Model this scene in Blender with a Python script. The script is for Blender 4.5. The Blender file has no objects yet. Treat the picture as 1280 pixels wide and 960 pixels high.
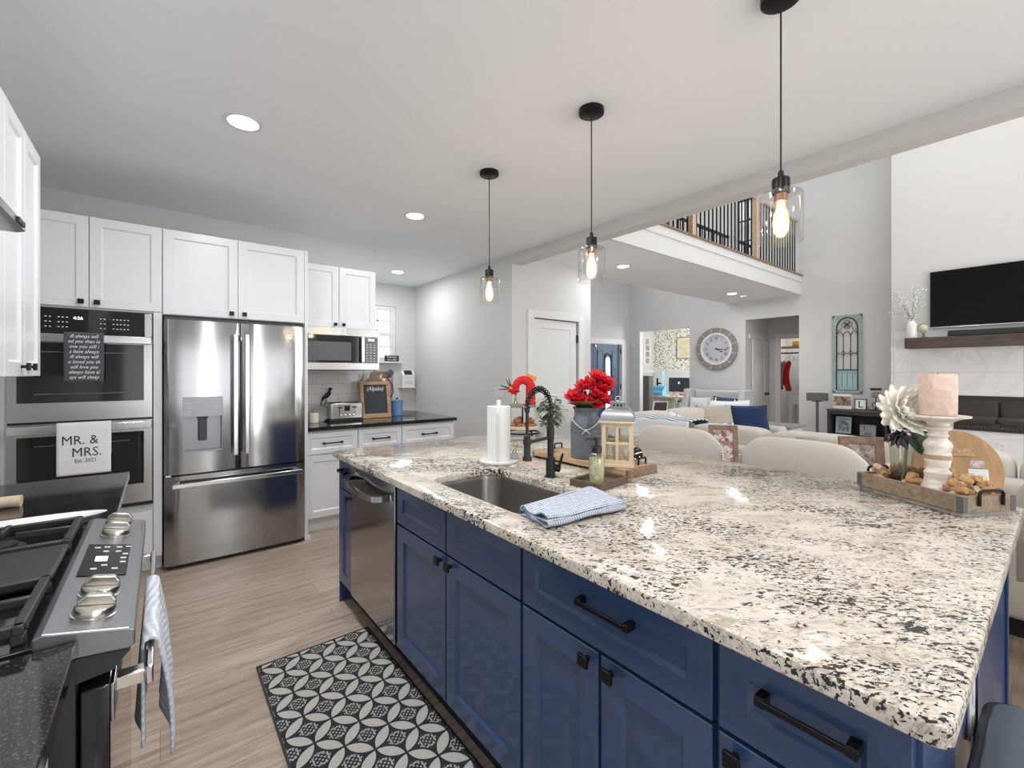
import bpy, bmesh, math, random
from mathutils import Matrix, Vector
R = math.radians
PI = math.pi
rnd = random.Random(7)
sc = bpy.context.scene
COL = sc.collection

# ------------------------------------------------------------------ camera
cd = bpy.data.cameras.new('camera')
cd.sensor_fit = 'HORIZONTAL'
cd.sensor_width = 36.0
cd.lens = 36.0 * 552.85 / 1280.0
cd.shift_y = -13.9 / 1280.0
cd.clip_start = 0.02
cam = bpy.data.objects.new('camera', cd)
COL.objects.link(cam)
cam.location = (0, 0, 1.36)
cam.rotation_euler = (R(90), 0, R(-38.5))
sc.camera = cam

# ------------------------------------------------------------------ world + daylight + fills + exposure
w = bpy.data.worlds.new('daylight')
sc.world = w
w.use_nodes = True
bg = w.node_tree.nodes['Background']
bg.inputs['Color'].default_value = (0.86, 0.95, 0.93, 1)
bg.inputs['Strength'].default_value = 1.15
sc.view_settings.view_transform = 'Standard'
sc.view_settings.look = 'None'
sc.view_settings.gamma = 1.0
sc.view_settings.exposure = 0.47
sc.view_settings.use_curve_mapping = False
sc.cycles.max_bounces = 10
sc.cycles.diffuse_bounces = 5
sc.cycles.transparent_max_bounces = 12
sc.cycles.sample_clamp_indirect = 6.0


def area(name, loc, rot, sx, sy, watts, col=(1, 1, 1)):
    l = bpy.data.lights.new(name, 'AREA')
    l.shape = 'RECTANGLE'
    l.size, l.size_y = sx, sy
    l.energy = watts
    l.color = col
    o = bpy.data.objects.new(name, l)
    o.location = loc
    o.rotation_euler = rot
    COL.objects.link(o)
    return o


# unseen area lights before solid walls: assumed living room windows, then fills
area('daylight_living_window', (5.6, -2.52, 1.45), (R(90), 0, 0), 3.6, 2.2, 70, (0.95, 0.98, 1))
area('daylight_living_upper_window', (5.6, -2.52, 4.0), (R(80), 0, 0), 3.6, 1.4, 15, (0.95, 0.98, 1))
area('living_overhead_fill', (5.8, 0.6, 5.3), (0, 0, 0), 3.0, 3.0, 52, (1, 0.99, 0.97))  # unseen overhead fill added to even out the light, no fixture
area('fridge_streak_fill', (0.85, -2.52, 1.35), (R(95), 0, 0), 0.28, 2.2, 14, (0.95, 0.98, 1))  # narrow unseen strip added for a bright streak on the refrigerator doors
area('kitchen_wide_fill', (1.2, -2.6, 1.3), (R(100), 0, 0), 3.4, 2.3, 30, (0.95, 0.98, 1))  # wide dim unseen panel added as frontal kitchen fill, no door there
area('foyer_fill', (5.9, 6.2, 4.3), (R(-90), 0, 0), 1.6, 1.4, 40, (0.95, 0.98, 1))  # unseen area fill in the upper foyer, no window opening
area('office_fill', (10.0, 4.4, 1.9), (R(90), 0, R(-20)), 1.6, 1.3, 50, (0.95, 0.98, 1))  # unseen area fill inside the office, no window opening
for _i, (_x, _y, _w) in enumerate(((0.40, 1.50, 13), (0.40, 0.25, 9), (1.70, -0.9, 10))):   # a recessed lamp past the frame edge, then two unseen fills added
    area('recessed_and_fill_lamp', (_x, _y, 2.685), (0, 0, 0), 0.13, 0.13, _w, (0.95, 0.98, 1))
area('closet_fill', (10.2, 3.1, 2.45), (0, 0, 0), 0.2, 0.2, 9, (1, 0.97, 0.92))  # unseen fill added to brighten the dark closet interior


# ------------------------------------------------------------------ materials
def newmat(name):
    m = bpy.data.materials.new(name)
    m.use_nodes = True
    nt = m.node_tree
    return m, nt, nt.nodes['Principled BSDF']


def mat(name, col, rough=0.5, metal=0.0, spec=None, emit=None, estr=0, coat=0):
    m, nt, b = newmat(name)
    b.inputs['Base Color'].default_value = (*col, 1)
    b.inputs['Roughness'].default_value = rough
    b.inputs['Metallic'].default_value = metal
    if spec is not None: b.inputs['Specular IOR Level'].default_value = spec
    if coat: b.inputs['Coat Weight'].default_value = coat
    if emit:
        b.inputs['Emission Color'].default_value = (*emit, 1)
        b.inputs['Emission Strength'].default_value = estr
    return m


class N:
    """tiny node builder"""
    def __init__(s, nt): s.nt = nt
    def n(s, t, **k):
        x = s.nt.nodes.new(t)
        for a, v in k.items(): setattr(x, a, v)
        return x
    def put(s, sock, v):
        if isinstance(v, bpy.types.NodeSocket): s.nt.links.new(v, sock)
        else:
            try: sock.default_value = v
            except Exception: sock.default_value = (*v, 1)
    def math(s, op, a, b=0.0, c=None):
        x = s.n('ShaderNodeMath', operation=op)
        s.put(x.inputs[0], a); s.put(x.inputs[1], b)
        if c is not None: s.put(x.inputs[2], c)
        return x.outputs[0]
    def coord(s, kind='Object', scale=(1, 1, 1), rot=(0, 0, 0), loc=(0, 0, 0)):
        t = s.n('ShaderNodeTexCoord'); mp = s.n('ShaderNodeMapping')
        mp.inputs['Scale'].default_value = scale; mp.inputs['Rotation'].default_value = rot
        mp.inputs['Location'].default_value = loc
        s.nt.links.new(t.outputs[kind], mp.inputs['Vector'])
        return mp.outputs[0]
    def noise(s, vec, scale, detail=3, rough=0.5, dist=0.0, out='Fac'):
        x = s.n('ShaderNodeTexNoise')
        s.put(x.inputs['Vector'], vec)
        x.inputs['Scale'].default_value = scale; x.inputs['Detail'].default_value = detail
        x.inputs['Roughness'].default_value = rough; x.inputs['Distortion'].default_value = dist
        return x.outputs[out]
    def vor(s, vec, scale, feature='F1', out='Distance'):
        x = s.n('ShaderNodeTexVoronoi', feature=feature)
        s.put(x.inputs['Vector'], vec); x.inputs['Scale'].default_value = scale
        return x.outputs[out]
    def ramp(s, fac, stops, interp='LINEAR'):
        x = s.n('ShaderNodeValToRGB'); s.put(x.inputs[0], fac)
        e = x.color_ramp.elements; x.color_ramp.interpolation = interp
        while len(e) < len(stops): e.new(0.5)
        for i, (p, c) in enumerate(stops):
            e[i].position = p
            e[i].color = (*c, 1) if isinstance(c, tuple) else (c, c, c, 1)
        return x.outputs[0]
    def mix(s, fac, a, b, mode='MIX'):
        x = s.n('ShaderNodeMix', data_type='RGBA', blend_type=mode)
        s.put(x.inputs[0], fac); s.put(x.inputs[6], a); s.put(x.inputs[7], b)
        return x.outputs[2]
    def sep(s, vec):
        x = s.n('ShaderNodeSeparateXYZ'); s.put(x.inputs[0], vec); return x.outputs
    def bump(s, b, h, strength=0.2, dist=0.01):
        x = s.n('ShaderNodeBump'); x.inputs['Strength'].default_value = strength
        x.inputs['Distance'].default_value = dist
        s.put(x.inputs['Height'], h); s.nt.links.new(x.outputs[0], b.inputs['Normal'])


def paint(name, col, rough=0.6, amt=0.03):
    m, nt, b = newmat(name); n = N(nt)
    f = n.noise(n.coord(), 1.3, 3)
    c2 = tuple(x * (1 - amt) for x in col)
    n.put(b.inputs['Base Color'], n.mix(f, col, c2)); b.inputs['Roughness'].default_value = rough
    n.bump(b, n.noise(n.coord(), 160, 2), 0.04, 0.002)
    return m


M = {}
M['wall'] = paint('wall_paint', (0.655, 0.65, 0.64))
M['ceil'] = paint('ceiling_paint', (0.90, 0.925, 0.95), 0.75)
M['white'] = mat('cabinet_white', (0.715, 0.725, 0.745), 0.32)
M['trim'] = mat('trim_white', (0.74, 0.74, 0.735), 0.4)
M['navy'] = mat('navy_lacquer', (0.036, 0.074, 0.178), 0.26, coat=0.3)
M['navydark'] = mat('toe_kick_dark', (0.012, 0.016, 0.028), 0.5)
M['black'] = mat('black_metal', (0.012, 0.012, 0.013), 0.35, 0.6)
M['matteblack'] = mat('matte_black', (0.02, 0.02, 0.021), 0.55)
M['plastic'] = mat('black_plastic', (0.02, 0.021, 0.022), 0.35)
M['blackglass'] = mat('black_glass', (0.012, 0.012, 0.013), 0.06, spec=0.6)
M['screen'] = mat('dark_screen', (0.004, 0.004, 0.004), 0.25, spec=0.15)
M['chrome'] = mat('chrome', (0.75, 0.75, 0.74), 0.15, 1)
M['nickel'] = mat('knob_nickel', (0.66, 0.63, 0.58), 0.22, 1)
M['iron'] = mat('cast_iron', (0.035, 0.035, 0.036), 0.42, 0.2)
M['bulb'] = mat('glowing_filament', (1, 0.8, 0.5), 0.5, emit=(1, 0.72, 0.38), estr=30)
M['diffuser'] = mat('downlight_diffuser', (1, 1, 1), 0.5, emit=(1, 0.97, 0.93), estr=9)
M['led'] = mat('display_digits', (0.9, 0.95, 1), 0.5, emit=(0.9, 0.95, 1), estr=1.5)
M['mark'] = mat('printed_grey_marks', (0.6, 0.6, 0.6), 0.6)
M['whitemark'] = mat('white_lettering', (0.85, 0.85, 0.85), 0.7)
M['inkmark'] = mat('dark_ink', (0.04, 0.04, 0.045), 0.8)
M['ceramic'] = mat('white_ceramic', (0.84, 0.83, 0.81), 0.2)
M['red'] = mat('red_fabric', (0.62, 0.012, 0.02), 0.75)
M['redpetal'] = mat('red_petal', (0.64, 0.008, 0.022), 0.55)
M['orange'] = mat('orange_felt', (0.85, 0.33, 0.05), 0.8)
M['leaf'] = mat('green_leaf', (0.13, 0.26, 0.05), 0.45)
M['darkleaf'] = mat('deep_green_leaf', (0.03, 0.09, 0.03), 0.4)
M['sage'] = mat('sage_leaf', (0.40, 0.45, 0.36), 0.7)
M['petal'] = mat('cream_petal', (0.92, 0.885, 0.81), 0.6)
M['purple'] = mat('plum_petal', (0.10, 0.07, 0.085), 0.6)
M['peach'] = mat('peach_petal', (0.86, 0.55, 0.38), 0.6)
M['stem'] = mat('stem_green', (0.18, 0.24, 0.10), 0.6)
M['bluecan'] = mat('blue_enamel', (0.12, 0.24, 0.44), 0.3)
M['pearl'] = mat('pale_candle_wax', (0.80, 0.76, 0.66), 0.5)
M['redwax'] = mat('red_amber_glass', (0.24, 0.03, 0.012), 0.12)
M['grayled'] = mat('sticker_paper', (0.78, 0.8, 0.82), 0.6)
M['foot'] = mat('black_foot', (0.01, 0.01, 0.01), 0.5)
M['tealpale'] = mat('pale_teal', (0.36, 0.52, 0.54), 0.6)
M['sky'] = mat('sky_blue_plastic', (0.16, 0.48, 0.68), 0.5)
M['yellow'] = mat('yellow_fabric', (0.75, 0.5, 0.03), 0.7)
M['greyboard'] = mat('grey_laminate', (0.10, 0.10, 0.105), 0.5)
M['binlid'] = mat('slate_grey_lid', (0.075, 0.095, 0.115), 0.38)
M['bevelgrey'] = mat('grey_top', (0.26, 0.26, 0.26), 0.5)


def m_metal(name, col, rough, axis, metal=1.0, streak=500, amp=0.08, aniso=0.0):
    m, nt, b = newmat(name); n = N(nt)
    s = [streak] * 3; s[axis] = 3
    v = n.coord(scale=tuple(s))
    f = n.noise(v, 1.0, 2)
    n.put(b.inputs['Base Color'], n.mix(f, tuple(c * 0.93 for c in col), tuple(min(1, c * 1.05) for c in col)))
    b.inputs['Metallic'].default_value = metal
    n.put(b.inputs['Roughness'], n.math('MULTIPLY_ADD', f, amp, rough - amp / 2))
    return m


M['steel'] = m_metal('brushed_steel', (0.38, 0.385, 0.39), 0.14, 2, amp=0.06)
M['steelx'] = m_metal('brushed_steel_flat', (0.47, 0.465, 0.455), 0.24, 0)
M['steely'] = m_metal('brushed_steel_side', (0.42, 0.42, 0.42), 0.13, 2, amp=0.05)
M['slate'] = m_metal('slate_steel', (0.27, 0.275, 0.285), 0.36, 1, 0.85)
M['sinksteel'] = m_metal('sink_steel', (0.30, 0.285, 0.27), 0.3, 1)
M['bright'] = mat('polished_edge', (0.8, 0.8, 0.8), 0.12, 1)


def m_granite():
    m, nt, b = newmat('cream_granite'); n = N(nt)
    v0 = n.coord(rot=(0, 0, R(38)))
    wv = n.n('ShaderNodeMapping'); wv.inputs['Scale'].default_value = (0.7, 1.3, 1)
    nt.links.new(v0, wv.inputs['Vector']); v = wv.outputs[0]
    big = n.noise(v, 3.2, 4, 0.55, 0.8)
    med = n.noise(v, 11, 5, 0.65, 1.0)
    fine = n.noise(v, 46, 4, 0.6, 0.6)
    base = n.ramp(med, [(0.28, (0.50, 0.43, 0.35)), (0.43, (0.63, 0.565, 0.48)), (0.60, (0.70, 0.645, 0.57))])
    # pale quartz islands keep clear of flecks
    clear = n.ramp(n.noise(v, 3.4, 3, 0.5, 0.8), [(0.38, 1.0), (0.47, 0.0)])
    open_ = n.math('SUBTRACT', 1.0, n.math('MULTIPLY', clear, 0.9))
    # small grey-brown crystals
    g1 = n.ramp(n.noise(v, 95, 3, 0.55, 0.5), [(0.52, 0.0), (0.56, 1.0)])
    g1 = n.math('MULTIPLY', n.math('MULTIPLY', g1, n.ramp(med, [(0.40, 1.0), (0.60, 0.25)])), open_)
    c = n.mix(n.math('MULTIPLY', g1, 0.62), base, (0.30, 0.25, 0.215))
    # meandering veins
    band = n.ramp(n.noise(v, 5, 6, 0.7, 1.8), [(0.475, 0.0), (0.50, 1.0), (0.525, 0.0)])
    gb = n.math('MULTIPLY', band, n.ramp(fine, [(0.42, 0.0), (0.54, 1.0)]))
    c = n.mix(n.math('MULTIPLY', gb, 0.75), c, (0.23, 0.19, 0.165))
    # crisp dark flecks, denser in drifts, absent from the quartz islands
    tf = n.math('ADD', n.noise(v, 112, 3, 0.55, 0.4), n.math('MULTIPLY', n.math('SUBTRACT', big, 0.5), 0.55))
    tf = n.math('SUBTRACT', tf, n.math('MULTIPLY', clear, 0.10))
    c = n.mix(n.ramp(tf, [(0.588, 0.0), (0.602, 1.0)]), c, (0.020, 0.018, 0.018))
    # larger dark clusters
    tc = n.math('ADD', n.noise(v, 46, 5, 0.7, 0.6), n.math('MULTIPLY', n.math('SUBTRACT', n.noise(v, 2.6, 2, 0.5, 0.4), 0.5), 0.6))
    c = n.mix(n.ramp(tc, [(0.645, 0.0), (0.66, 1.0)]), c, (0.018, 0.016, 0.016))
    # rare taupe pebbles
    f3 = n.math('MULTIPLY', n.ramp(n.noise(v, 12, 2), [(0.68, 0.0), (0.70, 1.0)]), 0.7)
    c = n.mix(f3, c, (0.42, 0.34, 0.25))
    n.put(b.inputs['Base Color'], c)
    b.inputs['Roughness'].default_value = 0.12
    b.inputs['Specular IOR Level'].default_value = 0.5
    return m


M['granite'] = m_granite()


def m_blackgranite():
    m, nt, b = newmat('black_granite'); n = N(nt)
    v = n.coord()
    s1 = n.ramp(n.noise(v, 260, 2), [(0.58, 0.0), (0.72, 1.0)])
    n.put(b.inputs['Base Color'], n.mix(s1, (0.012, 0.012, 0.013), (0.10, 0.105, 0.11)))
    b.inputs['Roughness'].default_value = 0.07
    return m


M['blackgranite'] = m_blackgranite()


def m_floor():
    m, nt, b = newmat('plank_floor'); n = N(nt)
    v = n.coord()
    br = n.n('ShaderNodeTexBrick')
    nt.links.new(v, br.inputs['Vector'])
    br.offset = 0.37; br.offset_frequency = 2
    br.inputs['Scale'].default_value = 1.0
    br.inputs['Brick Width'].default_value = 1.22
    br.inputs['Row Height'].default_value = 0.18
    br.inputs['Mortar Size'].default_value = 0.0012
    br.inputs['Mortar Smooth'].default_value = 0.2
    br.inputs['Bias'].default_value = 0.0
    br.inputs['Color1'].default_value = (0.0, 0.0, 0.0, 1)
    br.inputs['Color2'].default_value = (1, 1, 1, 1)
    tone = n.ramp(br.outputs['Color'], [(0.0, (0.47, 0.36, 0.285)), (0.5, (0.55, 0.435, 0.35)), (1.0, (0.61, 0.50, 0.415))])
    g = n.noise(n.coord(scale=(1.1, 14, 1)), 2.4, 5, 0.62, 0.8)
    c = n.mix(n.ramp(g, [(0.33, 0.85), (0.58, 0.0)]), tone, (0.29, 0.205, 0.155))
    g2 = n.noise(n.coord(scale=(1.5, 70, 1)), 2, 3, 0.6)
    c = n.mix(n.math('MULTIPLY', n.ramp(g2, [(0.45, 1.0), (0.6, 0.0)]), 0.25), c, (0.16, 0.115, 0.09))
    c = n.mix(n.math('MULTIPLY', br.outputs['Fac'], 0.6), c, (0.08, 0.055, 0.045))
    n.put(b.inputs['Base Color'], c)
    b.inputs['Roughness'].default_value = 0.34
    n.bump(b, g2, 0.05, 0.002)
    return m


M['floor'] = m_floor()


def m_wood(name, c1, c2, scale=(2, 30, 30), rough=0.55, knots=0.0):
    m, nt, b = newmat(name); n = N(nt)
    f = n.noise(n.coord(scale=scale), 1.6, 5, 0.6, 1.0)
    c = n.ramp(f, [(0.3, c1), (0.65, c2)])
    n.put(b.inputs['Base Color'], c); b.inputs['Roughness'].default_value = rough
    n.bump(b, f, 0.12, 0.003)
    return m


M['oak'] = m_wood('warm_oak', (0.34, 0.20, 0.10), (0.52, 0.33, 0.18))
M['pine'] = m_wood('pale_pine', (0.60, 0.46, 0.30), (0.74, 0.60, 0.42), (30, 30, 3))
M['boardwood'] = m_wood('honey_wood', (0.36, 0.20, 0.085), (0.48, 0.29, 0.135), (25, 3, 3))
M['traywood'] = m_wood('weathered_wood', (0.17, 0.12, 0.08), (0.33, 0.25, 0.17), (20, 20, 30))
M['darkwood'] = m_wood('dark_walnut', (0.045, 0.032, 0.026), (0.10, 0.072, 0.058), (20, 2, 30))
M['framewood'] = m_wood('rustic_brown_wood', (0.15, 0.09, 0.06), (0.32, 0.21, 0.14), (20, 20, 20))
M['greywood'] = m_wood('grey_barnwood', (0.18, 0.155, 0.14), (0.34, 0.30, 0.275), (14, 14, 14))
M['newel'] = m_wood('newel_oak', (0.47, 0.34, 0.24), (0.60, 0.46, 0.34), (20, 20, 2))
M['riserwood'] = m_wood('riser_wood', (0.42, 0.25, 0.12), (0.60, 0.42, 0.26), (20, 3, 20))
M['darkbar'] = m_wood('dark_tray_wood', (0.075, 0.05, 0.03), (0.15, 0.105, 0.065), (20, 20, 20))
M['cork'] = m_wood('cork', (0.34, 0.17, 0.065), (0.55, 0.33, 0.16), (60, 60, 60), 0.85)
M['corkred'] = m_wood('wine_stained_cork', (0.30, 0.13, 0.09), (0.55, 0.33, 0.20), (60, 60, 60), 0.85)
M['corkpale'] = m_wood('pale_cork', (0.48, 0.33, 0.20), (0.66, 0.52, 0.37), (60, 60, 60), 0.85)
M['whitedist'] = m_wood('distressed_white_wood', (0.55, 0.47, 0.38), (0.84, 0.81, 0.76), (9, 9, 26), 0.6)
M['wax'] = m_wood('blush_candle_wax', (0.58, 0.40, 0.32), (0.74, 0.58, 0.49), (18, 18, 18), 0.6)
M['bread'] = m_wood('baked_crust', (0.22, 0.075, 0.025), (0.45, 0.19, 0.08), (15, 15, 15), 0.45)
M['greycan'] = m_wood('galvanised_grey', (0.115, 0.125, 0.15), (0.17, 0.185, 0.215), (10, 10, 10), 0.45)
M['roofgrey'] = m_metal('zinc_roof', (0.42, 0.43, 0.44), 0.35, 0, 0.9)
M['bluewash'] = m_wood('washed_teal_wood', (0.25, 0.33, 0.32), (0.40, 0.48, 0.46), (9, 9, 9))
M['papertowel'] = mat('paper_towel', (0.87, 0.87, 0.86), 0.9)
M['marble'] = m_wood('white_marble', (0.74, 0.72, 0.69), (0.84, 0.83, 0.81), (4, 4, 4), 0.2)


def m_fabric(name, c1, c2, scale=260, rough=0.95):
    m, nt, b = newmat(name); n = N(nt)
    f = n.noise(n.coord(), scale, 2)
    n.put(b.inputs['Base Color'], n.mix(n.ramp(f, [(0.35, 0.0), (0.65, 1.0)]), c1, c2))
    b.inputs['Roughness'].default_value = rough
    b.inputs['Sheen Weight'].default_value = 0.15
    n.bump(b, f, 0.2, 0.003)
    return m


M['beige'] = m_fabric('oatmeal_upholstery', (0.53, 0.485, 0.425), (0.60, 0.56, 0.50))
M['stoolfab'] = m_fabric('linen_upholstery', (0.56, 0.515, 0.46), (0.615, 0.575, 0.52), 400)
M['tan'] = m_fabric('tan_cloth', (0.36, 0.31, 0.25), (0.47, 0.415, 0.35))
M['navycloth'] = m_fabric('navy_velvet', (0.003, 0.016, 0.062), (0.005, 0.024, 0.085))
M['whitecloth'] = m_fabric('white_cloth', (0.74, 0.74, 0.745), (0.84, 0.84, 0.84))
M['lightgrey'] = m_fabric('light_grey_upholstery', (0.52, 0.525, 0.53), (0.60, 0.605, 0.61))
M['settee'] = m_fabric('pale_grey_linen', (0.60, 0.595, 0.58), (0.68, 0.675, 0.66))
M['pink'] = m_fabric('dusty_pink_cloth', (0.42, 0.22, 0.24), (0.56, 0.33, 0.34))
M['greycloth'] = m_fabric('dark_grey_cloth', (0.055, 0.06, 0.07), (0.085, 0.09, 0.10))


def m_stripe(name, c1, c2, axis, freq, duty=0.5, rot=0):
    m, nt, b = newmat(name); n = N(nt)
    s = n.sep(n.coord(rot=(0, 0, rot)))[axis]
    f = n.math('LESS_THAN', n.math('FRACT', n.math('MULTIPLY', s, freq)), duty)
    n.put(b.inputs['Base Color'], n.mix(f, c1, c2)); b.inputs['Roughness'].default_value = 0.9
    return m


M['stripeblue'] = m_stripe('blue_white_stripe', (0.10, 0.18, 0.34), (0.75, 0.76, 0.78), 1, 14, 0.5)
M['stripefine'] = m_stripe('grey_white_stripe', (0.07, 0.11, 0.2), (0.78, 0.78, 0.8), 0, 16, 0.55)


def m_woven(name, c1, c2, freq):
    """waffle weave: raised pale diamonds over blue"""
    m, nt, b = newmat(name); n = N(nt)
    x, y, z = n.sep(n.coord('UV', scale=(2.2, 1, 1)))
    a = n.math('SINE', n.math('MULTIPLY', n.math('ADD', x, y), freq))
    c = n.math('SINE', n.math('MULTIPLY', n.math('SUBTRACT', x, y), freq))
    f = n.math('MULTIPLY', a, c)
    f = n.math('MULTIPLY_ADD', f, 0.5, 0.5)
    nz = n.noise(n.coord('UV'), 14, 3)
    f = n.math('ADD', f, n.math('MULTIPLY', n.math('SUBTRACT', nz, 0.5), 0.8))
    n.put(b.inputs['Base Color'], n.ramp(f, [(0.25, c1), (0.7, c2)])); b.inputs['Roughness'].default_value = 0.95
    n.bump(b, f, 0.5, 0.004)
    return m


M['bluetowel'] = m_woven('blue_waffle_weave', (0.19, 0.26, 0.41), (0.70, 0.72, 0.76), 50)
M['stovetowel'] = m_woven('pale_blue_grey_weave', (0.42, 0.47, 0.55), (0.74, 0.75, 0.77), 85)


def m_rug():
    m, nt, b = newmat('trellis_rug'); n = N(nt)
    x, y, z = n.sep(n.coord(rot=(0, 0, R(45))))
    S = 0.116

    def cell(o, p):   # distance pattern from circle centres on a square lattice
        fx = n.math('SUBTRACT', n.math('FRACT', n.math('ADD', n.math('DIVIDE', x, S), o)), 0.5)
        fy = n.math('SUBTRACT', n.math('FRACT', n.math('ADD', n.math('DIVIDE', y, S), p)), 0.5)
        return fx, fy
    fx, fy = cell(0.0, 0.0)
    # neighbours' circles of radius 1/sqrt2 (lattice pitch 1) centred on this cell and its 4 neighbours
    def dist(ax, ay):
        dx = n.math('SUBTRACT', fx, ax); dy = n.math('SUBTRACT', fy, ay)
        return n.math('SQRT', n.math('ADD', n.math('MULTIPLY', dx, dx), n.math('MULTIPLY', dy, dy)))
    rad = 0.7071
    ds = [dist(1, 0), dist(-1, 0), dist(0, 1), dist(0, -1)]
    d = ds[0]
    for q in ds[1:]: d = n.math('MINIMUM', d, q)
    petal = n.math('LESS_THAN', d, rad - 0.035)
    line = n.math('LESS_THAN', n.math('ABSOLUTE', n.math('SUBTRACT', d, rad)), 0.035)
    # the concave squares carry a small key motif
    ax = n.math('ABSOLUTE', fx); ay = n.math('ABSOLUTE', fy)
    s1 = n.math('ADD', ax, ay); 
    sq = n.math('MAXIMUM', ax, ay)
    ring = n.math('LESS_THAN', n.math('ABSOLUTE', n.math('SUBTRACT', s1, 0.30)), 0.03)
    ring2 = n.math('MULTIPLY', n.math('GREATER_THAN', n.math('FRACT', n.math('MULTIPLY', fx, 9.0)), 0.5),
                   n.math('GREATER_THAN', n.math('FRACT', n.math('MULTIPLY', fy, 9.0)), 0.42))
    mot = n.math('MINIMUM', n.math('ADD', ring, n.math('MULTIPLY', ring2, n.math('LESS_THAN', s1, 0.42))), 1.0)
    # woven speckle
    wv = n.math('MULTIPLY', n.math('SINE', n.math('MULTIPLY', x, 900)), n.math('SINE', n.math('MULTIPLY', y, 900)))
    cream = n.mix(n.math('MULTIPLY', n.math('LESS_THAN', wv, -0.25), 0.75), (0.60, 0.57, 0.52), (0.27, 0.25, 0.23))
    dark = (0.022, 0.023, 0.028)
    inner = n.mix(mot, dark, (0.42, 0.40, 0.37))
    c = n.mix(petal, inner, cream)
    c = n.mix(line, c, dark)
    n.put(b.inputs['Base Color'], c); b.inputs['Roughness'].default_value = 0.95
    n.bump(b, wv, 0.3, 0.002)
    return m


M['rug'] = m_rug()


def m_brick(name, bw, rh, mortar, c1, c2, cm, rough, plane, veins=None, offset=0.5):
    m, nt, b = newmat(name); n = N(nt)
    rot = {'xz': (R(-90), 0, 0), 'yz': (R(-90), 0, R(0))}[plane]
    t = n.n('ShaderNodeTexCoord'); s = n.sep(t.outputs['Object'])
    cmb = n.n('ShaderNodeCombineXYZ')
    n.put(cmb.inputs[0], s[0] if plane == 'xz' else s[1]); n.put(cmb.inputs[1], s[2])
    br = n.n('ShaderNodeTexBrick'); nt.links.new(cmb.outputs[0], br.inputs['Vector'])
    br.offset = offset
    br.inputs['Scale'].default_value = 1
    br.inputs['Brick Width'].default_value = bw; br.inputs['Row Height'].default_value = rh
    br.inputs['Mortar Size'].default_value = mortar; br.inputs['Mortar Smooth'].default_value = 0.1
    br.inputs['Color1'].default_value = (*c1, 1); br.inputs['Color2'].default_value = (*c2, 1)
    br.inputs['Mortar'].default_value = (*cm, 1)
    c = br.outputs['Color']
    if veins:
        v = n.ramp(n.noise(t.outputs['Object'], 1.4, 6, 0.6, 2.0), [(0.46, 0.0), (0.5, 1.0), (0.54, 0.0)])
        c = n.mix(n.math('MULTIPLY', v, 0.35), c, veins)
    n.put(b.inputs['Base Color'], c); b.inputs['Roughness'].default_value = rough
    n.bump(b, n.math('SUBTRACT', 1.0, br.outputs['Fac']), 0.3, 0.003)
    return m


M['subway'] = m_brick('subway_tile', 0.30, 0.10, 0.003, (0.62, 0.60, 0.58), (0.68, 0.665, 0.645), (0.45, 0.44, 0.43), 0.1, 'xz')
M['tile'] = m_brick('marble_wall_tile', 1.2, 0.6, 0.003, (0.74, 0.745, 0.735), (0.77, 0.775, 0.765), (0.5, 0.5, 0.49), 0.12, 'yz', (0.55, 0.56, 0.56), 0.0)


def m_floral():
    m, nt, b = newmat('floral_wallpaper'); n = N(nt)
    v = n.coord()
    c = (0.82, 0.79, 0.70)
    dots = n.n('ShaderNodeTexVoronoi'); n.put(dots.inputs['Vector'], n.coord()); dots.inputs['Scale'].default_value = 17
    f = n.ramp(dots.outputs['Distance'], [(0.34, 1.0), (0.44, 0.0)])
    hue = n.ramp(n.sep(dots.outputs['Color'])[0], [(0.0, (0.10, 0.16, 0.12)), (0.35, (0.22, 0.30, 0.2)), (0.5, (0.62, 0.5, 0.3)), (0.7, (0.12, 0.14, 0.22)), (0.9, (0.5, 0.45, 0.3))], 'CONSTANT')
    c = n.mix(f, c, hue)
    big = n.n('ShaderNodeTexVoronoi'); n.put(big.inputs['Vector'], n.coord()); big.inputs['Scale'].default_value = 2.6
    fb = n.ramp(big.outputs['Distance'], [(0.22, 1.0), (0.32, 0.0)])
    fb = n.math('MULTIPLY', fb, n.ramp(n.noise(v, 24, 3), [(0.4, 0.0), (0.6, 1.0)]))
    c = n.mix(fb, c, (0.62, 0.28, 0.18))
    n.put(b.inputs['Base Color'], c); b.inputs['Roughness'].default_value = 0.8
    return m


M['floral'] = m_floral()


def m_picture(name, stops, scale=9):
    m, nt, b = newmat(name); n = N(nt)
    f = n.noise(n.coord(), scale, 5, 0.65, 0.8)
    n.put(b.inputs['Base Color'], n.ramp(f, stops)); b.inputs['Roughness'].default_value = 0.25
    return m


M['photoA'] = m_picture('people_snapshot', [(0.3, (0.05, 0.05, 0.06)), (0.45, (0.38, 0.17, 0.16)), (0.55, (0.7, 0.62, 0.58)), (0.7, (0.75, 0.78, 0.8))], 26)
M['photoB'] = m_picture('landscape_snapshot', [(0.3, (0.12, 0.09, 0.08)), (0.5, (0.4, 0.33, 0.3)), (0.65, (0.62, 0.55, 0.5))], 26)
M['photoC'] = m_picture('golden_field_print', [(0.3, (0.55, 0.5, 0.42)), (0.5, (0.74, 0.66, 0.40)), (0.7, (0.82, 0.79, 0.68))], 6)
M['driftwood'] = m_picture('driftwood_print', [(0.35, (0.12, 0.07, 0.06)), (0.5, (0.35, 0.24, 0.2)), (0.62, (0.72, 0.68, 0.64))], 9)
M['chalk'] = mat('chalkboard', (0.022, 0.032, 0.042), 0.6)
M['printpaper'] = mat('print_paper', (0.8, 0.79, 0.77), 0.7)


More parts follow.
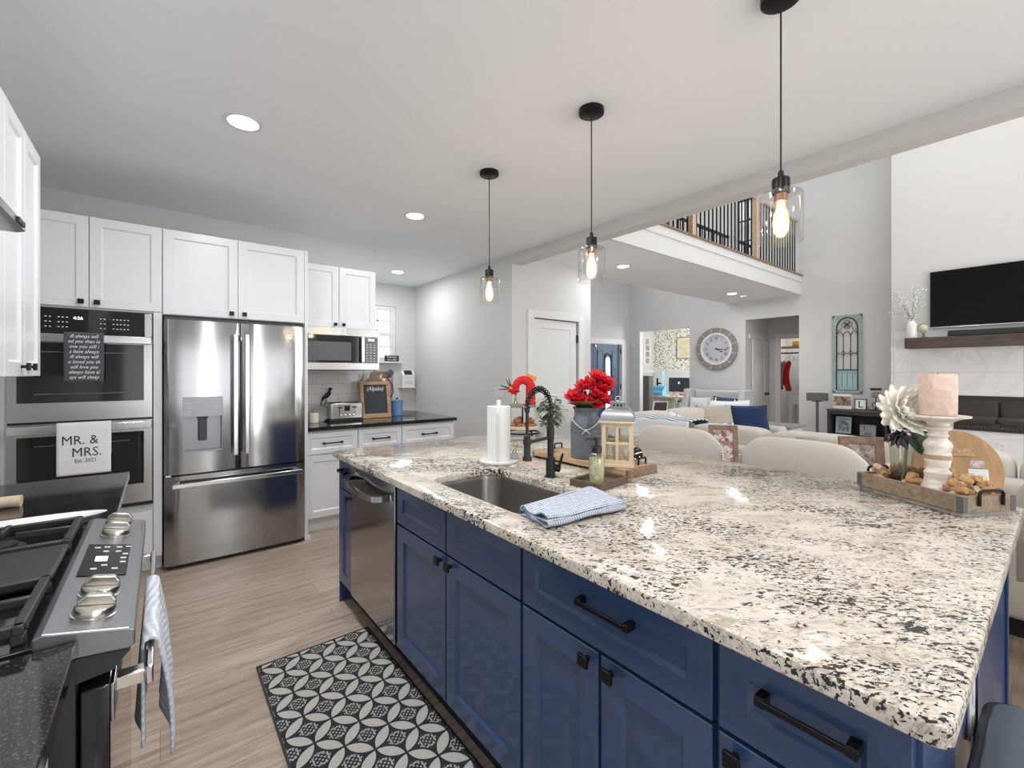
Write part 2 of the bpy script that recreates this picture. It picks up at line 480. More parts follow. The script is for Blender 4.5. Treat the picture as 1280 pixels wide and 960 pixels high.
def m_glass(name, tint=(1, 1, 1), gloss=1.0, rough=0.02, base=0.0):
    m = bpy.data.materials.new(name); m.use_nodes = True
    nt = m.node_tree; nt.nodes.clear(); n = N(nt)
    out = n.n('ShaderNodeOutputMaterial'); tr = n.n('ShaderNodeBsdfTransparent'); gl = n.n('ShaderNodeBsdfGlossy')
    tr.inputs[0].default_value = (*tint, 1); gl.inputs['Roughness'].default_value = rough
    lw = n.n('ShaderNodeLayerWeight'); lw.inputs[0].default_value = 0.5
    mx = n.n('ShaderNodeMixShader')
    n.put(mx.inputs[0], n.math('MINIMUM', n.math('MULTIPLY_ADD', n.math('POWER', lw.outputs['Facing'], 4.0), 0.55 * gloss, 0.025 + base), 1.0))
    nt.links.new(tr.outputs[0], mx.inputs[1]); nt.links.new(gl.outputs[0], mx.inputs[2])
    nt.links.new(mx.outputs[0], out.inputs[0])
    return m


M['glass'] = m_glass('clear_glass', (0.97, 0.98, 0.97))
M['winglass'] = m_glass('window_glass', (0.93, 0.98, 0.95))
M['pendglass'] = m_glass('pendant_glass', (0.965, 0.955, 0.945), 1.3, 0.04, 0.03)
M['soapglass'] = m_glass('amber_soap', (0.93, 0.92, 0.82), 1.2, 0.05, 0.10)
M['frosted'] = mat('frosted_daylight_glass', (0.8, 0.85, 0.85), 0.3, emit=(0.85, 0.95, 0.95), estr=0.55)  # emission put into the glass imitates daylight coming through the door


def m_glow(name):
    """clear bulb whose lit filament makes the glass shine"""
    m = bpy.data.materials.new(name); m.use_nodes = True
    nt = m.node_tree; nt.nodes.clear(); n = N(nt)
    out = n.n('ShaderNodeOutputMaterial'); tr = n.n('ShaderNodeBsdfTransparent'); em = n.n('ShaderNodeEmission'); mx = n.n('ShaderNodeMixShader')
    em.inputs[0].default_value = (1, 0.80, 0.52, 1); em.inputs[1].default_value = 1.7
    mx.inputs[0].default_value = 0.34
    nt.links.new(tr.outputs[0], mx.inputs[1]); nt.links.new(em.outputs[0], mx.inputs[2]); nt.links.new(mx.outputs[0], out.inputs[0])
    return m


M['nickelbrown'] = mat('copper_brown', (0.30, 0.16, 0.10), 0.35, 0.8)
M['bulbglass'] = m_glow('glowing_bulb_glass')
M['soapliquid'] = mat('amber_soap_liquid', (0.62, 0.60, 0.42), 0.25)
M['vaseglass'] = m_glass('thick_vase_glass', (0.80, 0.80, 0.78), 1.2, 0.04, 0.05)
M['navyscript'] = mat('slate_navy_cloth', (0.05, 0.075, 0.15), 0.9)
M['dialgrey'] = mat('clock_dial_grey', (0.55, 0.56, 0.60), 0.6)
M['speakergrey'] = mat('speaker_cloth', (0.12, 0.12, 0.12), 0.8)
M['greyblack'] = mat('charcoal_paint', (0.028, 0.029, 0.033), 0.5)
M['pineplain'] = mat('brown_wax', (0.42, 0.26, 0.16), 0.6)
M['globecream'] = m_picture('globe_map', [(0.42, (0.72, 0.68, 0.55)), (0.55, (0.55, 0.55, 0.38)), (0.65, (0.75, 0.70, 0.6))], 14)
M['photoD'] = m_picture('grey_sketch', [(0.4, (0.45, 0.52, 0.53)), (0.5, (0.12, 0.13, 0.14)), (0.6, (0.68, 0.7, 0.7))], 12)
M['fireback'] = mat('firebox_black', (0.03, 0.031, 0.034), 0.3)
M['mirrorgreen'] = mat('mirror', (0.75, 0.78, 0.78), 0.03, 1)
M['skyglass'] = mat('pale_blue_panel', (0.35, 0.55, 0.68), 0.4)
M['skydark'] = mat('blue_ink', (0.05, 0.2, 0.36), 0.6)
M['smokeglass'] = m_glass('fireplace_glass', (0.55, 0.56, 0.58), 2.0, 0.02, 0.10)


# ------------------------------------------------------------------ mesh builder
class MB:
    def __init__(s):
        s.v = []; s.f = []; s.m = []; s.uv = {}; s.M = Matrix.Identity(4)

    def frame(s, o=(0, 0, 0), U=(1, 0, 0), Nn=(0, -1, 0)):
        """local a along U, b outwards along Nn, c up"""
        U = Vector(U); Nn = Vector(Nn); Z = Vector((0, 0, 1))
        s.M = Matrix(((U.x, Nn.x, Z.x, o[0]), (U.y, Nn.y, Z.y, o[1]), (U.z, Nn.z, Z.z, o[2]), (0, 0, 0, 1)))
        return s

    def at(s, loc=(0, 0, 0), rz=0, rx=0, ry=0, sc=1.0):
        s.M = Matrix.Translation(loc) @ Matrix.Rotation(rz, 4, 'Z') @ Matrix.Rotation(ry, 4, 'Y') @ Matrix.Rotation(rx, 4, 'X') @ Matrix.Scale(sc, 4)
        return s

    def add(s, vs, fs, m=0):
        b = len(s.v)
        s.v += [tuple(s.M @ Vector(p)) for p in vs]
        s.f += [tuple(b + i for i in q) for q in fs]
        s.m += [m] * len(fs)
        return s

    def box(s, x0, x1, y0, y1, z0, z1, m=0):
        return s.add([(x0, y0, z0), (x1, y0, z0), (x1, y1, z0), (x0, y1, z0), (x0, y0, z1), (x1, y0, z1), (x1, y1, z1), (x0, y1, z1)],
                     [(0, 3, 2, 1), (4, 5, 6, 7), (0, 1, 5, 4), (1, 2, 6, 5), (2, 3, 7, 6), (3, 0, 4, 7)], m)

    def prism(s, pts, z0, z1, m=0, axis='z'):
        n = len(pts)
        f3 = {'z': lambda p, h: (p[0], p[1], h), 'y': lambda p, h: (p[0], h, p[1]), 'x': lambda p, h: (h, p[0], p[1])}[axis]
        vs = [f3(p, z0) for p in pts] + [f3(p, z1) for p in pts]
        fs = [tuple(range(n))[::-1], tuple(range(n, 2 * n))] + [(i, (i + 1) % n, n + (i + 1) % n, n + i) for i in range(n)]
        return s.add(vs, fs, m)

    def lathe(s, prof, n=24, c=(0, 0, 0), m=0, sx=1, sy=1, caps=True):
        vs = []; fs = []
        for r, z in prof:
            for k in range(n):
                a = 2 * PI * k / n
                vs.append((c[0] + r * math.cos(a) * sx, c[1] + r * math.sin(a) * sy, c[2] + z))
        for i in range(len(prof) - 1):
            for k in range(n):
                k2 = (k + 1) % n
                fs.append((i * n + k, i * n + k2, (i + 1) * n + k2, (i + 1) * n + k))
        if caps:
            if prof[0][0] > 1e-5: fs.append(tuple(range(n))[::-1])
            if prof[-1][0] > 1e-5: fs.append(tuple((len(prof) - 1) * n + k for k in range(n)))
        return s.add(vs, fs, m)

    def tube(s, pts, r, n=8, m=0, closed=False, caps=True):
        P = [Vector(p) for p in pts]; L = len(P)
        rr = r if isinstance(r, (list, tuple)) else [r] * L
        vs = []; up = None
        for i, p in enumerate(P):
            if closed: t = (P[(i + 1) % L] - P[i - 1])
            else: t = (P[min(i + 1, L - 1)] - P[max(i - 1, 0)])
            t = t.normalized() if t.length > 1e-9 else Vector((0, 0, 1))
            if up is None:
                up = Vector((0, 0, 1)) if abs(t.z) < 0.9 else Vector((1, 0, 0))
            a = t.cross(up)
            if a.length < 1e-6: a = t.cross(Vector((0, 1, 0)))
            a.normalize(); b = a.cross(t).normalized(); up = b
            for k in range(n):
                q = 2 * PI * k / n
                vs.append(tuple(p + (a * math.cos(q) + b * math.sin(q)) * rr[i]))
        fs = []
        for i in range(L if closed else L - 1):
            j = (i + 1) % L
            for k in range(n):
                k2 = (k + 1) % n
                fs.append((i * n + k, i * n + k2, j * n + k2, j * n + k))
        if caps and not closed:
            fs.append(tuple(range(n))[::-1]); fs.append(tuple((L - 1) * n + k for k in range(n)))
        return s.add(vs, fs, m)

    def bar(s, a, b, wd, ht, m=0):
        """rectangular bar from a to b"""
        a = Vector(a); b = Vector(b); t = (b - a).normalized()
        up = Vector((0, 0, 1)) if abs(t.z) < 0.95 else Vector((0, 1, 0))
        x = t.cross(up).normalized() * wd / 2; y = x.cross(t).normalized() * ht / 2
        vs = [a - x - y, a + x - y, a + x + y, a - x + y, b - x - y, b + x - y, b + x + y, b - x + y]
        return s.add([tuple(q) for q in vs], [(0, 3, 2, 1), (4, 5, 6, 7), (0, 1, 5, 4), (1, 2, 6, 5), (2, 3, 7, 6), (3, 0, 4, 7)], m)

    def grid(s, fn, nu, nv, m=0, uv=False, closeu=False):
        b = len(s.v)
        vs = [fn(i / nu, j / nv) for j in range(nv + 1) for i in range(nu + 1)]
        fs = [(j * (nu + 1) + i, j * (nu + 1) + i + 1, (j + 1) * (nu + 1) + i + 1, (j + 1) * (nu + 1) + i) for j in range(nv) for i in range(nu)]
        if uv:
            for j in range(nv + 1):
                for i in range(nu + 1): s.uv[b + j * (nu + 1) + i] = (i / nu, j / nv)
        return s.add(vs, fs, m)

    def ball(s, c, r, n=12, k=8, m=0, sx=1, sy=1, sz=1):
        prof = [(max(1e-6, r * math.sin(PI * i / k)), -r * math.cos(PI * i / k) * sz) for i in range(k + 1)]
        return s.lathe(prof, n, c, m, sx, sy, caps=False)

    def shaker(s, a0, a1, c0, c1, t=0.02, rail=0.055, rec=0.009, m=0):
        """five-piece door in the current frame: outer face at b=t, recessed centre panel"""
        sl = 0.009
        def loop(d, b): return [(a0 + d, b, c0 + d), (a1 - d, b, c0 + d), (a1 - d, b, c1 - d), (a0 + d, b, c1 - d)]
        e = 0.0015
        vs = loop(0, 0) + loop(0, t - e) + loop(e, t) + loop(rail, t) + loop(rail + sl, t - rec)
        fs = [(3, 2, 1, 0)]
        for L in range(4):
            for k in range(4):
                k2 = (k + 1) % 4
                fs.append((L * 4 + k, L * 4 + k2, L * 4 + 4 + k2, L * 4 + 4 + k))
        fs.append((16, 17, 18, 19))
        return s.add(vs, fs, m)

    def text(s, body, size, mat4, m=0, ext=0.0006, align='CENTER', shear=0.0, sx=1.0):
        cu = bpy.data.curves.new('t', 'FONT'); cu.body = body; cu.size = size; cu.extrude = ext
        cu.align_x = align; cu.align_y = 'CENTER'; cu.shear = shear; cu.resolution_u = 2
        ob = bpy.data.objects.new('t', cu); COL.objects.link(ob)
        bpy.context.view_layer.update()
        me = bpy.data.meshes.new_from_object(ob.evaluated_get(bpy.context.evaluated_depsgraph_get()))
        old = s.M; s.M = mat4
        s.add([(v.co.x * sx, v.co.y, v.co.z) for v in me.vertices], [tuple(p.vertices) for p in me.polygons], m)
        s.M = old
        bpy.data.objects.remove(ob); bpy.data.curves.remove(cu); bpy.data.meshes.remove(me)
        return s

    def build(s, name, mats, parent=None, bevel=0.0, smooth=35, solid=0.0, subsurf=0, seg=2, origin=None):
        off = Vector((0, 0, 0))
        if parent is not None: off = Vector(parent['_o'])
        elif origin is not None: off = Vector(origin)
        else:
            xs, ys, zs = zip(*s.v)
            off = Vector(((min(xs) + max(xs)) / 2, (min(ys) + max(ys)) / 2, min(zs)))
        me = bpy.data.meshes.new(name)
        me.from_pydata([tuple(Vector(p) - off) for p in s.v], [], s.f)
        if not isinstance(mats, (list, tuple)): mats = [mats]
        for k in mats: me.materials.append(M[k] if isinstance(k, str) else k)
        me.polygons.foreach_set('material_index', s.m)
        if s.uv:
            uvl = me.uv_layers.new(name='UVMap')
            for lp in me.loops: uvl.data[lp.index].uv = s.uv.get(lp.vertex_index, (0, 0))
        me.validate(); me.update()
        bm = bmesh.new(); bm.from_mesh(me); bmesh.ops.recalc_face_normals(bm, faces=bm.faces[:]); bm.to_mesh(me); bm.free()
        if smooth:
            me.polygons.foreach_set('use_smooth', [True] * len(me.polygons))
            me.set_sharp_from_angle(angle=R(smooth))
        o = bpy.data.objects.new(name, me); COL.objects.link(o)
        if parent is not None:
            o.parent = parent; o['_o'] = tuple(off)
        else:
            o.location = off; o['_o'] = tuple(off)
        if solid:
            md = o.modifiers.new('thickness', 'SOLIDIFY'); md.thickness = solid; md.offset = 0
        if subsurf:
            md = o.modifiers.new('smooth', 'SUBSURF'); md.levels = subsurf; md.render_levels = subsurf
        if bevel:
            md = o.modifiers.new('bevel', 'BEVEL'); md.width = bevel; md.segments = seg; md.limit_method = 'ANGLE'; md.angle_limit = R(40)
            md.harden_normals = False
        return o


def thing(name, label, cat, loc=(0, 0, 0), group=None):
    o = bpy.data.objects.new(name, None); COL.objects.link(o)
    o.location = loc; o['_o'] = tuple(loc); o.empty_display_size = 0.05
    o['label'] = label; o['category'] = cat
    if group: o['group'] = group
    return o


def tag(o, label, cat, group=None):
    o['label'] = label; o['category'] = cat
    if group: o['group'] = group
    return o


def struct(o):
    o['kind'] = 'structure'
    return o


def dup(src, loc, rz=0.0, label=None, group=None, rot=None):
    c = src.copy(); COL.objects.link(c); c.location = loc
    c.rotation_euler = rot if rot else (0, 0, rz)
    if label: c['label'] = label
    if group: c['group'] = group
    for ch in list(src.children):
        d = ch.copy(); COL.objects.link(d); d.parent = c
        for g in list(ch.children):
            e = g.copy(); COL.objects.link(e); e.parent = d
    return c


def tmat(o, U, V):
    """matrix placing text: x along U, y along V"""
    U = Vector(U).normalized(); V = Vector(V).normalized(); W = U.cross(V)
    return Matrix(((U.x, V.x, W.x, o[0]), (U.y, V.y, W.y, o[1]), (U.z, V.z, W.z, o[2]), (0, 0, 0, 1)))


def rrect(x0, x1, y0, y1, r, n=5):
    pts = []
    for cx, cy, a0 in ((x1 - r, y0 + r, -90), (x1 - r, y1 - r, 0), (x0 + r, y1 - r, 90), (x0 + r, y0 + r, 180)):
        for i in range(n + 1):
            a = R(a0 + 90 * i / n); pts.append((cx + r * math.cos(a), cy + r * math.sin(a)))
    return pts

# ================================================================== ROOM SHELL
H1, H2 = 2.695, 5.4


def wallbox(name, boxes, m='wall', bevel=0):
    b = MB()
    for q in boxes: b.box(*q)
    return struct(b.build(name, m, smooth=0, bevel=bevel, origin=(0, 0, 0)))


wallbox('floor', [(-0.9, 11.7, -2.7, 8.0, -0.06, 0.0)], 'floor')
wallbox('ceiling', [(-0.9, 3.11, -2.7, 6.47, H1, H1 + 0.1)], 'ceil')
wallbox('ceiling_upper', [(3.11, 8.75, -2.7, 6.47, H2, H2 + 0.1)], 'ceil')
wallbox('wall_left', [(-0.9, -0.78, -2.7, 4.7, 0, H1)])
wallbox('wall_back', [(-0.78, 1.77, 4.59, 4.71, 0, H1), (1.65, 1.77, 4.71, 6.35, 0, H1)])
wallbox('wall_front', [(1.65, 1.95, 6.35, 6.47, 0, H1), (2.80, 3.11, 6.35, 6.47, 0, H1), (1.95, 2.80, 6.35, 6.47, 0, 1.53), (1.95, 2.80, 6.35, 6.47, 2.36, H1),
                       (3.11, 6.42, 6.35, 6.47, 0, H2), (8.26, 8.53, 6.35, 6.47, 0, H2), (6.42, 8.26, 6.35, 6.47, 2.03, H2)])
wallbox('wall_right', [(3.11, 3.238, 3.91, 6.35, 0, H2), (3.11, 3.238, -2.7, 3.91, 2.589, H2)])
wallbox('wall_pantry', [(3.238, 3.43, 3.91, 4.01, 0, H1), (4.19, 4.43, 3.91, 4.01, 0, H1), (3.43, 4.19, 3.91, 4.01, 2.012, H1), (4.33, 4.43, 4.01, 4.06, 0, H1), (4.33, 4.43, 4.06, 6.35, 0, H2)])
wallbox('wall_far', [(8.53, 8.65, 1.557, 2.857, 0, H2), (8.53, 8.65, 3.74, 4.85, 0, H2), (8.53, 8.65, 6.06, 7.69, 0, H2), (8.53, 8.65, 2.857, 3.74, 2.347, H2), (8.53, 8.65, 4.85, 6.06, 2.30, H2)])
wallbox('wall_television', [(8.1, 8.65, -2.7, 1.557, 0, H2)])
wallbox('wall_rear', [(-0.9, 8.75, -2.8, -2.7, 0, H2)])
# marble tiles cover the lower television wall
t = MB(); t.box(8.085, 8.1, -2.7, 1.557, 0, 1.93)
struct(t.build('wall_tile', 'tile', smooth=0, origin=(0, 0.33, 0.17)))
t = MB(); t.box(0.95, 1.66, 4.578, 4.59, 0.90, 1.40)
struct(t.build('backsplash', 'subway', smooth=0, origin=(0.05, 0, 0.05)))
# loft slab with its stepped fascia
wallbox('ceiling_loft', [(3.238, 8.53, 2.86, 4.10, H1, 3.0)], 'ceil')
wallbox('trim_loft', [(3.238, 8.53, 2.83, 2.86, H1 - 0.002, 2.90), (3.238, 8.53, 2.815, 2.86, 2.90, 3.0)], 'trim')
b = MB(); b.box(3.238, 8.53, 2.795, 3.0, 3.0, 3.022)
struct(b.build('trim_landing', 'framewood', smooth=0, origin=(0, 0, 0)))
# hall, closet and office beyond the far wall
wallbox('wall_hall', [(8.65, 9.62, 3.74, 3.86, 0, 2.6), (9.52, 9.64, 3.60, 3.74, 0, 2.6), (9.52, 9.64, 2.2, 3.60, 2.03, 2.6), (8.65, 9.64, 2.1, 2.2, 0, 2.6),
                      (8.65, 9.64, 2.2, 3.74, 2.5, 2.6), (10.75, 10.85, 2.2, 3.9, 0, 2.6), (9.64, 10.75, 3.86, 3.94, 0, 2.6), (9.64, 10.75, 2.1, 2.2, 0, 2.6), (9.64, 10.85, 2.2, 3.94, 2.5, 2.6)])
wallbox('wall_office', [(8.65, 11.6, 7.69, 7.8, 0, 2.7), (8.65, 11.6, 4.0, 4.1, 0, 2.7)])
b = MB(); b.box(11.5, 11.6, 4.1, 7.69, 0.0, 2.7)
struct(b.build('wall_floral', 'floral', smooth=0, origin=(0, 0, 0)))
wallbox('ceiling_office', [(8.65, 11.6, 4.1, 7.69, 2.7, 2.8)], 'ceil')
wallbox('trim_chair_rail', [(11.47, 11.5, 4.1, 7.66, 1.36, 1.43), (11.48, 11.5, 4.1, 7.66, 0, 1.36), (8.65, 11.47, 7.66, 7.69, 1.36, 1.43)], 'trim')
wallbox('baseboard_far', [(8.515, 8.53, 1.557, 2.857, 0, 0.13), (8.515, 8.53, 3.74, 4.85, 0, 0.13)], 'trim')
wallbox('baseboard_right', [(3.095, 3.11, 3.91, 6.35, 0, 0.13), (1.77, 3.09, 6.335, 6.35, 0, 0.13)], 'trim')
wallbox('baseboard_pantry', [(3.25, 3.335, 3.895, 3.91, 0, 0.13), (4.295, 4.43, 3.895, 3.91, 0, 0.13)], 'trim')


# pantry door
def panel_door(parent_name, x0, x1, y, z1, panels, m='trim', thick=0.035):
    b = MB().frame((x0, y, 0.008), (1, 0, 0), (0, -1, 0))
    wd = x1 - x0
    # slab made as stacked framed panels
    zs = [0] + panels + [z1 - 0.008]
    for a, c in zip(zs[:-1], zs[1:]): b.shaker(0, wd, a, c, thick, 0.10, 0.008)
    return b


b = panel_door('door_1', 3.447, 4.169, 3.955, 2.0, [0.98])
d1 = struct(b.build('door_1', 'trim', origin=(3.8, 3.95, 0)))
k = MB(); k.frame((3.523, 3.92, 0.93), (1, 0, 0), (0, -1, 0))
kk = MB(); kk.M = Matrix.Translation((3.523, 3.92, 0.93)) @ Matrix.Rotation(R(90), 4, 'X')
kk.lathe([(0.032, 0), (0.032, 0.008), (0.012, 0.012), (0.012, 0.035), (0.026, 0.04), (0.031, 0.055), (0.024, 0.07), (0.0001, 0.073)], 20)
kk.build('door_knob', 'black', d1)
for z in (1.79, 0.25):
    h = MB(); h.box(4.166, 4.182, 3.903, 3.912, z - 0.05, z + 0.05); h.build('hinge', 'black', d1)
wallbox('trim_1', [(3.335, 3.43, 3.89, 3.91, 0, 2.10), (4.19, 4.295, 3.89, 3.91, 0, 2.10), (3.43, 4.19, 3.89, 3.91, 2.012, 2.10)], 'trim', 0.003)

# front door: a pair of navy leaves with arched lights
def navy_leaf(x0, x1, name, no):
    y = 6.40
    b = MB().frame((x0, y, 0.0), (1, 0, 0), (0, -1, 0))
    wd = x1 - x0
    b.box(0, wd, -0.04, 0, 0.01, 2.0)
    c = wd / 2
    for s in (-1, 1):      # raised side panels
        b.shaker(c + s * 0.27 - 0.085, c + s * 0.27 + 0.085, 0.20, 1.30, 0.014, 0.02, 0.008)
        b.shaker(c + s * 0.25 - 0.10, c + s * 0.25 + 0.10, 1.42, 1.86, 0.014, 0.02, 0.008)
    o = b.build(name, 'navydoor', origin=((x0 + x1) / 2, y, 0))
    struct(o)
    # arched moulding and its glass light
    pts = [(c - 0.13, 0.35)] + [(c + 0.13 * math.cos(a), 1.62 + 0.17 * math.sin(a)) for a in [PI - i * PI / 10 for i in range(11)]] + [(c + 0.13, 0.35)]
    mo = MB().frame((x0, y, 0), (1, 0, 0), (0, -1, 0))
    mo.tube([(p, 0.012, z) for p, z in pts], 0.018, 8, closed=True)
    mo.build('light_moulding', 'navydoor', o)
    pts2 = [(c - 0.075, 0.40)] + [(c + 0.075 * math.cos(a), 1.60 + 0.12 * math.sin(a)) for a in [PI - i * PI / 10 for i in range(11)]] + [(c + 0.075, 0.40)]
    gl = MB(); gl.M = Matrix.Translation((x0, y, 0))
    gl.prism(pts2, -0.010, -0.004, 0, 'y')
    gl.build('glass_light', 'frosted', o)
    return o


M['navydoor'] = mat('navy_door_paint', (0.045, 0.095, 0.19), 0.4)
dl = navy_leaf(7.42, 8.22, 'door_2', 2)
d3 = navy_leaf(6.60, 7.41, 'door_3', 3)
lk = MB(); lk.M = Matrix.Translation((7.372, 6.40, 1.0)) @ Matrix.Rotation(R(90), 4, 'X')
lk.lathe([(0.03, 0), (0.03, 0.02), (0.0001, 0.022)], 16)
lk.M = Matrix.Translation((7.372, 6.40, 1.95)) @ Matrix.Rotation(R(90), 4, 'X')
lk.lathe([(0.028, 0), (0.02, 0.04), (0.0001, 0.042)], 12)
lk.build('lock', 'chrome', d3)
for z in (0.3, 1.05, 1.85):
    h = MB(); h.box(8.215, 8.232, 6.345, 6.36, z - 0.06, z + 0.06); h.build('hinge', 'black', dl)
wallbox('trim_2', [(8.24, 8.40, 6.325, 6.35, 0, 2.12), (6.35, 8.24, 6.325, 6.35, 2.01, 2.12), (8.235, 8.26, 6.35, 6.45, 0, 2.03)], 'trim', 0.003)

# hall door and closet casing
b = MB().frame((8.78, 3.73, 0.008), (1, 0, 0), (0, -1, 0))
b.shaker(0, 0.62, 0, 0.88, 0.02, 0.10, 0.008); b.shaker(0, 0.62, 0.88, 1.99, 0.02, 0.10, 0.008)
d4 = struct(b.build('door_4', 'trim', origin=(9.09, 3.72, 0)))
kk = MB(); kk.M = Matrix.Translation((9.33, 3.71, 0.95)) @ Matrix.Rotation(R(90), 4, 'X')
kk.lathe([(0.032, 0), (0.032, 0.008), (0.012, 0.012), (0.012, 0.035), (0.03, 0.045), (0.031, 0.055), (0.0001, 0.07)], 16)
kk.build('door_knob', 'black', d4)
wallbox('trim_3', [(9.40, 9.48, 3.715, 3.74, 0, 2.09), (8.66, 9.40, 3.715, 3.74, 2.01, 2.09), (9.49, 9.52, 3.50, 3.60, 0, 2.12), (9.49, 9.52, 2.2, 3.50, 2.03, 2.12)], 'trim', 0.003)

# window in the nook
b = MB()
for q in ((1.95, 2.80, 6.37, 6.44, 1.53, 1.59), (1.95, 2.80, 6.37, 6.44, 2.31, 2.36), (1.95, 2.0, 6.37, 6.44, 1.59, 2.31), (2.735, 2.80, 6.37, 6.44, 1.59, 2.31), (2.0, 2.735, 6.37, 6.43, 1.92, 1.97)): b.box(*q)
w1 = struct(b.build('window_1', 'trim', smooth=0, bevel=0.003, origin=(2.4, 6.4, 1.53)))
g = MB(); g.box(2.0, 2.735, 6.405, 6.408, 1.59, 2.31); g.build('pane', 'winglass', w1, smooth=0)
g = MB()
for x in (2.25, 2.53): g.box(x - 0.011, x + 0.011, 6.395, 6.404, 1.59, 2.31)
for z in (1.755, 2.14): g.box(2.0, 2.735, 6.395, 6.404, z - 0.011, z + 0.011)
g.build('muntins', 'trim', w1, smooth=0)
wallbox('trim_window_sill', [(1.86, 2.875, 6.27, 6.37, 1.505, 1.53)], 'trim', 0.004)

# ================================================================== KITCHEN
def knob(parent, o, Nn, m='black', sub='knob'):
    """square cabinet knob on a short stem; Nn outward"""
    U = Vector((0, 0, 1)).cross(Vector(Nn))
    b = MB().frame(o, tuple(U), Nn)
    b.box(-0.006, 0.006, -0.001, 0.016, -0.006, 0.006)
    b.box(-0.015, 0.015, 0.016, 0.026, -0.015, 0.015)
    return b.build(sub, m, parent, bevel=0.002)


def pull(parent, o, Nn, L, m='black', axis='h'):
    U = Vector((0, 0, 1)).cross(Vector(Nn))
    b = MB().frame(o, tuple(U), Nn)
    for s in (-1, 1): b.box(s * L / 2 - 0.008, s * L / 2 + 0.008, -0.001, 0.029, -0.0085, 0.0085)
    b.box(-L / 2 - 0.004, L / 2 + 0.004, 0.023, 0.0305, -0.0055, 0.0055)
    return b.build('pull_handle', m, parent, bevel=0.0012)


def door(parent, name, o, U, Nn, wd, h, m, rail=0.055, t=0.02):
    b = MB().frame(o, U, Nn)
    b.shaker(0.0015, wd - 0.0015, 0.0015, h - 0.0015, t, rail)
    return b.build(name, m, parent, smooth=20)


FY = dict(U=(1, 0, 0), Nn=(0, -1, 0))   # fronts of the back wall units
FX = dict(U=(0, -1, 0), Nn=(-1, 0, 0))  # island fronts
FL = dict(U=(0, 1, 0), Nn=(1, 0, 0))    # left run fronts

# ---- tall oven cabinet
r = thing('oven_cabinet', 'tall white cabinet at the left that houses the built-in double oven', 'cabinet', (-0.35, 3.89, 0))
b = MB()
b.box(-0.73, -0.705, 3.89, 4.585, 0.11, 2.355); b.box(-0.025, 0.010, 3.89, 4.585, 0.11, 2.355)
b.box(-0.705, -0.025, 3.89, 4.585, 1.765, 2.355); b.box(-0.705, -0.025, 3.89, 4.585, 0.11, 0.47); b.box(-0.705, -0.025, 4.5, 4.585, 0.47, 1.765)
b.box(-0.73, -0.703, 3.872, 3.89, 0.11, 1.772); b.box(-0.036, 0.010, 3.872, 3.89, 0.11, 1.772)
b.build('carcass', 'white', r, smooth=0)
b = MB(); b.box(-0.73, 0.010, 3.96, 4.0, 0, 0.11); b.build('toe_kick', 'trim', r, smooth=0)
d = door(r, 'door', (-0.715, 3.89, 1.775), wd=0.36, h=0.58, m='white', **FY); knob(d, (-0.39, 3.87, 1.81), (0, -1, 0))
d = door(r, 'door', (-0.353, 3.89, 1.775), wd=0.363, h=0.58, m='white', **FY); knob(d, (-0.315, 3.87, 1.81), (0, -1, 0))
door(r, 'drawer', (-0.70, 3.875, 0.13), wd=0.66, h=0.30, m='white', **FY)

# ---- double oven
r = thing('double_oven', 'stainless built-in double wall oven with black glass doors', 'oven', (-0.37, 3.85, 0.475))
b = MB(); b.box(-0.70, -0.04, 3.86, 4.45, 0.475, 1.76); b.build('body', 'plastic', r, smooth=0)
b = MB(); b.box(-0.083, -0.043, 3.834, 3.86, 1.598, 1.755); b.build('panel_end', 'steelx', r, bevel=0.003)
mk = MB(); mk.box(-0.698, -0.083, 3.836, 3.86, 1.598, 1.755)
for cx, n in ((-0.62, 2), (-0.545, 2), (-0.49, 3), (-0.30, 2), (-0.24, 2), (-0.205, 3)):
    for i in range(3):
        for j in range(n): mk.box(cx + j * 0.018, cx + j * 0.018 + 0.009, 3.8355, 3.836, 1.64 + i * 0.03, 1.646 + i * 0.03, 1)
mk.build('control_panel', ['blackglass', 'mark'], r, smooth=0)
mk = MB(); mk.text('4:26', 0.026, tmat((-0.40, 3.8355, 1.70), (1, 0, 0), (0, 0, 1)), ext=0.0004); mk.build('clock_digits', 'led', r, smooth=0)


def oven_door(z0, z1, gz0, gz1, hz):
    b = MB()
    x0, x1 = -0.698, -0.043
    gx0, gx1 = -0.66, -0.085
    for q in ((x0, x1, z0, gz0), (x0, x1, gz1, z1), (x0, gx0, gz0, gz1), (gx1, x1, gz0, gz1)): b.box(q[0], q[1], 3.835, 3.86, q[2], q[3])
    dr = b.build('oven_door', 'steelx', r, smooth=0)
    g = MB(); g.box(gx0, gx1, 3.838, 3.858, gz0, gz1)
    for q in ((gx0 + 0.07, gx1 - 0.07, gz0 + 0.05, gz0 + 0.056), (gx0 + 0.07, gx1 - 0.07, gz1 - 0.06, gz1 - 0.054)): g.box(q[0], q[1], 3.8373, 3.838, q[2], q[3], 1)
    g.build('door_glass', ['blackglass', 'greyboard'], dr, smooth=0)
    h = MB()
    h.box(x0 + 0.005, x1 - 0.002, 3.785, 3.799, hz - 0.024, hz + 0.024)
    for x in (x0 + 0.02, x1 - 0.02): h.box(x - 0.012, x + 0.012, 3.799, 3.836, hz - 0.015, hz + 0.015)
    h.build('handle', 'chrome', dr, bevel=0.004)


oven_door(1.065, 1.592, 1.178, 1.545, 1.573)
oven_door(0.505, 1.050, 0.628, 0.975, 1.020)
b = MB(); b.box(-0.695, -0.045, 3.85, 3.87, 0.478, 0.503); b.build('vent', 'foot', r, smooth=0)


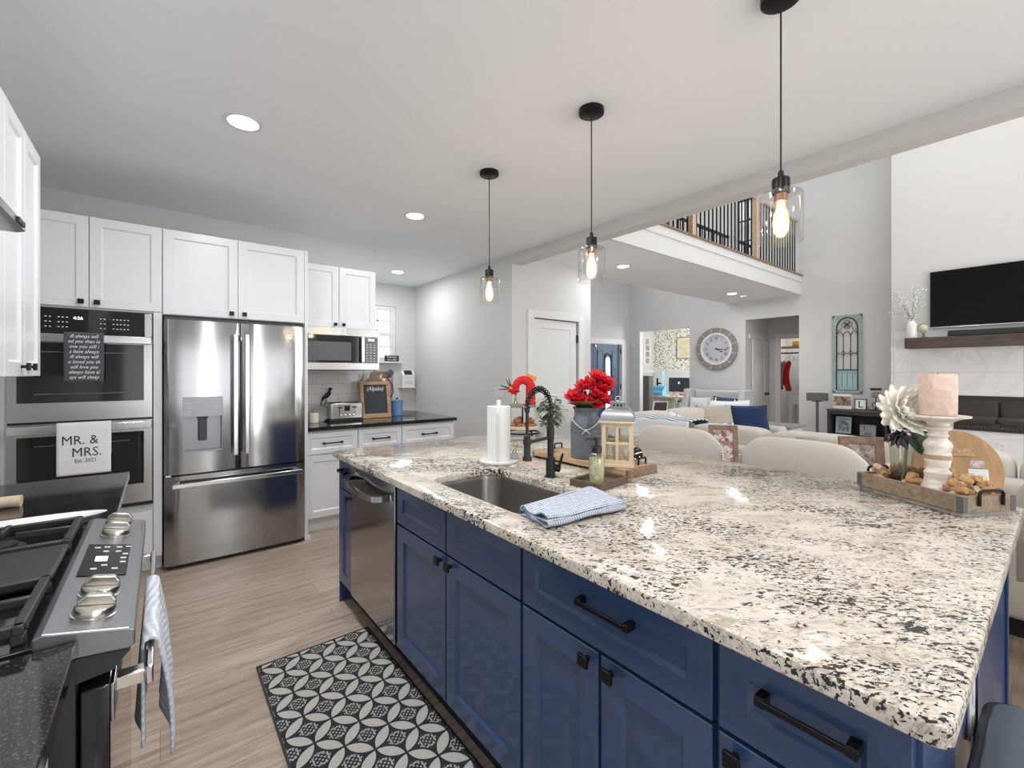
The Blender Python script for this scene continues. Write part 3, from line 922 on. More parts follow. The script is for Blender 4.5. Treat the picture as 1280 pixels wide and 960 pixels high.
# ---- towels over the oven handles
def hung(name, x0, x1, ztop, zbot, zback, yf, yb, m, amp=0.004, ph=0.0):
    def fn(u, v):
        x = x0 + (x1 - x0) * u
        L1 = ztop - zbot; L2 = ztop - zback; arc = 0.03
        s = v * (L1 + L2 + arc)
        wv = amp * math.sin(u * 7 + ph)
        if s < L1: z = zbot + s; y = yf + wv * (1 - s / L1)
        elif s < L1 + arc:
            a = (s - L1) / arc * PI; yc = (yf + yb) / 2; z = ztop + math.sin(a) * 0.006; y = yc - math.cos(a) * (yb - yf) / 2
        else: z = ztop - (s - L1 - arc); y = yb
        return (x, y, z)
    b = MB(); b.grid(fn, 16, 44, uv=True)
    return b.build(name, m, None, solid=0.004, smooth=60)


hx, yy = -0.457, 3.7795
t1 = tag(hung('tea_towel', -0.457, -0.278, 1.602, 1.305, 1.36, 3.7795, 3.8055, 'greycloth', 0.001), 'dark grey tea towel with white script hanging on upper oven handle', 'towel')
mk = MB()
for i, s in enumerate(['ill always will', 'ed you then lo', 'ove you still i', 's have always', 'ill always will', 'u loved you th', 'still love you', 'always have al', 'ays will alway']):
    mk.text(s, 0.0305, tmat((-0.3675, 3.7762, 1.585 - i * 0.0315), (1, 0, 0), (0, 0, 1)), ext=0.0003, shear=0.35, sx=0.80)
mk.build('script_lettering', 'whitemark', t1, smooth=0)
t2 = tag(hung('tea_towel', -0.488, -0.244, 1.049, 0.735, 0.85, 3.7795, 3.8055, 'whitecloth', 0.001), 'white tea towel lettered MR. & MRS. on the lower oven handle', 'towel')
mk = MB()
mk.text('MR. &', 0.078, tmat((-0.385, 3.7762, 0.945), (1, 0, 0), (0, 0, 1)), ext=0.0003, sx=0.85)
mk.text('MRS.', 0.078, tmat((-0.355, 3.7762, 0.87), (1, 0, 0), (0, 0, 1)), ext=0.0003, sx=0.85)
mk.text('Est. 2021', 0.032, tmat((-0.36, 3.7762, 0.82), (1, 0, 0), (0, 0, 1)), ext=0.0003, sx=0.85)
mk.build('printed_lettering', 'inkmark', t2, smooth=0)

# ---- fridge
r = thing('refrigerator', 'stainless french-door refrigerator with water dispenser between white cabinets', 'refrigerator', (0.465, 3.82, 0))
b = MB(); b.box(0.022, 0.908, 3.885, 4.55, 0.03, 1.725); b.build('body', 'plastic', r, smooth=0)


def yfr(x, x0, x1):   # gently bowed door front
    q = (x - (x0 + x1) / 2) / ((x1 - x0) / 2)
    return 3.808 + 0.010 * q * q + 0.012 * max(0, abs(q) - 0.94) / 0.06


def bowed(b, xa, xb, z0, z1, x0, x1, yb=3.885, n=10):
    pts = [(xa + (xb - xa) * i / n, yfr(xa + (xb - xa) * i / n, x0, x1)) for i in range(n + 1)] + [(xb, yb), (xa, yb)]
    b.prism(pts, z0, z1)


b = MB(); X0, X1 = 0.020, 0.463
bowed(b, X0, 0.12, 0.657, 1.727, X0, X1); bowed(b, 0.12, 0.355, 1.19, 1.727, X0, X1); bowed(b, 0.12, 0.355, 0.657, 0.803, X0, X1); bowed(b, 0.355, X1, 0.657, 1.727, X0, X1)
ld = b.build('door', 'steel', r, smooth=20)
b = MB()
b.box(0.121, 0.354, 3.868, 3.878, 0.806, 1.052); b.box(0.121, 0.126, 3.815, 3.868, 0.806, 1.052); b.box(0.349, 0.354, 3.815, 3.868, 0.806, 1.052); b.box(0.126, 0.349, 3.815, 3.868, 0.803, 0.815)
b.build('dispenser_niche', 'slate', ld, smooth=0)
b = MB(); b.box(0.212, 0.262, 3.835, 3.852, 0.88, 1.04); b.box(0.205, 0.269, 3.83, 3.866, 1.035, 1.052); b.build('dispenser_paddle', 'plastic', ld, bevel=0.003)
b = MB(); b.box(0.121, 0.354, 3.812, 3.84, 1.052, 1.188)
for x in (0.14, 0.30):
    for z in (1.085, 1.115, 1.145): b.box(x, x + 0.028, 3.8114, 3.812, z, z + 0.003, 1)
b.build('dispenser_panel', ['slate', 'mark'], ld, smooth=0)
b = MB(); bowed(b, 0.469, 0.910, 0.657, 1.727, 0.469, 0.910); rd = b.build('door', 'steel', r, smooth=20)
bd = MB(); bd.M = Matrix.Translation((0.800, 3.8108, 1.648)) @ Matrix.Rotation(R(90), 4, 'X')
bd.lathe([(0.017, 0), (0.017, 0.003), (0.0001, 0.0032)], 24)
bg_ = bd.build('badge', 'chrome', rd)
bd = MB(); bd.text('GE', 0.018, tmat((0.800, 3.8072, 1.648), (1, 0, 0), (0, 0, 1)), ext=0.0003, shear=0.2); bd.build('badge_letters', 'inkmark', bg_, smooth=0)
b = MB(); bowed(b, 0.020, 0.910, 0.035, 0.645, 0.020, 0.910, n=20); fd = b.build('freezer_drawer', 'steel', r, smooth=20)
for x, dr in ((0.430, ld), (0.502, rd)):
    h = MB(); h.box(x - 0.015, x + 0.015, 3.748, 3.762, 0.765, 1.643)
    for z in (0.79, 1.618): h.box(x - 0.011, x + 0.011, 3.762, 3.822, z - 0.018, z + 0.018)
    h.build('handle', 'chrome', dr, bevel=0.005)
h = MB(); h.box(0.062, 0.878, 3.745, 3.759, 0.572, 0.604)
for x in (0.09, 0.85): h.box(x - 0.018, x + 0.018, 3.759, 3.822, 0.577, 0.599)
h.build('handle', 'chrome', fd, bevel=0.005)
b = MB(); b.box(0.04, 0.89, 3.86, 3.9, 0.0, 0.034); b.build('base_grille', 'foot', r, smooth=0)
b = MB(); b.box(0.021, 0.909, 3.83, 3.885, 1.728, 1.748); b.build('hinge_cover', 'plastic', r, smooth=0)
b = MB(); b.box(0.028, 0.058, 3.822, 3.85, 0.646, 0.656); b.build('gasket_tab', 'chrome', r, smooth=0)

# ---- cabinet above the fridge with its end panels
r = thing('wall_cabinet', 'white two-door cabinet directly above the refrigerator', 'cabinet', (0.465, 3.89, 1.76))
b = MB(); b.box(0.012, 0.9205, 3.892, 4.585, 1.762, 2.355)
b.build('carcass', 'white', r, smooth=0)
d = door(r, 'door', (0.013, 3.892, 1.765), wd=0.443, h=0.59, m='white', **FY); knob(d, (0.415, 3.872, 1.80), (0, -1, 0))
d = door(r, 'door', (0.457, 3.892, 1.765), wd=0.463, h=0.59, m='white', **FY); knob(d, (0.497, 3.872, 1.80), (0, -1, 0))
p = MB(); p.box(0.921, 0.945, 3.872, 4.585, 0.0, 1.762); p.box(0.915, 0.960, 3.850, 3.872, 0.0, 0.035); p.box(0.921, 0.945, 3.872, 3.892, 1.762, 2.355)
tag(p.build('end_panel', 'white', smooth=0, bevel=0.002), 'slim white panel standing at the right side of the refrigerator', 'panel')

# ---- cabinet above the microwave
r = thing('wall_cabinet', 'smaller white two-door wall cabinet above the microwave', 'cabinet', (1.31, 4.28, 1.78))
b = MB(); b.box(0.950, 1.668, 4.282, 4.585, 1.782, 2.355); b.build('carcass', 'white', r, smooth=0)
d = door(r, 'door', (0.951, 4.282, 1.782), wd=0.363, h=0.573, m='white', **FY); knob(d, (1.278, 4.262, 1.812), (0, -1, 0))
d = door(r, 'door', (1.316, 4.282, 1.782), wd=0.352, h=0.573, m='white', **FY); knob(d, (1.353, 4.262, 1.812), (0, -1, 0))
kb = MB(); kb.box(1.669, 1.694, 4.275, 4.287, 1.776, 1.792); kb.build('hinge_bumper', 'black', r, bevel=0.002)

# ---- microwave
r = thing('microwave', 'stainless over-the-counter microwave with black glass door', 'microwave', (1.32, 4.2, 1.385))
b = MB(); b.box(0.955, 1.672, 4.205, 4.585, 1.40, 1.778); b.build('body', 'steely', r, smooth=0)
b = MB(); b.box(0.955, 1.672, 4.180, 4.205, 1.705, 1.777); b.box(0.955, 1.672, 4.180, 4.205, 1.388, 1.452); b.box(1.502, 1.672, 4.181, 4.205, 1.452, 1.705)
b.build('front_frame', 'steelx', r, bevel=0.002)
b = MB(); b.box(0.965, 1.497, 4.178, 4.204, 1.454, 1.703); dg = b.build('door', 'blackglass', r, bevel=0.003)
b = MB(); b.box(1.02, 1.40, 4.1775, 4.178, 1.475, 1.645); b.build('window_mesh', 'greyboard', dg, smooth=0)
b = MB(); b.box(1.484, 1.512, 4.135, 4.150, 1.462, 1.698); b.box(1.488, 1.508, 4.15, 4.18, 1.475, 1.495); b.box(1.488, 1.508, 4.15, 4.18, 1.665, 1.685); b.build('handle', 'chrome', dg, bevel=0.004)
b = MB(); b.box(1.524, 1.655, 4.177, 4.182, 1.455, 1.700)
for i in range(7):
    for j in range(3): b.box(1.54 + j * 0.036, 1.54 + j * 0.036 + 0.02, 4.1765, 4.177, 1.47 + i * 0.026, 1.477 + i * 0.026, 1)
kp = b.build('keypad', ['blackglass', 'mark'], r, smooth=0)
b = MB(); b.box(1.56, 1.62, 4.1763, 4.177, 1.668, 1.684); b.build('clock_digits', 'led', kp, smooth=0)
b = MB(); b.box(0.96, 1.66, 4.20, 4.5, 1.384, 1.392); b.build('vent_grille', 'foot', r, smooth=0)
c = MB(); c.box(1.248, 1.352, 4.1772, 4.1795, 1.712, 1.776); cl = tag(c.build('reminder_card', 'whitecloth', smooth=0), 'small white card with a round mark stuck on the microwave front', 'card')
c = MB(); c.M = Matrix.Translation((1.325, 4.1772, 1.742)) @ Matrix.Rotation(R(90), 4, 'X'); c.tube([(0.015 * math.cos(a * PI / 8), 0.015 * math.sin(a * PI / 8), 0) for a in range(16)], 0.0022, 6, closed=True)
c.box(-0.006, 0.006, -0.006, 0.006, -0.001, 0.001)
c.build('round_mark', 'mark', cl)

# ---- base units under the black counter
for i, (x0, x1, lab, two) in enumerate(((0.950, 1.392, 'white base cabinet right beside the refrigerator, with drawer and door', 0), (1.392, 1.812, 'middle white base cabinet under the black counter, below the chalkboard', 0), (1.812, 2.395, 'white base cabinet at the open right end of the black counter', 1))):
    r = thing('base_cabinet', lab, 'cabinet', ((x0 + x1) / 2, 3.99, 0), 'white base cabinets on the back wall')
    b = MB(); b.box(x0 + 0.0005, x1 - 0.0005, 3.992, 4.585 if not two else 5.0, 0.11, 0.866); b.build('carcass', 'white', r, smooth=0)
    b = MB(); b.box(x0 + 0.001, x1 - 0.001, 4.045, 4.06, 0.0, 0.11); b.build('toe_kick', 'trim', r, smooth=0)
    wd = x1 - x0 - 0.006
    dr = door(r, 'drawer', (x0 + 0.003, 3.992, 0.665), wd=wd, h=0.185, m='white', rail=0.042, **FY)
    pull(dr, ((x0 + x1) / 2, 3.972, 0.757), (0, -1, 0), 0.15)
    if two:
        dd = door(r, 'door', (x0 + 0.003, 3.992, 0.125), wd=wd / 2, h=0.535, m='white', **FY); knob(dd, (x0 + wd / 2 - 0.03, 3.972, 0.62), (0, -1, 0))
        dd = door(r, 'door', (x0 + 0.003 + wd / 2, 3.992, 0.125), wd=wd / 2, h=0.535, m='white', **FY); knob(dd, (x0 + wd / 2 + 0.035, 3.972, 0.62), (0, -1, 0))
    else:
        dd = door(r, 'door', (x0 + 0.003, 3.992, 0.125), wd=wd, h=0.535, m='white', **FY); knob(dd, (x1 - 0.035, 3.972, 0.62), (0, -1, 0))
b = MB(); b.prism([(0.948, 3.945), (2.41, 3.945), (2.41, 5.06), (1.775, 5.06), (1.775, 4.578), (0.948, 4.578)], 0.868, 0.90)
tag(b.build('counter', 'blackgranite', bevel=0.003, smooth=0), 'polished black counter on the back wall beside the refrigerator', 'countertop')

# ---- left run: counters, cabinets, hood, range
XW = -0.778
for y0, y1, lab, cl in ((1.84, 2.70, 'white base cabinet under the far black counter left of the oven', 'polished black counter between the gas range and the oven wall'), (-0.62, 1.055, 'white base cabinet under the near black counter at bottom left', 'polished black counter nearest the viewer at bottom left')):
    r = thing('base_cabinet', lab, 'cabinet', (-0.45, (y0 + y1) / 2, 0), 'white base cabinets on the left wall')
    b = MB(); b.box(XW + 0.002, -0.165, y0, y1, 0.11, 0.866); b.build('carcass', 'white', r, smooth=0)
    b = MB(); b.box(-0.24, -0.225, y0, y1, 0.0, 0.11); b.build('toe_kick', 'trim', r, smooth=0)
    nn = 2 if y1 - y0 > 1.2 else 1
    for q in range(nn):
        a0 = y0 + (y1 - y0) * q / nn; wd = (y1 - y0) / nn
        dr = door(r, 'drawer', (-0.165, a0 + 0.003, 0.665), wd=wd - 0.006, h=0.185, m='white', rail=0.042, **FL); pull(dr, (-0.145, a0 + wd / 2, 0.757), (1, 0, 0), 0.15)
        for s in (0, 1):
            dd = door(r, 'door', (-0.165, a0 + 0.003 + s * wd / 2, 0.125), wd=wd / 2 - 0.006, h=0.535, m='white', **FL); knob(dd, (-0.145, a0 + wd / 2 + (-0.035 if s == 0 else 0.035), 0.62), (1, 0, 0))
    b = MB(); b.box(XW + 0.001, -0.112, y0 - 0.004, y1 + 0.02 if y0 > 1 else y1 + 0.004, 0.868, 0.90)
    tag(b.build('counter', 'blackgranite', bevel=0.002, smooth=0), cl, 'countertop')

for y0, y1, z0, lab in ((2.352, 2.955, 1.345, 'white wall cabinet at the far end of the left wall, nearest the oven'), (1.757, 2.350, 1.345, 'white wall cabinet on the left wall just beyond the range hood'), (0.985, 1.753, 1.93, 'short white wall cabinet directly above the range hood')):
    r = thing('wall_cabinet', lab, 'cabinet', (-0.6, (y0 + y1) / 2, z0), 'white wall cabinets on the left wall')
    b = MB(); b.box(XW + 0.002, -0.453, y0, y1, z0, 2.355); b.build('carcass', 'white', r, smooth=0)
    wd = (y1 - y0) / 2
    for s in (0, 1):
        dd = door(r, 'door', (-0.453, y0 + s * wd + 0.001, z0), wd=wd - 0.002, h=2.355 - z0, m='white', **FL)
        knob(dd, (-0.433, y0 + wd + (-0.06 if s == 0 else 0.06), z0 + 0.04), (1, 0, 0))

r = thing('range_hood', 'slim stainless range hood under the left wall cabinets', 'hood', (-0.5, 1.37, 1.73))
b = MB(); b.prism([(XW + 0.003, 1.735), (-0.300, 1.735), (-0.284, 1.740), (-0.284, 1.760), (-0.44, 1.90), (XW + 0.003, 1.90)], 0.99, 1.748, 0, 'y')
b.build('canopy', 'steelx', r, smooth=20)
b = MB(); b.box(-0.70, -0.32, 1.05, 1.69, 1.728, 1.735); b.build('filter', 'slate', r, smooth=0)
b = MB()
for i in range(4): b.box(-0.284, -0.279, 1.655 + i * 0.018, 1.667 + i * 0.018, 1.744, 1.757)
b.build('buttons', 'plastic', r, bevel=0.001)

# ---- gas range
r = thing('gas_range', 'slide-in stainless gas range with black cast iron grates', 'range', (-0.4, 1.45, 0))
Y0, Y1 = 1.066, 1.826
b = MB(); b.box(-0.77, -0.115, Y0, Y1, 0.03, 0.893); b.build('body', 'matteblack', r, smooth=0)
b = MB(); b.box(-0.77, -0.165, Y0, Y1, 0.893, 0.905); b.build('cooktop', 'blackglass', r, bevel=0.002)
b = MB(); b.prism([(-0.167, 0.872), (-0.167, 0.918), (-0.155, 0.922), (-0.045, 0.896), (-0.036, 0.890), (-0.036, 0.862), (-0.045, 0.858)], Y0, Y1, 0, 'y')
cp = b.build('control_panel', 'slate', r, bevel=0.003, smooth=0)
b = MB(); b.prism([(-0.115, 0.82), (-0.167, 0.868), (-0.05, 0.857), (-0.043, 0.853), (-0.066, 0.826)], Y0 + 0.004, Y1 - 0.004, 0, 'y'); b.build('panel_housing', 'matteblack', r, smooth=0)
sl = math.atan2(-0.026, 0.110)
b = MB(); b.M = Matrix.Translation((-0.1, 1.447, 0.9096)) @ Matrix.Rotation(-sl, 4, 'Y')
b.box(-0.044, 0.040, -0.113, 0.113, 0, 0.0015)
for q in ((-0.008, -0.052), (0.012, -0.075), (-0.025, -0.075), (0.024, -0.03), (0.024, 0.0), (0.012, 0.05), (0.012, 0.085), (-0.012, 0.05), (-0.012, 0.085), (0.026, 0.03), (-0.03, 0.08), (0.03, 0.09)):
    b.box(q[0], q[0] + 0.011, q[1], q[1] + 0.009, 0.0015, 0.0019, 1)
b.build('display', ['screen', 'mark'], cp, smooth=0)
b = MB(); b.M = Matrix.Translation((-0.1, 1.447, 0.9096)) @ Matrix.Rotation(-sl, 4, 'Y')
b.box(-0.022, 0.0, -0.018, 0.016, 0.0015, 0.002); b.build('clock_digits', 'led', cp, smooth=0)
for y in (1.135, 1.232, 1.652, 1.748):
    b = MB(); b.M = Matrix.Translation((-0.098, y, 0.9085)) @ Matrix.Rotation(-sl, 4, 'Y')
    b.lathe([(0.0, 0.0), (0.033, 0.0), (0.033, 0.003), (0.0305, 0.004), (0.0305, 0.017), (0.029, 0.0195), (0.0, 0.0195)], 28, caps=False)
    kn = b.build('knob', 'nickel', cp)
    b = MB(); b.M = Matrix.Translation((-0.098, y, 0.9085)) @ Matrix.Rotation(-sl, 4, 'Y')
    b.prism([(-0.028, 0.0195), (0.028, 0.0195), (0.028, 0.026), (0.018, 0.037), (-0.018, 0.037), (-0.028, 0.026)], -0.008, 0.008, 0, 'y')
    b.build('knob_grip', 'nickel', kn, bevel=0.002)
# grates: two with fingers, a flat griddle plate between
def grate(y0, y1):
    g = MB(); z0, z1 = 0.922, 0.940
    x0, x1 = -0.74, -0.178
    for y in (y0 + 0.008, y1 - 0.008): g.bar((x0, y, 0.931), (x1, y, 0.931), 0.014, 0.018)
    for x in (x0 + 0.008, (x0 + x1) / 2, x1 - 0.008): g.bar((x, y0, 0.931), (x, y1, 0.931), 0.016, 0.018)
    for cx in (x0 + 0.145, x1 - 0.145):
        cy = (y0 + y1) / 2
        for dx, dy in ((1, 0), (-1, 0), (0, 1), (0, -1)):
            lx = 0.135 if dx else 0; ly = (y1 - y0) / 2 - 0.01 if dy else 0
            g.bar((cx + dx * 0.03, cy + dy * 0.03, 0.938), (cx + dx * lx, cy + dy * ly, 0.936), 0.011, 0.018)
    for x in (x0 + 0.008, x1 - 0.008):
        for y in (y0 + 0.01, y1 - 0.01): g.box(x - 0.009, x + 0.009, y - 0.009, y + 0.009, 0.905, 0.925)
    return g.build('grate', 'iron', r, bevel=0.003)


grate(1.085, 1.325); grate(1.57, 1.81)
g = MB(); g.box(-0.74, -0.178, 1.332, 1.563, 0.920, 0.934); g.box(-0.735, -0.183, 1.34, 1.352, 0.906, 0.922); g.box(-0.735, -0.183, 1.543, 1.555, 0.906, 0.922)
g.build('griddle', 'iron', r, bevel=0.006)
for cx in (-0.595, -0.323):
    for cy in (1.205, 1.69):
        b = MB(); b.lathe([(0.05, 0), (0.05, 0.008), (0.036, 0.01), (0.036, 0.018), (0.0001, 0.019)], 24, (cx, cy, 0.905)); b.build('burner', 'iron', r)
b = MB(); b.box(-0.110, -0.070, Y0 + 0.008, Y1 - 0.008, 0.16, 0.800); od = b.build('oven_door', 'blackglass', r, bevel=0.003)
b = MB(); b.box(-0.070, -0.064, Y0 + 0.008, Y1 - 0.008, 0.73, 0.800); b.build('door_trim', 'steelx', od, bevel=0.002)
h = MB(); h.box(-0.022, -0.010, 1.095, 1.80, 0.764, 0.800)
for y in (1.11, 1.785): h.box(-0.066, -0.022, y - 0.014, y + 0.014, 0.770, 0.796)
h.build('handle', 'chrome', od, bevel=0.003)
b = MB(); b.box(-0.110, -0.072, Y0 + 0.008, Y1 - 0.008, 0.04, 0.152); b.build('warming_drawer', 'slate', r, bevel=0.003)
for x in (-0.7, -0.18):
    for y in (Y0 + 0.05, Y1 - 0.05):
        b = MB(); b.lathe([(0.018, 0), (0.018, 0.03)], 12, (x, y, 0)); b.build('foot', 'foot', r)

# towel hanging over the range handle
def rt(u, v):
    y = 1.175 + 0.36 * u
    zb1 = 0.545 + 0.05 * math.sin(u * 5.0) + 0.05 * u; zb2 = 0.585 + 0.05 * u
    L1 = 0.806 - zb1; L2 = 0.806 - zb2; arc = 0.036; s = v * (L1 + L2 + arc)
    fold = math.sin(u * 13.0 + 0.7)
    if s < L1:
        q = 1 - s / L1
        return (-0.004 + 0.012 * q * (1.2 + fold) + 0.008 * math.sin(q * 3), y - 0.05 * q * (u - 0.3), zb1 + s)
    if s < L1 + arc:
        a = (s - L1) / arc * PI
        return (-0.016 + 0.012 * math.cos(a), y, 0.806 + 0.008 * math.sin(a))
    q = (s - L1 - arc) / L2
    return (-0.028 - 0.006 * q + 0.008 * q * fold, y - 0.05 * q * (u - 0.3), 0.806 - (s - L1 - arc))


b = MB(); b.grid(rt, 30, 50, uv=True)
tag(b.build('dish_towel', 'stovetowel', solid=0.005, smooth=70), 'pale blue-grey towel hanging over the gas range handle', 'towel')

# spoon rest and straw brush on the far counter
b = MB(); b.M = Matrix.Translation((-0.375, 1.905, 0.9005)) @ Matrix.Rotation(R(2), 4, 'Z')
b.lathe([(0.0, 0.004), (0.055, 0.0), (0.062, 0.003), (0.082, 0.016), (0.084, 0.02), (0.079, 0.019), (0.06, 0.008), (0.0, 0.007)], 40, m=0, sx=2.9, sy=0.75, caps=False)
tag(b.build('spoon_rest', 'ceramic'), 'long white ceramic spoon rest behind the gas range', 'spoon rest')
r = thing('scrub_brush', 'straw brush with wooden handle lying on far black counter', 'brush', (-0.48, 2.25, 0.901))
b = MB(); b.tube([(-0.375, 2.25, 0.918), (-0.42, 2.252, 0.920), (-0.50, 2.253, 0.919)], [0.021, 0.019, 0.012], 12); b.build('bristles', 'pine', r)
b = MB(); b.tube([(-0.49, 2.253, 0.919), (-0.60, 2.255, 0.914), (-0.70, 2.256, 0.914)], [0.012, 0.010, 0.012], 10); b.build('handle', 'oak', r)

# ---- things on the black counter
r = thing('toaster', 'stainless four-slice toaster on the black counter', 'toaster', (1.40, 4.40, 0.90))
b = MB(); b.M = Matrix.Translation((1.405, 4.41, 0)); b.prism(rrect(-0.165, 0.165, -0.10, 0.10, 0.03), 0.915, 1.072); b.build('shell', 'steelx', r, bevel=0.012, seg=3)
b = MB(); b.box(1.245, 1.565, 4.315, 4.505, 0.901, 0.915); b.build('base', 'plastic', r, bevel=0.004)
b = MB()
for x in (1.32, 1.49):
    for y in (4.375, 4.445): b.box(x - 0.06, x + 0.06, y - 0.012, y + 0.012, 1.0725, 1.0745)
b.build('slots', 'foot', r, smooth=0)
b = MB()
for x in (1.335, 1.475): b.box(x - 0.003, x + 0.003, 4.3085, 4.311, 0.95, 1.05); b.box(x - 0.018, x + 0.018, 4.288, 4.31, 1.025, 1.037)
b.build('levers', 'plastic', r, bevel=0.002)
b = MB(); b.box(1.38, 1.432, 4.3075, 4.311, 0.995, 1.045); b.build('display', 'blackglass', r, smooth=0)
for x in (1.345, 1.385, 1.425, 1.465):
    b = MB(); b.M = Matrix.Translation((x, 4.311, 0.955)) @ Matrix.Rotation(R(90), 4, 'X'); b.lathe([(0.010, 0), (0.010, 0.012), (0.0001, 0.013)], 14); b.build('dial', 'chrome', r)

r = thing('candle_jar', 'small cream candle jar beside the refrigerator on the black counter', 'candle', (1.105, 4.31, 0.90))
b = MB(); b.lathe([(0.036, 0.0), (0.04, 0.004), (0.04, 0.085), (0.034, 0.09), (0.0001, 0.09)], 24, (1.105, 4.31, 0.9005)); b.build('jar', 'pearl', r)
b = MB(); b.tube([(1.105, 4.31, 0.989), (1.105, 4.31, 1.0)], 0.002, 6); b.build('wick', 'foot', r)
b = MB(); b.M = Matrix.Translation((1.185, 4.40, 0.9725)) @ Matrix.Rotation(R(82), 4, 'X')
b.lathe([(0.0001, 0.0), (0.05, 0.002), (0.072, 0.010), (0.073, 0.013), (0.052, 0.006), (0.0001, 0.004)], 36, caps=False)
tag(b.build('glass_plate', 'ceramic_grey' if 'ceramic_grey' in M else 'bevelgrey'), 'round grey dish standing between candle jar and toaster', 'plate')

# little black bird figurine perched behind toaster
r = thing('bird_figurine', 'black long-tailed animal figurine behind the left end of toaster', 'figurine', (1.27, 4.50, 1.0))
b = MB(); b.lathe([(0.03, 0), (0.03, 0.006), (0.006, 0.01), (0.005, 0.20), (0.0001, 0.2)], 14, (1.275, 4.535, 0.9005)); b.build('stand', 'black', r)
b = MB(); b.tube([(1.235, 4.535, 1.085), (1.245, 4.535, 1.11), (1.275, 4.535, 1.13), (1.30, 4.535, 1.155), (1.308, 4.535, 1.185)], [0.006, 0.012, 0.022, 0.02, 0.012], 10)
b.ball((1.313, 4.535, 1.20), 0.017, 10, 8); b.tube([(1.323, 4.535, 1.203), (1.342, 4.535, 1.20)], [0.007, 0.002], 8)
b.tube([(1.238, 4.535, 1.09), (1.225, 4.535, 1.05), (1.235, 4.535, 1.02), (1.25, 4.535, 1.03)], [0.005, 0.005, 0.004, 0.003], 8); b.build('body', 'black', r)

# chalkboard leaning against the wall
r = thing('chalkboard', 'wooden framed chalkboard with chalk lettering leaning against the backsplash', 'chalkboard', (1.72, 4.40, 0.90))
Mx = Matrix.Translation((1.73, 4.395, 0.9005)) @ Matrix.Rotation(R(-10), 4, 'X')
b = MB(); b.M = Mx
W2, HH = 0.155, 0.375
for q in ((-W2, W2, 0, 0.045), (-W2, W2, HH - 0.035, HH), (-W2, -W2 + 0.035, 0.045, HH - 0.035), (W2 - 0.035, W2, 0.045, HH - 0.035)): b.box(q[0], q[1], -0.012, 0.012, q[2], q[3])
b.build('frame', 'oak', r, bevel=0.003)
b = MB(); b.M = Mx; b.prism([(-0.10, HH), (0.10, HH), (0.055, HH + 0.03), (0.036, HH + 0.075), (0.03, HH + 0.10), (-0.03, HH + 0.10), (-0.036, HH + 0.075), (-0.055, HH + 0.03)], -0.010, 0.010, 0, 'y'); b.build('handle', 'framewood', r, bevel=0.003)
b = MB(); b.M = Mx; b.box(-W2 + 0.034, W2 - 0.034, -0.004, 0.006, 0.044, HH - 0.034); b.build('slate', 'chalk', r, smooth=0)
b = MB(); b.text('(Alpaka)', 0.062, Mx @ tmat((0, -0.005, HH - 0.075), (1, 0, 0), (0, 0, 1)), ext=0.0004, shear=0.25, sx=0.86); b.build('chalk_lettering', 'whitemark', r, smooth=0)
for s in (-1, 1):
    b = MB(); b.M = Mx; b.prism([(s * 0.052, HH + 0.055), (s * 0.088, HH + 0.08), (s * 0.07, HH + 0.03)], -0.014, -0.010, 0, 'y'); b.build('ribbon_tab', 'whitecloth', r, smooth=0)

r = thing('canister', 'blue lidded enamel canister on the right part of the black counter', 'canister', (2.005, 4.52, 0.90))
b = MB(); b.lathe([(0.064, 0), (0.066, 0.003), (0.066, 0.012), (0.063, 0.016), (0.063, 0.148), (0.066, 0.152)], 32, (2.005, 4.52, 0.9005)); b.build('body', 'bluecan', r)
b = MB(); b.lathe([(0.068, 0.150), (0.068, 0.166), (0.06, 0.172), (0.0001, 0.174)], 32, (2.005, 4.52, 0.9005)); ldd = b.build('lid', 'bluecan', r)
b = MB(); b.ball((2.005, 4.52, 1.082), 0.011, 10, 8); b.build('lid_knob', 'black', ldd)

# ---- nook wall pieces
r = thing('sill_sign', 'small black sign with white lettering on the window sill', 'sign', (2.71, 6.29, 1.5305))
b = MB(); b.box(2.60, 2.82, 6.285, 6.305, 1.5305, 1.62); b.build('board', 'matteblack', r, bevel=0.002)
b = MB(); b.text('THIS DAY', 0.038, tmat((2.71, 6.2845, 1.592), (1, 0, 0), (0, 0, 1)), ext=0.0004); b.text('then coffee', 0.032, tmat((2.71, 6.2845, 1.557), (1, 0, 0), (0, 0, 1)), ext=0.0004)
b.build('lettering', 'whitemark', r, smooth=0)
r = thing('letter_box', 'white metal letter box mounted on the wall beside the nook window', 'letter box', (2.95, 6.345, 1.14))
b = MB(); b.prism([(6.348, 1.145), (6.225, 1.145), (6.225, 1.33), (6.285, 1.40), (6.348, 1.40)], 2.85, 3.05, 0, 'x'); b.build('box', 'ceramic', r, bevel=0.003, smooth=0)
b = MB(); b.prism([(6.2255, 1.335), (6.2235, 1.335), (6.277, 1.397), (6.279, 1.397)], 2.885, 3.015, 0, 'x'); b.build('slot_cover', 'foot', r, smooth=0)
b = MB(); b.box(2.835, 3.065, 6.215, 6.348, 1.133, 1.145); b.build('base', 'ceramic', r, bevel=0.003)
b = MB()
for x in (2.92, 2.98): b.tube([(x - 0.02, 6.2245, 1.19), (x - 0.012, 6.2245, 1.235), (x, 6.2245, 1.20), (x + 0.014, 6.2245, 1.245), (x + 0.02, 6.2245, 1.19)], 0.004, 6)
b.box(2.90, 3.0, 6.224, 6.2255, 1.285, 1.295); b.build('painted_motif', 'mark', r)
r = thing('hook_rack', 'brown wooden wall rack with round grey knobs under the nook window', 'rack', (2.55, 6.34, 1.30))
b = MB(); b.box(2.05, 2.72, 6.325, 6.348, 1.29, 1.38); b.build('board', 'framewood', r, bevel=0.003)
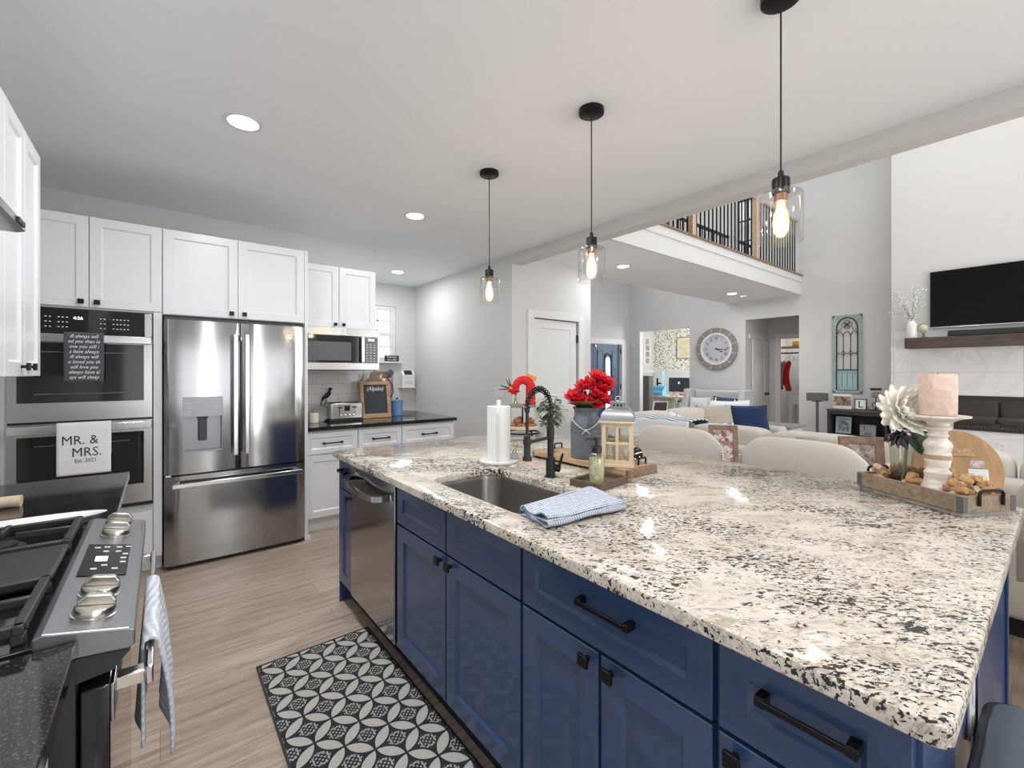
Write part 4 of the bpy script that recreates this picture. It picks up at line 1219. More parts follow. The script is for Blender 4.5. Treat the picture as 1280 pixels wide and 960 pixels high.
for x in (2.13, 2.40, 2.68):
    b = MB(); b.M = Matrix.Translation((x, 6.325, 1.36)) @ Matrix.Rotation(R(90), 4, 'X'); b.lathe([(0.012, 0), (0.012, 0.04), (0.045, 0.045), (0.05, 0.058), (0.04, 0.068), (0.0001, 0.07)], 20); b.build('round_knob', 'greyboard', r)


def cloth(u, v):
    x = 2.46 + 0.26 * u + 0.03 * (v - 0.5)
    return (x - 0.05 * (1 - v) * (u - .5), 6.29 + 0.02 * math.sin(u * 14) - 0.02 * (1 - v), 0.72 + 0.58 * v - 0.02 * math.sin(u * PI))


b = MB(); b.grid(cloth, 24, 14)
ap = tag(b.build('apron', 'pink', solid=0.006, smooth=70), 'dusty pink apron hanging from the rack under the nook window', 'apron')
b = MB(); b.tube([(2.63, 6.272, 1.29), (2.71, 6.262, 1.17), (2.715, 6.26, 1.06), (2.66, 6.258, 0.98)], 0.008, 6); b.tube([(2.60, 6.25, 0.93), (2.66, 6.25, 0.82), (2.67, 6.25, 0.72)], 0.012, 6); b.build('strap', 'foot', ap)
b = MB(); b.box(2.55, 2.59, 6.25, 6.256, 1.20, 1.28); b.build('tag', 'whitecloth', ap, smooth=0)

r = thing('light_switch', 'white double light switch on the wall behind the tiered stand', 'switch', (3.105, 4.13, 1.08))
b = MB(); b.box(3.103, 3.109, 4.055, 4.215, 1.075, 1.19); b.build('plate', 'trim', r, bevel=0.002)
for y in (4.095, 4.175):
    b = MB(); b.box(3.0995, 3.1035, y - 0.018, y + 0.018, 1.098, 1.167); b.build('rocker', 'white', r, bevel=0.001)

# ================================================================== ISLAND
# worktop with rounded front corners and an undermount sink cut-out
def slab(name, outer, hole, z0, z1, m):
    bm = bmesh.new()
    def ring(pts, z): return [bm.verts.new((p[0], p[1], z)) for p in pts]
    cx = (min(p[0] for p in outer) + max(p[0] for p in outer)) / 2; cy = (min(p[1] for p in outer) + max(p[1] for p in outer)) / 2
    outer = [(p[0] - cx, p[1] - cy) for p in outer]; hole = [(p[0] - cx, p[1] - cy) for p in hole]
    e = 0.006
    def inset(pts, d, sgn):
        n = len(pts); out = []
        for i in range(n):
            a = Vector(pts[i - 1]); b_ = Vector(pts[i]); c = Vector(pts[(i + 1) % n])
            t = (c - a).normalized(); nn = Vector((-t.y, t.x)); out.append(tuple(b_ + nn * d * sgn))
        return out
    loops = []
    for pts, sgn in ((outer, 1), (hole, -1)):
        top = ring(inset(pts, e, sgn), z1 - z0); t2 = ring(inset(pts, e * 0.3, sgn), z1 - z0 - e * 0.3); up = ring(pts, z1 - z0 - e); lo = ring(pts, e * 0.5); bot = ring(inset(pts, e * 0.5, sgn), 0)
        for A, B in ((top, t2), (t2, up), (up, lo), (lo, bot)):
            for i in range(len(A)): bm.faces.new((A[i], A[(i + 1) % len(A)], B[(i + 1) % len(A)], B[i]))
        loops.append((top, bot))
    for idx in (0, 1):
        ed = []
        for top, bot in loops:
            L = top if idx == 0 else bot
            for i in range(len(L)):
                x = bm.edges.get((L[i], L[(i + 1) % len(L)])) or bm.edges.new((L[i], L[(i + 1) % len(L)])); ed.append(x)
        bmesh.ops.triangle_fill(bm, edges=ed, use_beauty=True)
    bmesh.ops.recalc_face_normals(bm, faces=bm.faces[:])
    me = bpy.data.meshes.new(name); bm.to_mesh(me); bm.free()
    me.materials.append(M[m])
    me.polygons.foreach_set('use_smooth', [True] * len(me.polygons)); me.set_sharp_from_angle(angle=R(30))
    o = bpy.data.objects.new(name, me); COL.objects.link(o); o.location = (cx, cy, z0); o['_o'] = (cx, cy, z0)
    return o


IX0, IX1, IY0, IY1 = 0.792, 2.315, 0.092, 2.712
SX0, SX1, SY0, SY1 = 0.915, 1.268, 1.075, 1.735
top = slab('island_worktop', rrect(IX0, IX1, IY0, IY1, 0.022, 4), rrect(SX0, SX1, SY0, SY1, 0.075, 6), 0.868, 0.90, 'granite')
tag(top, 'long cream granite island worktop with brown and black flecks', 'countertop')

isl = 'navy cabinets of the island'


def island_unit(lab, y0, y1, fronts, sink=False):
    r = thing('base_cabinet', lab, 'cabinet', (1.14, (y0 + y1) / 2, 0), isl)
    b = MB()
    if sink:
        b.box(0.852, 1.44, y0 + 0.0005, y0 + 0.018, 0.11, 0.866); b.box(0.852, 1.44, y1 - 0.018, y1 - 0.0005, 0.11, 0.866); b.box(0.852, 1.44, y0 + 0.018, y1 - 0.018, 0.11, 0.128); b.box(1.42, 1.44, y0 + 0.018, y1 - 0.018, 0.128, 0.866)
        b.box(0.852, 0.868, y0 + 0.018, y1 - 0.018, 0.64, 0.866)
    else: b.box(0.852, 1.44, y0 + 0.0005, y1 - 0.0005, 0.11, 0.866)
    b.build('carcass', 'navy', r, smooth=0)
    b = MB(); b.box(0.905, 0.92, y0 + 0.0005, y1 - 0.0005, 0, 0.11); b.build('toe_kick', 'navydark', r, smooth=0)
    for kind, a0, a1, z0, z1, hw in fronts:      # a1 > a0 in y; fronts face -x
        dr = door(r, kind, (0.852, a1 - 0.0015, z0), wd=a1 - a0 - 0.003, h=z1 - z0, m='navy', rail=0.06 if kind == 'door' else 0.052, t=0.022, **FX)
        if hw is None: continue
        if hw[0] == 'k': knob(dr, (0.830, hw[1], hw[2]), (-1, 0, 0))
        else: pull(dr, (0.830, (a0 + a1) / 2 if len(hw) < 3 else hw[2], 0.795), (-1, 0, 0), hw[1])
    return r


ZT = 0.860
island_unit('narrow navy island cabinet at the far end beside the dishwasher', 2.472, 2.690, [('drawer', 2.475, 2.688, 0.688, ZT, ('p', 0.10)), ('door', 2.475, 2.688, 0.135, 0.682, ('k', 2.51, 0.655))])
island_unit('navy island sink cabinet with two doors and two false drawer fronts', 1.000, 1.876, [('drawer', 1.003, 1.437, 0.688, ZT, None), ('drawer', 1.440, 1.873, 0.688, ZT, None), ('door', 1.003, 1.437, 0.135, 0.682, ('k', 1.400, 0.655)), ('door', 1.440, 1.873, 0.135, 0.682, ('k', 1.474, 0.655))], True)
island_unit('navy island cabinet with one wide drawer above two doors', 0.420, 0.998, [('drawer', 0.423, 0.996, 0.688, ZT, ('p', 0.145, 0.682)), ('door', 0.423, 0.703, 0.135, 0.682, ('k', 0.667, 0.655)), ('door', 0.706, 0.996, 0.135, 0.682, ('k', 0.740, 0.655))])
island_unit('nearest navy island cabinet with drawer above a single door', 0.142, 0.418, [('drawer', 0.133, 0.416, 0.688, ZT, ('p', 0.13, 0.265)), ('door', 0.133, 0.416, 0.135, 0.682, ('k', 0.38, 0.655))])
p = MB(); p.box(0.835, 1.44, 2.692, 2.706, 0.0, 0.866); tag(p.build('end_panel', 'navy', smooth=0, bevel=0.002), 'navy panel closing the far end of the island', 'panel')
r = thing('end_panel', 'navy panel closing the near end of the island', 'panel', (1.5, 0.115, 0))
p = MB(); p.box(0.853, 1.40, 0.129, 0.1415, 0.0, 0.866); p.build('side', 'navy', r, smooth=0)
p = MB(); p.box(1.41, 2.215, 0.130, 0.1415, 0.0, 0.866); p.build('knee_wall', 'navy', r, smooth=0)
for x in (1.40, 2.19): p = MB(); p.box(x, x + 0.024, 0.122, 0.130, 0.0, 0.866); p.build('edge_trim', 'navy', r, bevel=0.002, smooth=0)
p = MB(); p.box(1.445, 1.465, 0.143, 2.69, 0.0, 0.866); tag(p.build('back_panel', 'navy', smooth=0), 'navy panel along the seating side of the island', 'panel')
r = thing('wall_outlet', 'white outlet plate on the near end of the island under the worktop', 'outlet', (1.32, 0.128, 0.62))
p = MB(); p.box(1.285, 1.36, 0.123, 0.1285, 0.61, 0.73); p.build('plate', 'trim', r, bevel=0.002)
for z in (0.64, 0.695):
    p = MB(); p.box(1.306, 1.339, 0.121, 0.1235, z - 0.017, z + 0.017); p.build('socket', 'mark', r, bevel=0.001)

# dishwasher
r = thing('dishwasher', 'stainless dishwasher built into the navy island', 'dishwasher', (1.1, 2.174, 0))
b = MB(); b.box(0.85, 1.42, 1.882, 2.466, 0.11, 0.864); b.build('body', 'plastic', r, smooth=0)
b = MB(); b.box(0.822, 0.85, 1.885, 2.463, 0.135, 0.858); b.build('door', 'steely', r, bevel=0.005)
b = MB(); pts = []
for i in range(17):
    q = i / 16; y = 1.915 + (2.435 - 1.915) * q; bow = 1 - (2 * q - 1) ** 2
    pts.append((0.820 - 0.048 * min(1, bow * 2.2), y, 0.790 - 0.028 * bow))
for i in range(16): b.bar(pts[i], pts[i + 1], 0.014, 0.026)
b.build('handle', 'chrome', r, smooth=50)
b = MB(); b.box(0.8216, 0.8222, 2.33, 2.40, 0.818, 0.826); b.build('badge', 'mark', r, smooth=0)
b = MB(); b.box(0.905, 0.92, 1.882, 2.466, 0.0, 0.13); b.build('toe_kick', 'foot', r, smooth=0)

# sink
r = thing('sink', 'undermount stainless sink set in the island worktop', 'sink', (1.09, 1.405, 0.665))
b = MB(); n = None
loops = []
for d, z, rad in ((-0.012, 0.866, 0.08), (0.0, 0.866, 0.08), (0.004, 0.85, 0.078), (0.012, 0.69, 0.07), (0.03, 0.672, 0.06), (0.07, 0.668, 0.045)):
    loops.append([(x, y, z) for x, y in rrect(SX0 - 0.006 + d, SX1 + 0.006 - d, SY0 - 0.006 + d, SY1 + 0.006 - d, rad, 6)])
vs = [p for L in loops for p in L]; n = len(loops[0])
fs = [(i * n + k, i * n + (k + 1) % n, (i + 1) * n + (k + 1) % n, (i + 1) * n + k) for i in range(len(loops) - 1) for k in range(n)]
fs.append(tuple((len(loops) - 1) * n + k for k in range(n)))
b.add(vs, fs); b.build('bowl', 'sinksteel', r, smooth=50, solid=0.002)
b = MB(); b.lathe([(0.045, 0), (0.045, 0.003), (0.035, 0.004), (0.03, 0.001), (0.0001, 0.001)], 28, (1.09, 1.405, 0.6695)); b.build('drain', 'chrome', r)

# faucet
fx, fy = 1.352, 1.426
r = thing('kitchen_faucet', 'black spring-neck kitchen faucet behind the sink', 'faucet', (fx, fy, 0.90))
b = MB(); b.lathe([(0.027, 0.0), (0.027, 0.004), (0.0205, 0.006), (0.0205, 0.085), (0.014, 0.088), (0.014, 0.165), (0.0165, 0.167), (0.0165, 0.225), (0.013, 0.228), (0.013, 0.27), (0.008, 0.272)], 24, (fx, fy, 0.9005)); b.build('column', 'matteblack', r)
dr_ = Vector((-0.99, 0.10, 0))
arc = []
for i in range(25):
    a = PI * i / 24; arc.append(Vector((fx, fy, 1.20)) + dr_ * (0.063 - 0.063 * math.cos(a)) + Vector((0, 0, 0.090 * math.sin(a))))
path = [Vector((fx, fy, 1.165))] + arc
b = MB(); b.tube(path, 0.0055, 8); b.build('hose', 'matteblack', r)
b = MB(); cp_ = []
tot = len(path) - 1; turns = 19
for i in range(turns * 12 + 1):
    q = i / (turns * 12) * tot; k = min(int(q), tot - 1); f = q - k
    p = path[k].lerp(path[k + 1], f); tg = (path[k + 1] - path[k]).normalized(); s = tg.cross(Vector((0.10, 0.99, 0))).normalized(); a2 = tg.cross(s)
    an = 2 * PI * i / 12; cp_.append(p + (s * math.cos(an) + a2 * math.sin(an)) * 0.0125)
b.tube(cp_, 0.0026, 5); b.build('spring', 'black', r)
hx2 = Vector((fx, fy, 0)) + dr_ * 0.126
b = MB(); b.lathe([(0.0001, 0.005), (0.020, 0.0), (0.020, 0.012), (0.0145, 0.022), (0.0145, 0.105), (0.007, 0.112), (0.007, 0.205), (0.0115, 0.207), (0.0115, 0.225), (0.0001, 0.226)], 22, (hx2.x, hx2.y, 0.985)); b.build('spray_head', 'matteblack', r)
b = MB(); b.bar((fx, fy, 1.075), tuple(hx2 + Vector((0, 0, 1.062))), 0.010, 0.012); b.lathe([(0.0175, 0), (0.0175, 0.02)], 18, (hx2.x, hx2.y, 1.055)); b.build('docking_arm', 'matteblack', r)
b = MB(); b.tube([(fx, fy, 0.945), (fx + 0.035, fy - 0.024, 0.935)], 0.0165, 16); b.tube([(fx + 0.03, fy - 0.02, 0.938), (fx + 0.012, fy - 0.055, 0.985), (fx + 0.006, fy - 0.07, 1.01)], [0.006, 0.006, 0.005], 8); b.build('lever', 'black', r)

# paper towel on its marble stand
r = thing('paper_towel_holder', 'white paper towel roll on a round marble stand beside the sink', 'paper towel holder', (1.372, 1.835, 0.90))
b = MB(); b.lathe([(0.0001, 0), (0.098, 0), (0.102, 0.004), (0.102, 0.012), (0.098, 0.016), (0.0001, 0.016)], 40, (1.372, 1.835, 0.9005)); b.build('base', 'marble', r)
b = MB(); b.lathe([(0.0195, 0.0), (0.0605, 0.0), (0.0605, 0.27), (0.0195, 0.27)], 40, (1.372, 1.835, 0.917)); 
b.box(1.372 - 0.0605, 1.372 - 0.058, 1.775, 1.835, 0.917, 1.187)
b.build('towel_roll', 'papertowel', r)
b = MB(); b.lathe([(0.007, 0), (0.007, 0.275), (0.012, 0.28), (0.0125, 0.298), (0.009, 0.302), (0.0001, 0.303)], 16, (1.372, 1.835, 0.917)); b.build('post', 'ceramic', r)
r = thing('salt_cube', 'tiny grey lettered cube on the marble stand of the paper towels', 'cube', (1.44, 1.80, 0.917))
b = MB(); b.at((1.432, 1.778, 0.9172), R(-35)); b.box(-0.017, 0.017, -0.017, 0.017, 0, 0.028); b.build('block', 'bevelgrey', r, bevel=0.002)
b = MB(); b.at((1.432, 1.778, 0.9172), R(-35)); 
for i in range(3): b.box(-0.012, 0.012, -0.0176, -0.017, 0.006 + i * 0.008, 0.009 + i * 0.008)
b.build('lettering', 'mark', r, smooth=0)
b = MB(); b.at((1.432, 1.778, 0.9172), R(-35))
for x in (-0.008, 0.006): b.tube([(x, 0, 0.028), (x - 0.003, 0, 0.036), (x + 0.004, 0, 0.042)], 0.002, 6)
b.build('loops', 'black', r)

# folded towel at the sink edge
def ftowel():
    b = MB()
    P = [Vector((0.905, 1.090, 0)), Vector((0.890, 0.955, 0)), Vector((1.222, 0.925, 0)), Vector((1.265, 1.120, 0))]  # corners round the outline
    def base(u, v):  # u along the length, v across
        a = P[0].lerp(P[3], u); c = P[1].lerp(P[2], u); return a.lerp(c, v)
    # serpentine section: three folded layers seen at the near edge
    def layer(k):
        def fn(u, v):
            p = base(u, v)
            h = 0.006 + k * 0.0115 + 0.003 * math.sin(u * 9 + k) * math.sin(v * 5 + k * 2)
            edge = max(0.0, (0.10 - v) / 0.10) if v < 0.10 else max(0.0, (v - 0.93) / 0.07)
            h -= 0.004 * edge * (1 if k == 2 else 0)
            h += 0.006 * max(0.0, 1 - u / 0.22) * (k - 0.6) * math.sin(v * 8 + 1.0)
            return (p.x + 0.004 * math.sin(v * 11 + k) * (1 if u < 0.02 else 0.4), p.y, 0.9025 + h)
        return fn
    for k in range(3): b.grid(layer(k), 30, 22, uv=True)
    # rolled folds joining layers along the long side nearest the viewer and at the ends
    for k, vv in ((0, 1.0), (1, 0.0)):
        def roll(u, t, k=k, vv=vv):
            p = base(u, vv); q = base(u, 1 - vv); out = (p - q).normalized()
            a = PI * t - PI / 2
            zz = 0.9025 + 0.006 + (k + 0.5) * 0.0115 + 0.0058 * math.sin(a) + 0.003 * math.sin(u * 9 + k) * math.sin(vv * 5)
            pp = p + out * 0.006 * math.cos(a); return (pp.x, pp.y, zz)
        b.grid(roll, 30, 6, uv=True)
    return b


tag(ftowel().build('dish_towel', 'bluetowel', solid=0.005, smooth=70), 'folded blue and white waffle towel lying at the sink edge', 'towel')

# soap bottle in its little wooden tray
r = thing('soap_tray', 'small square dark wooden tray holding the soap bottle', 'tray', (1.42, 1.21, 0.90))
tc = (1.424, 1.208); ta = R(13)
b = MB(); b.at((tc[0], tc[1], 0.9005), R(7)); b.box(-0.095, 0.095, -0.065, 0.065, 0.0, 0.010)
for q in ((-0.105, 0.105, -0.075, -0.063), (-0.105, 0.105, 0.063, 0.075), (-0.105, -0.093, -0.063, 0.063), (0.093, 0.105, -0.063, 0.063)): b.box(q[0], q[1], q[2], q[3], 0.0, 0.028)
b.build('body', 'darkbar', r, bevel=0.002)
sx_, sy_ = 1.392, 1.195
r = thing('soap_bottle', 'clear glass soap dispenser with black pump and floral print', 'soap bottle', (sx_, sy_, 0.911))
b = MB(); b.lathe([(0.0001, 0.0), (0.030, 0.0), (0.0325, 0.004), (0.0325, 0.10), (0.030, 0.112), (0.019, 0.124), (0.016, 0.128)], 28, (sx_, sy_, 0.9112), caps=False); b.build('bottle', 'soapglass', r)
b = MB(); b.lathe([(0.0001, 0.003), (0.0295, 0.003), (0.0295, 0.102), (0.0001, 0.102)], 24, (sx_, sy_, 0.9112), caps=False); b.build('soap', 'soapliquid', r)
b = MB(); b.lathe([(0.019, 0.124), (0.021, 0.126), (0.021, 0.150), (0.012, 0.154), (0.007, 0.156), (0.007, 0.172), (0.013, 0.174), (0.013, 0.186), (0.0001, 0.188)], 24, (sx_, sy_, 0.9112))
b.tube([(sx_, sy_, 1.092), (sx_ - 0.03, sy_ + 0.024, 1.092), (sx_ - 0.038, sy_ + 0.03, 1.085)], [0.006, 0.005, 0.004], 8); b.build('pump', 'plastic', r)
b = MB()
for an, z in ((-150, 0.085), (-163, 0.05), (-140, 0.03), (-170, 0.07)):
    c = Vector((sx_ + 0.0332 * math.cos(R(an)), sy_ + 0.0332 * math.sin(R(an)), 0.9112 + z)); o_ = Vector((math.cos(R(an)), math.sin(R(an)), 0)); tt = Vector((-o_.y, o_.x, 0))
    for k in range(5):
        a = 2 * PI * k / 5; d = tt * math.cos(a) + Vector((0, 0, 1)) * math.sin(a)
        q = [c + d * 0.002, c + d * 0.008 + (tt * -math.sin(a) + Vector((0, 0, 1)) * math.cos(a)) * 0.003 + o_ * 0.001, c + d * 0.011, c + d * 0.008 - (tt * -math.sin(a) + Vector((0, 0, 1)) * math.cos(a)) * 0.003 + o_ * 0.001]
        b.add([tuple(x) for x in q], [(0, 1, 2, 3)])
b.build('flower_print', 'ceramic', r, smooth=0)

# wooden riser board with iron handles
r = thing('riser_board', 'long low wooden riser board with iron handles behind the faucet', 'board', (1.70, 1.48, 0.90))
b = MB(); b.box(1.585, 1.80, 1.20, 1.80, 0.912, 0.938); b.build('board', 'riserwood', r, bevel=0.003)
for y in (1.182, 1.80): b = MB(); b.box(1.586, 1.799, y, y + 0.018, 0.9005, 0.938); b.build('end_cleat', 'framewood', r, bevel=0.003)
for y, s in ((1.225, -1), (1.775, 1)):
    b = MB(); b.tube([(1.715, y, 0.938), (1.715, y, 0.962), (1.72, y, 0.967), (1.765, y, 0.967), (1.77, y, 0.962), (1.77, y, 0.938)], 0.0045, 8); b.build('handle', 'black', r)

# milk can with red flowers
mx, my = 1.672, 1.505
r = thing('milk_can', 'grey metal milk can vase on the riser board', 'vase', (mx, my, 0.939))
b = MB(); b.lathe([(0.0001, 0.0), (0.072, 0.0), (0.076, 0.004), (0.076, 0.128), (0.0785, 0.130), (0.0785, 0.135), (0.076, 0.137), (0.076, 0.150), (0.0785, 0.152), (0.0785, 0.157), (0.076, 0.159), (0.074, 0.175), (0.060, 0.203), (0.058, 0.213), (0.058, 0.232), (0.066, 0.245), (0.067, 0.250), (0.062, 0.250), (0.054, 0.232), (0.054, 0.10), (0.0001, 0.1)], 40, (mx, my, 0.9385), caps=False); b.build('can', 'greycan', r)
for s in (0.85, -2.3):
    b = MB(); d = Vector((math.cos(s), math.sin(s), 0)); c = Vector((mx, my, 0.9385))
    b.tube([c + d * 0.075 + Vector((0, 0, 0.165)), c + d * 0.094 + Vector((0, 0, 0.18)), c + d * 0.09 + Vector((0, 0, 0.215)), c + d * 0.06 + Vector((0, 0, 0.225))], 0.004, 8); b.build('ear_handle', 'greycan', r)
b = MB(); F_ = Vector((-0.74, -0.67, 0)); S_ = Vector((0.67, -0.74, 0)); c = Vector((mx, my, 0.9385))
for s in (-1, 1):
    pts = [c + F_ * 0.079 * math.cos(a) + S_ * s * 0.079 * math.sin(a) + Vector((0, 0, 0.142 + 0.09 * (a / 1.6) ** 1.3)) for a in [i * 0.2 for i in range(0, 8)]]
    b.tube(pts, 0.003, 6)
for s in (-1, 1): b.tube([c + F_ * 0.081 + Vector((0, 0, 0.142)), c + F_ * 0.083 + S_ * s * 0.02 + Vector((0, 0, 0.125))], [0.004, 0.002], 6)
b.ball(c + F_ * 0.081 + Vector((0, 0, 0.143)), 0.007, 8, 6)
b.build('twine_bow', 'mark', r)


def petalmesh(b, o, d, up, L, W, curl, cup=0.15, n=4, tip=0.15, m=0, blunt=False):
    """one leaf or petal: starts at o, runs along d, curling towards -up"""
    o = Vector(o); d = Vector(d).normalized(); up = Vector(up); s = d.cross(up)
    if s.length < 1e-4: s = d.cross(Vector((1, 0, 0.1)))
    s.normalize(); up = s.cross(d).normalized()
    vs = []; p = o.copy(); dirn = d.copy()
    for i in range(n + 1):
        t = i / n
        wd = W * (math.sin(PI * min(1, (0.12 + 0.88 * t)) ** 0.9) * (1 - tip) + tip * (1 - t)) * 0.5
        if blunt: wd = W * 0.5 * max(0.0, math.sin(PI * (0.10 + 0.86 * t))) ** 0.6
        u2 = s.cross(dirn).normalized()
        for q in (-1, 0, 1): vs.append(tuple(p + s * wd * q + u2 * (cup * wd * abs(q))))
        p = p + dirn * (L / n)
        dirn = (dirn - u2 * (curl / n)).normalized()
    fs = []
    for i in range(n):
        for k in (0, 1): fs.append((i * 3 + k, i * 3 + k + 1, i * 3 + k + 4, i * 3 + k + 3))
    b.add(vs, fs, m)


def flower_head(b, c, ax, rad, rows, rng, W=0.5, curl=1.0, m=0, blunt=False):
    c = Vector(c); ax = Vector(ax).normalized()
    e1 = ax.cross(Vector((0.3, 0.2, 0.9))).normalized(); e2 = ax.cross(e1)
    for n, tilt, ln in rows:
        off = rng.random() * 6
        for k in range(n):
            a = 2 * PI * k / n + off + rng.uniform(-.1, .1); rdir = e1 * math.cos(a) + e2 * math.sin(a)
            d = ax * math.cos(tilt) + rdir * math.sin(tilt)
            up = -(ax * -math.sin(tilt) + rdir * math.cos(tilt))
            petalmesh(b, c + rdir * 0.004, d, -up, ln * rad * rng.uniform(.9, 1.1), W * rad, -curl if tilt < 0.6 else curl * 0.5, 0.2, m=m, blunt=blunt)


rg = random.Random(3)
r = thing('red_flowers', 'bunch of red fabric flowers with green leaves in the grey milk can', 'flowers', (mx, my, 1.03))
heads = [(-0.01, 0.07, 0.415), (0.03, 0.02, 0.345), (-0.05, 0.055, 0.365), (-0.075, -0.035, 0.335), (0.055, 0.045, 0.405), (0.065, 0.0, 0.30), (0.01, -0.01, 0.30), (-0.03, 0.03, 0.31), (0.04, 0.085, 0.35)]
R_ = Vector((0.7825, -0.6226, 0)); Fw = Vector((0.6226, 0.7825, 0))
hpos = []
for u, dpt, z in ((0.055, 0, 0.392), (0.02, 0.02, 0.36), (-0.012, 0.0, 0.345), (-0.06, 0.0, 0.300), (-0.042, -0.02, 0.285), (0.075, -0.01, 0.345), (0.05, -0.03, 0.310), (0.03, -0.03, 0.270), (0.075, 0.0, 0.285), (0.095, 0.01, 0.370)):
    hpos.append(Vector((mx, my, 0.9385)) + R_ * (u + 0.005) + Fw * dpt + Vector((0, 0, z)))
for p in hpos:
    b = MB(); ax = (p - Vector((mx, my, 1.12))).normalized() + Vector((-0.25, -0.3, 0.15)); flower_head(b, p, ax, 0.056, [(5, 0.25, 0.6), (7, 0.8, 0.85), (9, 1.3, 1.0)], rg, 0.72, 0.9, blunt=True)
    b.build('flower_head', 'redpetal', r, smooth=60, solid=0.0008)
b = MB()
for p in hpos: b.tube([p, Vector((mx, my, 1.14)) + (p - Vector((mx, my, p.z))) * 0.4, (mx, my, 1.045)], 0.0025, 6)
b.build('stems', 'stem', r)
for k in range(13):
    a = k * 2.4; b = MB(); st = Vector((mx, my, 1.175)) + Vector((math.cos(a), math.sin(a), 0)) * 0.03
    petalmesh(b, st, Vector((math.cos(a), math.sin(a), 0.9 + 0.4 * (k % 3))), (0, 0, 1), 0.085, 0.055, 0.8, 0.3, 5); b.build('leaf', 'leaf' if k % 3 else 'darkleaf', r, smooth=60, solid=0.0006)

# glass jar with sage foliage
jx, jy = 1.628, 1.715
r = thing('glass_jar', 'clear glass jar vase left of the grey milk can', 'jar', (jx, jy, 0.939))
b = MB(); b.lathe([(0.0001, 0.0), (0.040, 0.0), (0.043, 0.004), (0.043, 0.12), (0.034, 0.138), (0.034, 0.158), (0.036, 0.16)], 28, (jx, jy, 0.9385), caps=False); b.build('jar', 'glass', r)
r = thing('sage_foliage', 'pale sage green foliage stems in the clear glass jar', 'foliage', (jx, jy, 0.945))
tips = []
b = MB()
for k in range(15):
    a = k * 2.399; rr = 0.02 + 0.055 * ((k * 7) % 10) / 10; h = 0.21 + 0.10 * ((k * 3) % 7) / 7
    tp = Vector((jx, jy, 0.9385)) + Vector((math.cos(a) * rr, math.sin(a) * rr, h)); bs = Vector((jx - math.cos(a) * 0.018, jy - math.sin(a) * 0.018, 0.945))
    md_ = bs.lerp(tp, 0.55) + Vector((0, 0, 0.02)); tips.append((bs, md_, tp)); b.tube([bs, md_, tp], 0.0022, 6)
b.build('stems', 'sage', r)
for bs, md_, tp in tips:
    for q in range(9):
        t = 0.1 + 0.9 * q / 8; p = md_.lerp(tp, t); a = q * 2.4 + tp.x * 90; b = MB()
        petalmesh(b, p, Vector((math.cos(a), math.sin(a), 0.15 - 0.5 * (q % 2))), (0, 0, 1), 0.056, 0.040, 0.7, 0.15, 4); b.build('leaf', 'sage', r, smooth=60, solid=0.0006)

# lantern
r = thing('lantern', 'pale wooden lantern with zinc roof on the riser board', 'lantern', (1.640, 1.290, 0.939))
LM = Matrix.Translation((1.648, 1.288, 0.9385)) @ Matrix.Rotation(R(-56), 4, 'Z')
hw = 0.067
b = MB(); b.M = LM; b.box(-hw - 0.006, hw + 0.006, -hw - 0.006, hw + 0.006, 0, 0.014); b.build('base', 'pine', r, bevel=0.002)
b = MB(); b.M = LM; b.box(-hw - 0.012, hw + 0.012, -hw - 0.012, hw + 0.012, 0.196, 0.206); b.build('cap', 'pine', r, bevel=0.002)
b = MB(); b.M = LM
for sx in (-1, 1):
    for sy in (-1, 1): b.box(sx * (hw - 0.008) - 0.008, sx * (hw - 0.008) + 0.008, sy * (hw - 0.008) - 0.008, sy * (hw - 0.008) + 0.008, 0.014, 0.196)
for s in (-1, 1):
    b.box(-hw + 0.016, hw - 0.016, s * (hw - 0.006) - 0.005, s * (hw - 0.006) + 0.005, 0.014, 0.032); b.box(-hw + 0.016, hw - 0.016, s * (hw - 0.006) - 0.005, s * (hw - 0.006) + 0.005, 0.176, 0.196)
    b.box(s * (hw - 0.006) - 0.005, s * (hw - 0.006) + 0.005, -hw + 0.016, hw - 0.016, 0.014, 0.032); b.box(s * (hw - 0.006) - 0.005, s * (hw - 0.006) + 0.005, -hw + 0.016, hw - 0.016, 0.176, 0.196)
    b.box(-0.006, 0.006, s * (hw - 0.006) - 0.005, s * (hw - 0.006) + 0.005, 0.032, 0.176); b.box(s * (hw - 0.006) - 0.005, s * (hw - 0.006) + 0.005, -0.006, 0.006, 0.032, 0.176)
    b.box(-hw + 0.016, hw - 0.016, s * (hw - 0.006) - 0.004, s * (hw - 0.006) + 0.004, 0.100, 0.112); b.box(s * (hw - 0.006) - 0.004, s * (hw - 0.006) + 0.004, -hw + 0.016, hw - 0.016, 0.100, 0.112)
b.build('window_frame', 'pine', r, bevel=0.001)
for s in (-1, 1):
    b = MB(); b.M = LM; b.box(-hw + 0.016, hw - 0.016, s * (hw - 0.006) - 0.001, s * (hw - 0.006) + 0.001, 0.03, 0.178); b.build('pane', 'glass', r, smooth=0)
    b = MB(); b.M = LM; b.box(s * (hw - 0.006) - 0.001, s * (hw - 0.006) + 0.001, -hw + 0.016, hw - 0.016, 0.03, 0.178); b.build('pane', 'glass', r, smooth=0)
prof = [(0.092, 0.206), (0.092, 0.212), (0.086, 0.232), (0.074, 0.25), (0.055, 0.262), (0.036, 0.266), (0.036, 0.282), (0.040, 0.284), (0.040, 0.288), (0.0001, 0.292)]
b = MB(); b.M = LM @ Matrix.Rotation(R(45), 4, 'Z'); b.lathe([(q * 1.16, z) for q, z in prof], 4, caps=False); b.build('roof', 'roofgrey', r, smooth=25)
b = MB(); b.M = LM
